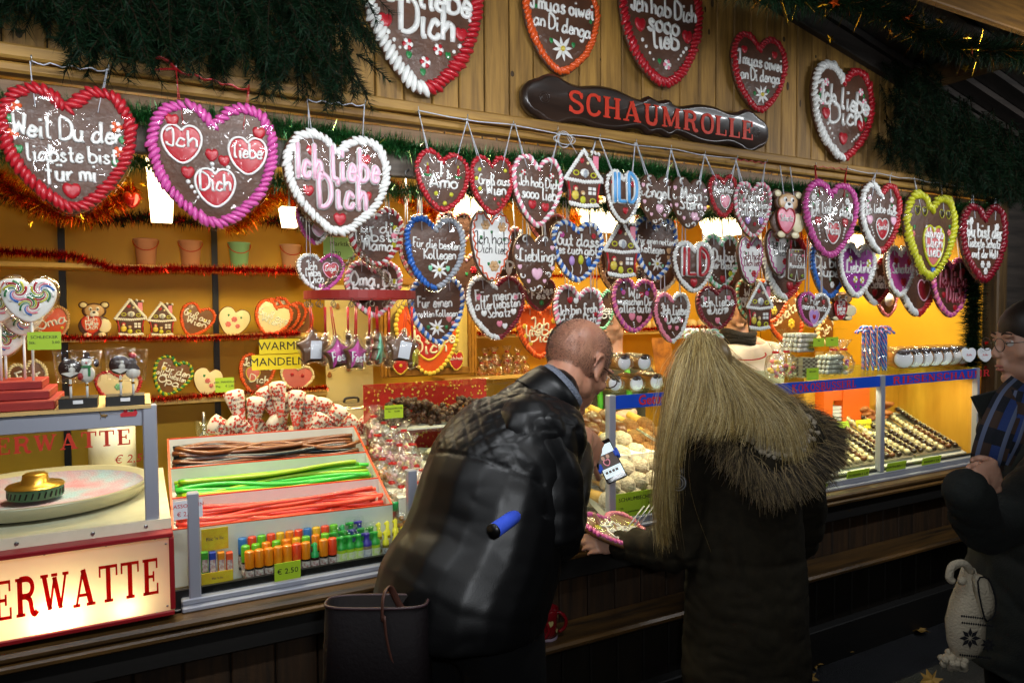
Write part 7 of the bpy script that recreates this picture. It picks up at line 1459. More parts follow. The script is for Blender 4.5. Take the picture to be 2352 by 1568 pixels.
quilt = np.clip((b_/Lb-.50)/.03, 0, 1)*np.clip((1.02-b_/Lb)/.04, 0, 1)*np.clip((dpt+.03)/.03, 0, 1)*np.clip((d_arm-.10)/.02, 0, 1)
cell = .047; f1 = np.abs(((a_+b_)/cell) % 1-.5)*2; f2 = np.abs(((a_-b_)/cell) % 1-.5)*2; g = np.minimum(1-f1, 1-f2) if False else np.minimum(1-np.abs(2*(((a_+b_)/cell) % 1)-1), 1-np.abs(2*(((a_-b_)/cell) % 1)-1))
V = V+N*(quilt*(np.minimum(g*3.2, 1)-1)*.003)[:, None]
for t0 in (.49, ): V = V-N*(np.exp(-((b_/Lb-t0)/.008)**2)*.004*(d_arm > .1))[:, None]
M_leather = mat('black_leather', '060607', .4, spec=.38, bump=(380, .10, .002))
jk = skin('leather_jacket', V, F, [M_leather], man)
m = MB(); limb(m, [SR+[-.012, .01, .012], SR*.5+ER*.5+[.012, -.012, 0], ER, ER*.45+WR*.55, WR*.80+ER*.20], [.083, .080, .071, .056, .041]); V, N, F = blob(m, .0065, 4)
q_ = (V-SR) @ ((ER-SR)/np.linalg.norm(ER-SR)); V = wrinkle(V, N, .004, (8, 8, 14), 9.3); el = np.exp(-((V-ER)**2).sum(1)/.09**2); V = V+N*(el*.005*np.sin(q_*70+4*nz(V, 9, 2.)))[:, None]; V = V+N*(.0022*np.clip(nz(V, (6, 6, 22), 4.), 0, 1))[:, None]
skin('jacket_sleeve', V, F, [M_leather], man)
m = MB(); a = np.linspace(0, 2*PI, 25)[:-1]; nu = CR_*.74+CF_*.25+np.array([0, 0, .60]); nu /= np.linalg.norm(nu); cx = frame(Nm+nu*.015, np.cross(nu, [0, 0, 1.]), nu); ring = lambda r, h, dy: np.array([xf(cx, (math.cos(q)*r, math.sin(q)*r*1.05+dy, h)) for q in a])
m.loft([ring(.088, -.03, 0), ring(.083, .015, .0), ring(.078, .042, .0), ring(.073, .042, .0), ring(.072, .0, 0)], caps=False); skin_ = m.build('jacket_collar', M_leather, man, -man.location)
m = MB(); m.loft([ring(.072, .0, 0), ring(.071, .048, 0), ring(.067, .06, 0), ring(.062, .055, 0), ring(.06, .02, 0)], caps=False); m.build('knit_collar', mat('grey_knit', '5a6070', .9, bump=(260, 1, .006), noise=(90, '7a808c', (1, 1, 8))), man, -man.location)
fl = [at(x, y, Y) for x, y, Y in ((1285, 965, -.60), (1338, 985, -.56), (1318, 1012, -.57), (1290, 1030, -.60))]; m = MB(); m.add(np.array(fl+[p+[.008, .012, 0] for p in fl]), [np.array([[0, 1, 2, 3], [7, 6, 5, 4], [0, 4, 5, 1], [1, 5, 6, 2], [2, 6, 7, 3]])], 0, False); m.build('jacket_flap', M_leather, man, -man.location)
# cropped hair round the bald crown
n = 26000; d = rnd(n); d = d[d[:, 1] < .55]; P = d*[.0785, .1005, .0895]+[0, -.014, .036]; hgt = P[:, 2]; keep = (RNG.random(len(P)) < np.clip((.112-hgt-.35*np.clip(P[:, 1], 0, 1))/.035, .03, 1)) & (hgt > -.035) & (P[:, 1] < .05); P = P[keep]; d = d[keep]
P = P*1.02; Pw = P @ Mh[:3, :3].T+Mh[:3, 3]; D = (d+[0, -.2, -.8]); D /= np.linalg.norm(D, axis=1)[:, None]; m = MB(); needles(m, Pw, D @ Mh[:3, :3].T, RNG.uniform(.004, .007, len(P)), .00035); m.build('cropped_hair', mat('cropped_brown', '3a3029', .6), man, -man.location)
# glasses
m = MB(); m.M = Mh.copy()
for q in (-1, 1): m.tube([(q*.078, -.01, .012), (q*.079, .04, .016), (q*.072, .1, .017)], [.0022, .003, .0045], 6, sq=.7); t = np.arange(13)*2*PI/12; m.tube(np.stack([q*.036+.026*np.cos(t), 0*t+.108, .012+.017*np.sin(t)], -1), .002, 5, caps=False)
m.tube([(-.01, .112, .016), (.01, .112, .016)], .002, 5); m.build('glasses', mat('brown_frame', '3a1710', .3, coat=.5), man, -man.location)
eyes(man, Mh, 1.02)
# phone on a selfie stick
pc = at(1397, 1058, -.34); pu = at(1368, 1018, -.33)-at(1404, 1102, -.33); pu /= np.linalg.norm(pu); vd = (CAM-pc)/np.linalg.norm(CAM-pc); Mp = frame(pc, -(vd*.9+np.array([-.1, 0, .35])), pu)
phn = thing('smartphone', 'black smartphone with a lit photo on its screen held over the counter', 'smartphone', pc); ph_rot = Matrix([list(Mp[i, :3])+[0] for i in range(3)]+[[0, 0, 0, 1]]).to_euler(); phn.rotation_euler = ph_rot
m = MB(); m.box((0, 0, 0), (.066, .008, .135), .003); m.tube(np.array([(.008*math.cos(q), -.0042, -.058+.008*math.sin(q)) for q in np.linspace(0, 6.28, 13)])*[.5, 1, 1]+[0, 0, -.029], .0004, 4); m.build('phone_body', mat('phone_black', '0a0a0c', .2, coat=.6), phn, (0, 0, 0))
m = MB(); m.add([(-.030, -.0046, -.052), (.030, -.0046, -.052), (.030, -.0046, .052), (-.030, -.0046, .052)], np.array([[0, 1, 2, 3]]), 0, False)
scr = mat('screen_white', (.62, .72, .75), .3, emit=.75); simg = mat('screen_photo', (.07, .055, .05), .3, emit=.6); m.add([(-.030, -.0048, -.022), (.030, -.0048, -.022), (.030, -.0048, .022), (-.030, -.0048, .022)], np.array([[0, 1, 2, 3]]), 1, False)
for q, z, s in ((-.006, -.005, .022), ): o = HEART[::2]*s; m.add(np.stack([o[:, 0]+q, np.full(len(o), -.005), o[:, 1]+z], -1), np.arange(len(o))[::-1].copy(), 2, False); o = o*.72; m.add(np.stack([o[:, 0]+q, np.full(len(o), -.0052), o[:, 1]+z], -1), np.arange(len(o))[::-1].copy(), 3, False)
for q, z in ((-.012, .012), (.004, .013)): t = np.arange(10)*2*PI/10; m.add(np.stack([q+.0055*np.cos(t), np.full(10, -.005), z+.007*np.sin(t)], -1), np.arange(10)[::1].copy(), 4, False)
for k in range(4): m.box((-.02+.011*k, -.0048, -.035), (.008, .0006, .008), mi=1)
m.build('screen', [scr, simg, mat('screen_pink', (.55, .2, .25), .3, emit=.7), mat('screen_dark', (.05, .03, .03), .3, emit=.5), mat('screen_skin', (.4, .25, .18), .3, emit=.6)], phn, (0, 0, 0))
stk = thing('selfie_stick', 'selfie stick with blue foam handle and blue phone clamps under the man\'s arm', 'selfie stick', at(1165, 1197, -.80))
h0 = at(1135, 1218, -.84); h1 = at(1190, 1180, -.80); c0 = at(1361, 1074, -.35); m = MB(); m.tube([h0, h1], .0155, 14); part('foam_handle', m, mat('blue_foam', '3456d8', .8, bump=(300, .4, .002)), stk)
m = MB(); m.tube([h0+(h0-h1)*.05, h0], .0158, 14); m.tube([h1, c0-[.03, .01, .012]], .006, 10); m.tube([c0-[.04, .012, .016], c0], .011, 8); m.box(c0+[.004, 0, .004], (.03, .02, .022), .003); part('rod', m, mat('stick_black', '0c0c0c', .35), stk)
m = MB()
for q in (-1, 1): m.M = Mp; m.box((q*.037, -.002, 0.012*q), (.009, .018, .032), .003); m.box((q*.031, -.0075, .012*q), (.012, .004, .02), .002)
part('phone_clamp', m, mat('blue_clamp', '2a5ad8', .4), stk)

# ------------------------------------------------------------------ blonde woman in the olive parka
Fw = np.array([.62, .78, 0]); Rw = np.array([.78, -.62, 0]); Cw = at(1712, 1010, -.44); SLw = at(1592, 1032, -.36); SRw = at(1838, 1012, -.58); Nw = at(1668, 955, -.46); Hw = at(1618, 862, -.42)
Mw = frame(Hw, -CR_*.38+CF_*.75+np.array([0, 0, -.42]), (-.12, .1, 1)); ELw = at(1566, 1262, -.38); WLw = at(1412, 1252, -.16); ERw = at(1838, 1240, -.45); WRw = at(1700, 1230, -.2); Pw_ = at(1712, 1330, -.46)
m = MB(); head(m, Mw, .95, True); limb(m, [xf(Mw, (0, -.03, -.03)), Nw], [.05, .06]); limb(m, [Nw, Cw, Pw_], [.07, .11, .13]); limb(m, [SLw, Nw, SRw], [.05, .06, .05]); limb(m, [SLw, ELw, WLw], [.045, .036, .024]); limb(m, [SRw, ERw, WRw], [.045, .036, .024])
gb = at(1420, 1220, -.15); HWl = frame(WLw, gb+np.array([-.03, .0, -.005])-WLw, (.2, .25, 1)); HWl[:3, 2] *= 1; hand(m, frame(WLw, at(1375, 1248, -.16)-WLw, (.45, -.75, .35)), (.55, .7, .75, .8), -.9, 1, .92); hand(m, frame(WRw, (-.5, .6, 0), (0, 0, 1)), (.6, .6, .6, .7), .3, 1, .92)
for s in (-1, 1):
    hip = Pw_+Rw*s*.08; foot = np.array([hip[0], hip[1], .06]); limb(m, [hip, (hip+foot)/2, foot], [.09, .055, .04]); m.ball(foot+Fw*.06+[0, 0, -.03], (.1, .042, .035), 10, 8, R3(0, 0, math.atan2(Fw[1], Fw[0])))
V, N, F = blob(m, .0055, 3); base = Vector((Pw_[0], Pw_[1], 0)); wom = tag(skin('person', V-np.array(base), F, [M_skin2], None, None, base), 'woman with long blonde hair in an olive parka with fur hood, holding a gingerbread', 'person')
m = MB()
for s in (-1, 1): hip = Pw_+Rw*s*.08; foot = np.array([hip[0], hip[1], .05]); limb(m, [hip, (hip+foot)/2, foot], [.1, .075, .06])
V, N, F = blob(m, .013, 4); skin('trousers', V, F, [mat('black_cloth')], wom)
m = MB(); hem = np.array([Pw_[0]+.005, Pw_[1], .30])
etube(m, [(hem, Rw, .205, .165), (hem*.6+Pw_*.4, Rw, .205, .16), (Pw_, Rw, .195, .15), (Pw_*.5+Cw*.5+[0, 0, .0], Rw, .175, .135), (Cw, Rw, .20, .135), (Cw*.4+Nw*.6+[.03, -.01, 0], Rw, .175, .11), (Nw, Rw, .1, .09)])
limb(m, [SLw, Nw+[.04, -.02, -.03], SRw], [.075, .08, .08]); limb(m, [SLw, SLw*.5+ELw*.5+[-.01, -.01, 0], ELw, ELw*.45+WLw*.55, WLw+(ELw-WLw)*.06], [.075, .07, .07, .06, .047]); limb(m, [SRw, ERw, WRw], [.075, .068, .05])
V, N, F = blob(m, .0075, 5); V = wrinkle(V, N, .008, (5, 5, 7), 8.1); V = wrinkle(V, N, .004, (13, 13, 22), 2.2)
arm = np.clip(1-np.abs((V-ELw) @ np.array([.0, 0, 1.]))/.12, 0, 1)*(V[:, 0] < ELw[0]+.1); V = V+N*(arm*.006*np.sin((V-WLw) @ ((ELw-WLw)/np.linalg.norm(ELw-WLw))*95))[:, None]
wz = V[:, 2]-Pw_[2]; V = V-N*(np.exp(-((wz-.09)/.010)**2)*.005)[:, None]
skin('parka', V, F, [mat('olive_cloth', '231e13', .9, noise=(40, '1a160d'), bump=(320, .4, .003), spec=.2)], wom)
# fur-edged hood lying on the back
hc = at(1752, 985, -.60); m = MB(); hl = at(1612, 945, -.50); hr = at(1888, 985, -.60); hb_ = at(1762, 1088, -.63); ht = at(1745, 925, -.50)
V0 = [(hl+ht)/2+[.03, .02, 0], hl, (hl+hb_)/2+[-.01, -.03, -.02], hb_, (hb_+hr)/2+[.02, -.03, -.02], hr, (hr+ht)/2+[.02, .02, .01], ht]; ringp = cr(np.array(V0), 6, True)
limb(m, [hl+[.03, .02, -.02], hb_+[0, .05, .02], hr+[-.03, .03, -.02]], [.05, .075, .05]); limb(m, [hl+[.05, .04, 0], ht+[0, .03, -.03], hr+[-.04, .03, 0]], [.05, .06, .05]); V, N, F = blob(m, .01, 4); skin('hood', V, F, [mat('olive_cloth')], wom)
m = MB(); q = ringp; c_ = q.mean(0); C = []; 
for i in range(900): t = RNG.uniform(.35, 1); k = RNG.integers(0, len(q)); C.append(q[k]*(1-.6*t)+c_*.6*t+np.array([-.005, -.022, .022])+RNG.normal(0, .006, 3))
m.balls(np.array(C)+[0, .0, .0], np.full((900, 3), .007), None, 7, 5); m.build('fleece_lining', mat('cream_fleece', '9a8f7c', .95, bump=(200, 1, .006)), wom, -wom.location)
nf = 14000; k = RNG.integers(0, len(q), nf); P0 = q[k]+RNG.normal(0, .012, (nf, 3)); out = (q[k]-c_); out /= np.linalg.norm(out, axis=1)[:, None]; out = out+np.array([0, -.55, -.25])+RNG.normal(0, .38, (nf, 3)); out /= np.linalg.norm(out, axis=1)[:, None]; ln = RNG.uniform(.04, .09, nf)
npt = 5; t = np.linspace(0, 1, npt)[None, :, None]; PP = P0[:, None]+out[:, None]*ln[:, None, None]*t+np.array([0, 0, -.022])*t**2
m = MB(); th = np.arange(3)*2*PI/3; T = np.gradient(PP, axis=1); T /= np.linalg.norm(T, axis=2)[:, :, None]; U = np.cross(T, RNG.normal(size=(nf, 1, 3))); U /= np.linalg.norm(U, axis=2)[:, :, None]; W2 = np.cross(T, U); rad = .0011*np.linspace(1, .25, npt)[None, :, None, None]
Q = PP[:, :, None]+rad*(np.cos(th)[:, None]*U[:, :, None]+np.sin(th)[:, None]*W2[:, :, None]); kk, jj = np.meshgrid(np.arange(npt-1), np.arange(3), indexing='ij'); f0 = np.stack([kk*3+jj, kk*3+(jj+1) % 3, (kk+1)*3+(jj+1) % 3, (kk+1)*3+jj], -1).reshape(-1, 4); gi = RNG.integers(0, 3, nf)
for g_ in range(3): z_ = Q[gi == g_]; m.add(z_.reshape(-1, 3), (f0[None]+(np.arange(len(z_))*npt*3)[:, None, None]).reshape(-1, 4), g_)
m.build('fur_trim', [mat('fur_brown', '4a3c26', .6), mat('fur_dark', '1f1a12', .7), mat('fur_tan', '8a7650', .6)], wom, -wom.location)
# hair
GX = [[(1588, 800, -.40), (1548, 850, -.42), (1527, 960, -.44), (1516, 1080, -.45), (1514, 1180, -.45), (1522, 1270, -.44)], [(1592, 778, -.44), (1553, 850, -.48), (1540, 960, -.50), (1532, 1080, -.50), (1528, 1170, -.49), (1535, 1240, -.47)], [(1597, 772, -.46), (1575, 850, -.52), (1558, 930, -.54), (1546, 1000, -.53), (1538, 1060, -.52), (1534, 1110, -.51)],
      [(1602, 770, -.47), (1600, 850, -.54), (1590, 910, -.56), (1576, 950, -.57), (1570, 980, -.57), (1566, 1000, -.57)], [(1608, 770, -.47), (1630, 850, -.545), (1642, 920, -.57), (1638, 965, -.60), (1630, 990, -.61), (1622, 1010, -.62)], [(1614, 770, -.47), (1656, 850, -.53), (1700, 920, -.58), (1715, 965, -.62), (1712, 990, -.64), (1705, 1010, -.65)],
      [(1620, 772, -.46), (1672, 850, -.51), (1730, 915, -.57), (1775, 965, -.62), (1795, 1015, -.65), (1800, 1060, -.66)], [(1626, 775, -.45), (1688, 850, -.48), (1755, 905, -.53), (1805, 950, -.60), (1832, 1010, -.64), (1848, 1085, -.66)], [(1632, 782, -.42), (1690, 850, -.44), (1760, 895, -.50), (1820, 940, -.58), (1856, 1000, -.62), (1872, 1060, -.64)],
      [(1636, 788, -.38), (1688, 832, -.39), (1742, 872, -.43), (1795, 915, -.51), (1835, 960, -.57), (1856, 1015, -.61)]]
G = np.array([[at(*p) for p in g] for g in GX]); m = MB()
S_ = np.array([resample(cr(g, 4), 16) for g in G]); inn = S_+CF_*.018; SS = np.array([[cr(inn[:, j], 4)[i] for j in range(10)] for i in range(37)]); m.loft(SS.transpose(1, 0, 2), 1, False, False)
m.M = Mw.copy(); m.ball((0, -.018, .040), (.080, .102, .088), 18, 12, mi=1); m.M = None
strands(m, G, 8200, .00072, .009, 16, 13, 0, .13, 4); strands(m, G[:, :4], 2200, .00085, .006, 12, 0, 0, .05, 4); strands(m, G, 500, .0005, .03, 16, 0, 0, .2, 4)
hr_ = [mat('hair_blonde', 'b59a5a', .36, spec=.5), mat('hair_dark_blonde', '6a5530', .42), mat('hair_light', 'dcc892', .34), mat('hair_mid', '9a8249', .38)]; m.build('long_hair', hr_, wom, -wom.location)
eyes(wom, Mw, .95)
# arm badge
bp = at(1558, 1108, -.492); m = MB(); t = np.arange(20)*2*PI/20; nrm = (CAM-bp)/np.linalg.norm(CAM-bp)+np.array([-.5, 0, 0]); m.M = frame(bp, -nrm, (0, 0, 1)); c = np.stack([np.cos(t), np.sin(t)], -1)
slabshape(m, c*.026, .005, 0, .001); slabshape(m, c*[.016, .014]+[0, .034], .005, 0, .001)
for r in (.023, .015): m.tube(np.stack([np.cos(np.append(t, 0))*r, np.full(21, -.003), np.sin(np.append(t, 0))*r], -1), .0011, 4, 1, False)
m.tube([(-.005, -.003, -.007), (-.005, -.003, .008), (.003, -.003, .006), (-.004, -.003, 0), (.006, -.003, -.007)], .001, 4, 1); m.tube([(-.01, -.003, .03), (-.009, -.003, .04), (-.004, -.003, .034), (0, -.003, .043), (.004, -.003, .034), (.009, -.003, .04), (.01, -.003, .03)], .0011, 4, 1)
m.build('arm_badge', [M_black, mat('silver_thread', '8a8f98', .4, metal=.5)], wom, -wom.location)
# the gingerbread she holds
hg = heart('gingerbread heart in film lying in the blonde woman\'s hand over the ledge', (1350, 1150, 1500, 1290), -.13, 'mp', [('Ich', -.1, .15, .1), ('liebe', .05, .0, .1), ('Dich', .0, -.15, .1)], [('f', -.3, .1, .06, 'y'), ('f', -.2, .28, .06, 'y'), ('f', .3, .1, .06, 'y')], mode='half', n=50, cake='l', group='gingerbread held by a shopper'); hg.location = Vector(gb); hg.scale = (1, 1, 1)
hg.rotation_euler = (R(-70), R(8), R(10))
m = MB(); 
for dx in (0, .05, .1): p = gb+np.array([.03+dx*.5, -.02, .02]); m.tube([p, p+[.09, .03, .05]], .0035, 4, sq=.3)
tg = m.build('ribbon', M_ribw, None, (0, 0, 0)); tg.parent = hg; tg.matrix_parent_inverse = Matrix.LocRotScale(hg.location, hg.rotation_euler, hg.scale).inverted()
# ------------------------------------------------------------------ woman cut by the right edge
fL = -CR_*.96+CF_*.12; Hl = at(2374, 792, -1.02); Ml = frame(Hl, fL+np.array([0, 0, -.06]), (0, 0, 1)); Nl = Hl+np.array([0, 0, -.19])-fL*.025; Cl = Nl+[0, 0, -.24]; Pl = Nl+[0, 0, -.56]
SLl = Nl-CF_*.15+[0, 0, -.06]; SRl = Nl+CF_*.15+[0, 0, -.06]; ELl = at(2266, 1212, -1.22); WLl = at(2222, 1118, -1.31); ERl = at(2352, 1250, -.86); WRl = at(2400, 1185, -.98)
m = MB(); head(m, Ml, .97, True); limb(m, [xf(Ml, (0, -.03, -.03)), Nl], [.05, .06]); limb(m, [Nl, Cl, Pl], [.07, .11, .13]); limb(m, [SLl, Nl, SRl], [.05, .06, .05]); limb(m, [SLl, ELl, WLl], [.042, .026, .022]); limb(m, [SRl, ERl, WRl], [.045, .036, .025])
hand(m, frame(WLl, at(2290, 1088, -1.32)-WLl, (-.4, -.85, -.1)), (1.15, 1.2, 1.25, 1.3), .9, 1, .95); hand(m, frame(WRl, at(2385, 1130, -1.02)-WRl, (-.5, -.7, .1)), (.9, 1, 1, 1.1), .5, -1, .95)
for s in (-1, 1):
    hip = Pl+CF_*s*.08; foot = np.array([hip[0], hip[1], .06]); limb(m, [hip, (hip+foot)/2, foot], [.09, .055, .04]); m.ball(foot+fL*.06+[0, 0, -.03], (.1, .042, .035), 10, 8, R3(0, 0, math.atan2(fL[1], fL[0])))
V, N, F = blob(m, .0052, 2); base = Vector((Pl[0], Pl[1], 0)); lady = tag(skin('person', V-np.array(base), F, [M_skin2], None, None, base), 'woman with glasses in a dark green coat and plaid scarf at the right edge', 'person')
m = MB(); etube(m, [(np.array([Pl[0], Pl[1], .52]), CF_, .225, .19), (Pl, CF_, .205, .17), (Pl*.5+Cl*.5, CF_, .195, .155), (Cl+fL*.02, CF_, .205, .155), (Nl+[0, 0, -.06], CF_, .17, .11), (Nl+[0, 0, .02], CF_, .08, .08)]); limb(m, [SLl, Nl+[0, 0, -.05], SRl], [.075, .08, .075])
limb(m, [SLl, SLl*.5+ELl*.5-CF_*.02, ELl, WLl+(ELl-WLl)*.04], [.075, .072, .060, .041]); limb(m, [SRl, ERl, WRl], [.075, .07, .052]); V, N, F = blob(m, .0085, 5); V = wrinkle(V, N, .009, (5, 5, 7), 4.4); V = wrinkle(V, N, .004, (14, 14, 18), 7.7)
M_coat = mat('dark_green_cloth', '141a17', .85, noise=(30, '0f1311'), bump=(250, .4, .003)); skin('coat', V, F, [M_coat], lady)
m = MB()
for s in (-1, 1): hip = Pl+CF_*s*.08; foot = np.array([hip[0], hip[1], .05]); limb(m, [hip, (hip+foot)/2, foot], [.1, .075, .065])
V, N, F = blob(m, .014, 4); skin('trousers', V, F, [mat('black_cloth')], lady)
m = MB(); m.M = Ml.copy(); m.ball((0, -.014, .05), (.083, .101, .086), 18, 12); m.ball((0, -.12, .0), (.045, .05, .05), 12, 8); 
for q in (-1, 1): m.ball((q*.062, -.02, .03), (.022, .06, .05), 12, 8)
m.M = None; n_ = m.n; m.build('hair', mat('hair_dark', '15100d', .45, noise=(8, '2a211b', (60, 60, 3)), bump=(30, .4, .003)), lady, -lady.location)
m = MB(); m.M = Ml.copy()
for q in (-1, 1): t = np.arange(17)*2*PI/16; m.tube(np.stack([q*.034+.025*np.cos(t), 0*t+.108, .008+.019*np.sin(t)], -1), .0013, 5, caps=False); m.tube([(q*.058, .107, .014), (q*.078, .05, .016), (q*.080, -.01, .014)], .0013, 5)
m.tube([(-.010, .108, .012), (0, .112, .016), (.010, .108, .012)], .0013, 5); m.build('glasses', mat('thin_metal', '6a6058', .3, metal=.8), lady, -lady.location); eyes(lady, Ml, .97)
m = MB(); m.M = Ml.copy(); m.ball((0, .094, -.0555), (.018, .009, .0045), 10, 6); m.ball((0, .092, -.066), (.016, .009, .005), 10, 6); m.build('lips', M_lip, lady, -lady.location)
# fleece collar, lapel and plaid scarf
m = MB(); th = np.linspace(-.3, PI+.3, 18); col = lambda r, h: np.array([Nl+fL*(math.sin(q)*r*.9+.01)-CF_*math.cos(q)*r+np.array([0, 0, h-.04*math.sin(q)]) for q in th]); m.loft([col(.085, -.02), col(.09, .04), col(.098, .055), col(.105, .03), col(.11, -.03)], caps=False, close=False); m.build('fleece_collar', mat('fleece_cream', 'a8a090', .9, bump=(220, .8, .004)), lady, -lady.location)
lap = [at(2300, 895, -1.17), at(2236, 912, -1.17), at(2262, 965, -1.19), at(2312, 985, -1.2)]; m = MB(); m.add(np.array(lap+[p+CF_*.012 for p in lap]), [np.array([[0, 1, 2, 3], [7, 6, 5, 4], [0, 4, 5, 1], [1, 5, 6, 2], [2, 6, 7, 3], [3, 7, 4, 0]])], 0, False); m.build('coat_lapel', M_coat, lady, -lady.location)
SCM = [mat('scarf_navy', '10141f', .9, bump=(300, .6, .003)), mat('scarf_blue', '22376e', .9, bump=(300, .6, .003)), mat('scarf_light', '5a6480', .9), mat('scarf_brown', '3a2a22', .9)]
def scarf(path, w, nm):
    C = cr(np.array([at(*p) for p in path]), 6); k = len(C); T = np.gradient(C, axis=0); T /= np.linalg.norm(T, axis=1)[:, None]; vv = CAM-C; vv /= np.linalg.norm(vv, axis=1)[:, None]; S = np.cross(T, vv); S /= np.linalg.norm(S, axis=1)[:, None]; nc = 9
    ww = np.interp(np.linspace(0, 1, k), np.linspace(0, 1, len(w)), w); u = np.linspace(-1, 1, nc); V = C[:, None]+S[:, None]*(u[None, :, None]*ww[:, None, None])+vv[:, None]*(.012*np.cos(u*1.5)+.004*np.sin(u*9))[None, :, None]; m = MB(); off = V-vv[:, None]*.016
    m.V.append(np.concatenate([V.reshape(-1, 3), off.reshape(-1, 3)])); m.n = 2*k*nc; ix = lambda i, j: i*nc+j
    for i in range(k-1):
        for j in range(nc-1):
            c = (2 if j == 1 or j == 6 else 1 if j in (2, 3) and (i//3) % 3 != 1 else 3 if (i//3) % 2 == 1 else 0); m.F.append((np.array([[ix(i, j), ix(i+1, j), ix(i+1, j+1), ix(i, j+1)]]), c, True)); m.F.append((np.array([[ix(i, j+1), ix(i+1, j+1), ix(i+1, j), ix(i, j)]])+k*nc, c, True))
    return m.build(nm, SCM, lady, -lady.location)
scarf([(2352, 880, -1.2), (2322, 915, -1.215), (2290, 985, -1.215), (2270, 1050, -1.2), (2268, 1078, -1.18)], [.03, .032, .034, .034, .03], 'plaid_scarf'); scarf([(2352, 900, -1.23), (2338, 950, -1.235), (2318, 1010, -1.23), (2296, 1062, -1.2)], [.024, .026, .026, .022], 'plaid_scarf')
# knitted hat hanging from her coat
M_kn = mat('cream_knit', 'b9ae98', .9, bump=(190, 1, .005)); M_knd = mat('black_knit', '14141a', .9, bump=(190, 1, .005)); hp = at(2210, 1400, -1.12); hat = thing('knitted_hat', 'cream knitted hat with black star pattern and pompom hanging from the dark coat', 'hat', hp)
S_ = at(2211, 1400, -1.12)-at(2210, 1400, -1.12); U_ = at(2210, 1399, -1.12)-at(2210, 1400, -1.12); px_ = lambda x, y, d=0: (x-2210)*np.linalg.norm(U_)*CR_-np.array([0, 0, 1])*(y-1400)*np.linalg.norm(U_)-CF_*d
m = MB(); rs = []
for y, x0, x1, dp in ((1305, 2208, 2236, .015), (1340, 2200, 2248, .025), (1380, 2186, 2256, .035), (1430, 2176, 2258, .042), (1475, 2180, 2258, .038), (1500, 2188, 2245, .025), (1508, 2196, 2225, .015)):
    c = px_((x0+x1)/2, y); a = (x1-x0)/2*np.linalg.norm(U_)*.96; t = np.arange(20)*2*PI/20; rs.append(c+np.cos(t)[:, None]*a*CR_+np.sin(t)[:, None]*dp*CF_)
m.loft(rs); m.build('hat_body', M_kn, hat, (0, 0, 0))
m = MB(); C = [px_(2194, 1516)+RNG.normal(0, .011, 3) for _ in range(70)]; m.balls(np.array(C), np.full((70, 3), .009), None, 6, 5); m.build('pompom', M_kn, hat, (0, 0, 0))
m = MB(); 
for k in range(2): m.tube(cr([px_(2222, 1310, .01), px_(2200, 1288, .02), px_(2175, 1292+6*k, .02), px_(2168, 1318, .02), px_(2176, 1328, .02)], 5), .009-.002*k, 8)
m.ball(px_(2196, 1326, .02), .011, 8, 6); m.build('braided_cord', M_kn, hat, (0, 0, 0))
m = MB(); fl_ = [(2214, 1318), (2236, 1312), (2252, 1350), (2254, 1385), (2244, 1402), (2230, 1398)]; q = cr(np.array(fl_), 3, True); V = np.array([px_(x, y, .046) for x, y in q]); m.loft([V+CF_*.02, V, V.mean(0)+(V-V.mean(0))*.3-CF_*.006]); m.tube(np.concatenate([V, V[:1]])-CF_*.002, .0022, 4, 1, False); m.build('ear_flap', [M_kn, M_knd], hat, (0, 0, 0))
m = MB()
def pstar(cx, cy, r, d):
    for k in range(8):
        a = k*PI/4; o = [(0, .12), (.2, .5), (0, 1), (-.2, .5)]; V = [px_(cx+r*(p[0]*math.cos(a)+p[1]*math.sin(a)), cy-r*(p[1]*math.cos(a)-p[0]*math.sin(a)), d) for p in o]; m.add(V, np.array([[0, 1, 2, 3]]), 0, False)
pstar(2202, 1445, 24, .0445); pstar(2244, 1462, 17, .040)
for y, d in ((1398, .0385), (1486, .0355), (1412, .0405)):
    for x in range(2184, 2254, 5): V = [px_(x+a, y+b+(x-2184)*.12, d) for a, b in ((0, 0), (2.6, -3.4), (5.2, 0), (2.6, 3.4))]; m.add(V, np.array([[0, 1, 2, 3]]), 0, False)
m.build('knit_pattern', M_knd, hat, (0, 0, 0))
# ------------------------------------------------------------------ the two vendors inside
def vendor(hpx, Y, fw, lab, scale=.97):
    H = at(*hpx, Y); f = np.array(fw, float); M = frame(H, f, (0, 0, 1)); r = np.cross(f, [0, 0, 1.]); r[2] = 0; r /= np.linalg.norm(r); Nk = H+[0, 0, -.19]; Ck = Nk+[0, 0, -.25]; Pk = Nk+[0, 0, -.6]; return H, M, r, Nk, Ck, Pk
H, M, r, Nk, Ck, Pk = vendor((1402, 742), .74, -CF_*.85-CR_*.45+np.array([0, 0, -.12]), '')
Sl, Sr = Nk+r*.16+[0, 0, -.07], Nk-r*.16+[0, 0, -.07]; wr = at(1452, 948, .50); hw = at(1424, 962, .44)
m = MB(); head(m, M, .95, True); limb(m, [xf(M, (0, -.03, -.03)), Nk], [.05, .06]); limb(m, [Nk, Ck, Pk], [.07, .11, .13]); limb(m, [Sl, Nk, Sr], [.05, .06, .05])
arms = []
for S, w in ((Sl, wr), (Sr, at(1330, 960, .5))): e = (S+w)/2+np.array([0, .05, -.14]); limb(m, [S, e, w], [.045, .036, .025]); arms.append((S, e, w))
hand(m, frame(wr, hw-wr, (0, -.5, .8)), (.6, .8, .9, 1), .5, 1, .95); hand(m, frame(at(1330, 960, .5), (-.2, -.8, -.3), (0, 0, 1)), (.5, .6, .7, .8), .3, -1, .95); limb(m, [Pk, [Pk[0], Pk[1], .03]], [.13, .1]); V, N, F = blob(m, .006, 2)
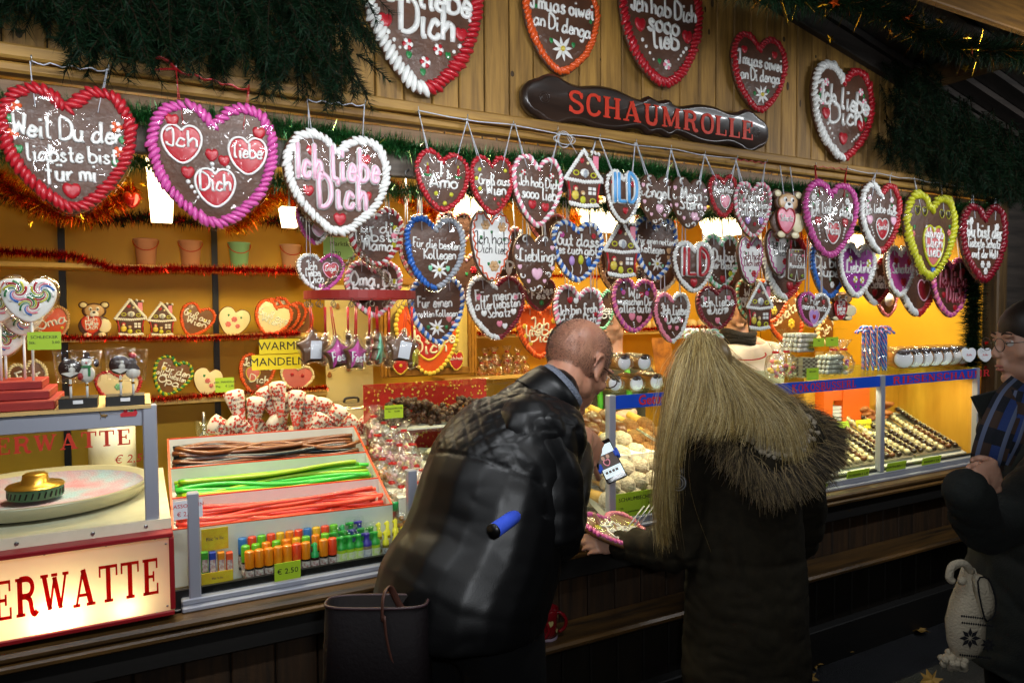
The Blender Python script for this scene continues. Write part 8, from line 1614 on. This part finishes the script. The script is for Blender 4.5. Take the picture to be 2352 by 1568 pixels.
base = Vector((Pk[0], Pk[1], 0)); v1 = tag(skin('person', V-np.array(base), F, [M_skin2], None, None, base), 'woman vendor in a dark olive jacket with green straps, half hidden by hanging hearts', 'person')
m = MB(); etube(m, [(Pk+[0, 0, -.2], r, .19, .15), (Pk, r, .18, .14), (Ck, r, .18, .13), (Nk+[0, 0, -.06], r, .16, .1), (Nk+[0, 0, .01], r, .075, .075)]); limb(m, [Sl, Nk+[0, 0, -.06], Sr], [.07, .075, .07])
for S, e, w in arms: limb(m, [S, e, w*.9+e*.1], [.068, .06, .045])
V, N, F = blob(m, .009, 4); V = wrinkle(V, N, .006, (7, 7, 10), 1.9); skin('jacket', V, F, [mat('olive_jacket', '2c2815', .8)], v1)
m = MB(); m.M = M.copy(); m.ball((0, -.03, .045), (.082, .095, .092), 16, 10); m.M = None; m.build('hair', mat('hair_lightbrown', '5a3c1c', .5, noise=(8, '7a5528', (50, 50, 3))), v1, -v1.location); eyes(v1, M, .95); m = MB(); m.M = M.copy(); m.ball((0, .099, -.058), (.02, .008, .009), 10, 6); m.build('lips', M_lip, v1, -v1.location)
m = MB()
for s in (-1, 1): limb(m, [Nk+r*s*.07-CF_*.03+[0, 0, .0], Nk+r*s*.075-CF_*.125+[0, 0, -.09], Ck+r*s*.07-CF_*.15], [.014, .014, .014], 8)
etube(m, [(Ck-CF_*.045+[0, 0, -.02], r, .12, .118), (Pk-CF_*.03, r, .15, .135)]); m.build('apron', mat('apron_green', '3f9a1c', .6), v1, -v1.location)
H, M, r, Nk, Ck, Pk = vendor((1694, 705), .70, -CF_*.95-CR_*.1+np.array([0, 0, -.05]), ''); Sl, Sr = Nk+r*.18+[0, 0, -.07], Nk-r*.18+[0, 0, -.07]
m = MB(); head(m, M, 1.02); limb(m, [xf(M, (0, -.03, -.03)), Nk], [.055, .065]); limb(m, [Nk, Ck, Pk], [.07, .12, .13]); limb(m, [Sl, Nk, Sr], [.055, .06, .055]); arms = []
for S, q in ((Sl, 1), (Sr, -1)): w = Pk+r*q*.2-CF_*.25+[0, 0, .12]; e = (S+w)/2+np.array([0, .06, -.1]); limb(m, [S, e, w], [.05, .04, .028]); arms.append((S, e, w)); hand(m, frame(w, -CF_-r*q*.2, (0, 0, 1)), (.5, .6, .7, .8), .3, -q)
limb(m, [Pk, [Pk[0], Pk[1], .03]], [.13, .1]); V, N, F = blob(m, .006, 2); base = Vector((Pk[0], Pk[1], 0)); v2 = tag(skin('person', V-np.array(base), F, [M_skin2], None, None, base), 'vendor in pale vest with red piping and black scarf, face hidden behind hearts', 'person')
m = MB(); etube(m, [(Pk+[0, 0, -.2], r, .2, .16), (Pk, r, .19, .15), (Ck, r, .20, .15), (Nk+[0, 0, -.06], r, .17, .11), (Nk+[0, 0, .0], r, .08, .08)]); limb(m, [Sl, Nk+[0, 0, -.06], Sr], [.075, .08, .075])
for S, e, w in arms: limb(m, [S, e, w*.85+e*.15], [.07, .062, .05])
V, N, F = blob(m, .009, 4); V = wrinkle(V, N, .005, (7, 7, 10), 2.9); skin('vest', V, F, [mat('vest_pale', 'd6cbbd', .7)], v2)
m = MB(); 
for k in range(3): t = np.linspace(0, 2*PI, 25); m.tube(np.stack([Nk[0]+.078*np.cos(t), Nk[1]+.078*np.sin(t)-.005, Nk[2]+.0+.022*k+.012*np.sin(t*2+k)], -1), .022, 8, 0, False)
m.build('black_scarf', mat('black_wool', '100c0b', .9, bump=(150, 1, .004)), v2, -v2.location)
m = MB(); t = np.linspace(-.2, PI+.2, 14); m.tube(cr(np.array([Nk+r*.11*math.cos(q)-CF_*(.12+.03*math.sin(q))+np.array([0, 0, -.06-.03*math.sin(q)]) for q in t]), 2), .004, 6); m.build('red_piping', mat('piping_red', 'a81818', .5), v2, -v2.location)
m = MB(); m.M = M.copy(); m.ball((0, -.03, .05), (.084, .1, .09), 16, 10); m.M = None; m.build('hair', mat('hair_dark'), v2, -v2.location); eyes(v2, M, 1.02)
# ------------------------------------------------------------------ mugs, bag, leaves
def mug(px, py, lab, yaw):
    p = atz(px, py, .466); p[1] = np.clip(p[1], -.15, -.05); t = thing('mug', lab, 'mug', p, (0, 0, yaw), 'red mugs on the foot shelf'); M_mug = mat('mug_red', '6e0a14', .25, coat=.6); m = MB(); m.lathe([(0, .004), (.037, .004), (.036, .03), (.039, .07), (.043, .098), (.041, .1), (.038, .098), (.034, .06), (.031, .01), (0, .01)], n=26); m.lathe([(.0385, 0), (.0395, .004), (.037, .009)], n=26, mi=1)
    for a, z, s in ((-1.2, .06, .02), (-.5, .03, .015), (-2.0, .03, .015), (-.2, .075, .013), (-1.7, .08, .012)): o = HEART[::4]*s; c = np.array([.0405*math.cos(a), .0405*math.sin(a), z]); tn = np.array([-math.sin(a), math.cos(a), 0]); m.add(c+o[:, :1]*tn+o[:, 1:]*[0, 0, 1.], np.arange(len(o)), 2, False)
    m.build('cup', [M_mug, mat('mug_base', '8a7a88', .4), mat('mug_hearts', 'b0a468', .4)], t, (0, 0, 0)); m = MB(); a = np.linspace(-1.35, 1.35, 12); m.tube(np.stack([.034+.034*np.cos(a), 0*a, .052+.034*np.sin(a)], -1), .006, 8); m.build('handle', M_mug, t, (0, 0, 0))
mug(1254, 1462, 'red mug with pale hearts on the foot shelf, farther from the counter end', -.5); mug(1213, 1482, 'red mug on the foot shelf half hidden by the black trousers', -.5)
bc = at(866, 1382, -.74); bag = thing('handbag', 'dark plum leather tote bag with brown strap hanging beside the leaning man', 'handbag', bc); M_bag = mat('plum_leather', '0c0608', .65, bump=(120, .3, .003), spec=.15); m = MB(); t = np.arange(28)*2*PI/28
rr = lambda k, z, w, d: np.array([np.sign(math.cos(q))*abs(math.cos(q))**.6*w*CR_+np.sign(math.sin(q))*abs(math.sin(q))**.6*d*CF_+np.array([0, 0, z]) for q in t]); m.loft([rr(1, -.34, .105, .05), rr(1, -.33, .112, .055), rr(1, -.15, .108, .05), rr(1, 0, .102, .034), rr(1, 0.002, .097, .029), rr(1, -.15, .102, .04)], caps=True); m.build('bag_body', M_bag, bag, (0, 0, 0))
m = MB(); m.tube(np.concatenate([rr(1, .001, .102, .034), rr(1, .001, .102, .034)[:1]]), .003, 6, 0, False); m.build('bag_rim', mat('plum_edge', '3a2428', .5), bag, (0, 0, 0))
m = MB(); pp = lambda x, y, d: at(x, y, -.74)-bc-CF_*d
for P in (((888, 1400, .05), (890, 1350, .045), (900, 1340, .02), (930, 1390, .02), (985, 1395, .03)), ((893, 1388, .052), (900, 1440, .056), (915, 1490, .058), (950, 1520, .058), (985, 1500, .055))): m.tube(cr(np.array([pp(*p) for p in P]), 5), .007, 6, 0, sq=.35)
m.build('strap', mat('strap_brown', '4a2a20', .5), bag, (0, 0, 0))
LF = np.array([(0, -.5), (.06, -.15), (.35, -.3), (.25, -.05), (.5, .05), (.3, .15), (.33, .4), (.1, .25), (0, .5), (-.1, .25), (-.33, .4), (-.3, .15), (-.5, .05), (-.25, -.05), (-.35, -.3), (-.06, -.15)])
for i, (x, y) in enumerate(((2108, 1447), (1970, 1476), (1935, 1492), (1858, 1518), (1848, 1556), (2140, 1560))):
    p = atz(x, y, .012); m = MB(); o = LF*RNG.uniform(.09, .13); zz = RNG.normal(.006, .006, 16); V = np.concatenate([[(0, 0, .0)], np.stack([o[:, 0], o[:, 1], zz], -1)]); m.add(V, np.array([[0, 1+k, 1+(k+1) % 16] for k in range(16)]), 0, False); tag(m.build('fallen_leaf', mat('dry_leaf', '8a6a2c', .7, isl=.4), None, Vector(p), (RNG.normal(0, .3), RNG.normal(0, .3), RNG.uniform(0, 6))), 'dry brown leaf on the dark ground at the foot of the stall', 'leaf', 'fallen leaves on the ground')
# coiled spare ribbon and empty hook on the lintel
p = at(1293, 322, -.05); m = MB(); t = np.linspace(0, 24, 110); m.tube(np.stack([.035*np.cos(t)*(1-.3*np.sin(t*.37)), -.01+.006*np.sin(t*1.7), .022*np.sin(t)*(1+.3*np.cos(t*.23))], -1), .0013, 4); tag(m.build('ribbon_coil', M_ribw, None, Vector(p)), 'tangle of silver ribbon hanging from a hook beside the first hanging house', 'ribbon')
p = at(938, 398, .02); m = MB(); a = np.linspace(1.4, 5.6, 12); m.tube(np.stack([.01*np.cos(a), 0*a, .01*np.sin(a)], -1), .0018, 6); m.tube([(.002, 0, .01), (.004, .03, .025)], .0018, 6); tag(m.build('empty_hook', M_steel, None, Vector(p)), 'empty steel hook under the grey header board left of the Ti Amo heart', 'hook')
for (xa, ya), (xb, yb), mm, lab in (((73, 140), (250, 160), M_ribw, 'silver ribbon strung between the hooks of the largest red heart'), ((405, 160), (570, 205), M_ribr, 'wide red ribbon strung between the hooks of the magenta heart'), ((707, 228), (838, 240), M_ribw, 'silver ribbon strung between the hooks of the bubble-letter heart'), ((960, 254), (1692, 364), M_ribw, 'long silver string running along the beam hooks'), ((1692, 364), (1760, 373), M_ribr, 'short red string between two beam hooks'), ((1872, 380), (1945, 387), M_ribr, 'red ribbon strung between the hooks of the Hasi heart'), ((1945, 387), (2233, 430), M_ribw, 'silver string along the beam at the right end')):
    a, b = at(xa, ya, -.052), at(xb, yb, -.052); t = np.linspace(0, 1, 14)[:, None]; P = a*(1-t)+b*t+np.array([0, 0, -.008])*np.sin(t*PI*4)**2; o = (a+b)/2; m = MB(); wide = 'wide' in lab; m.tube(P-o, .008 if wide else .0028, 6, 0, sq=.35 if wide else .6)
    if wide: m.tube(cr(np.array([a-o, a-o+[-.03, -.01, .02], a-o+[-.055, -.01, .015]]), 4), .009, 6, 0, sq=.35); m.tube(cr(np.array([a-o, a-o+[-.03, -.02, -.01], a-o+[-.05, -.02, -.015]]), 4), .008, 6, 0, sq=.35)
    tag(m.build('ribbon_string', mm, None, Vector(o)), lab, 'ribbon')
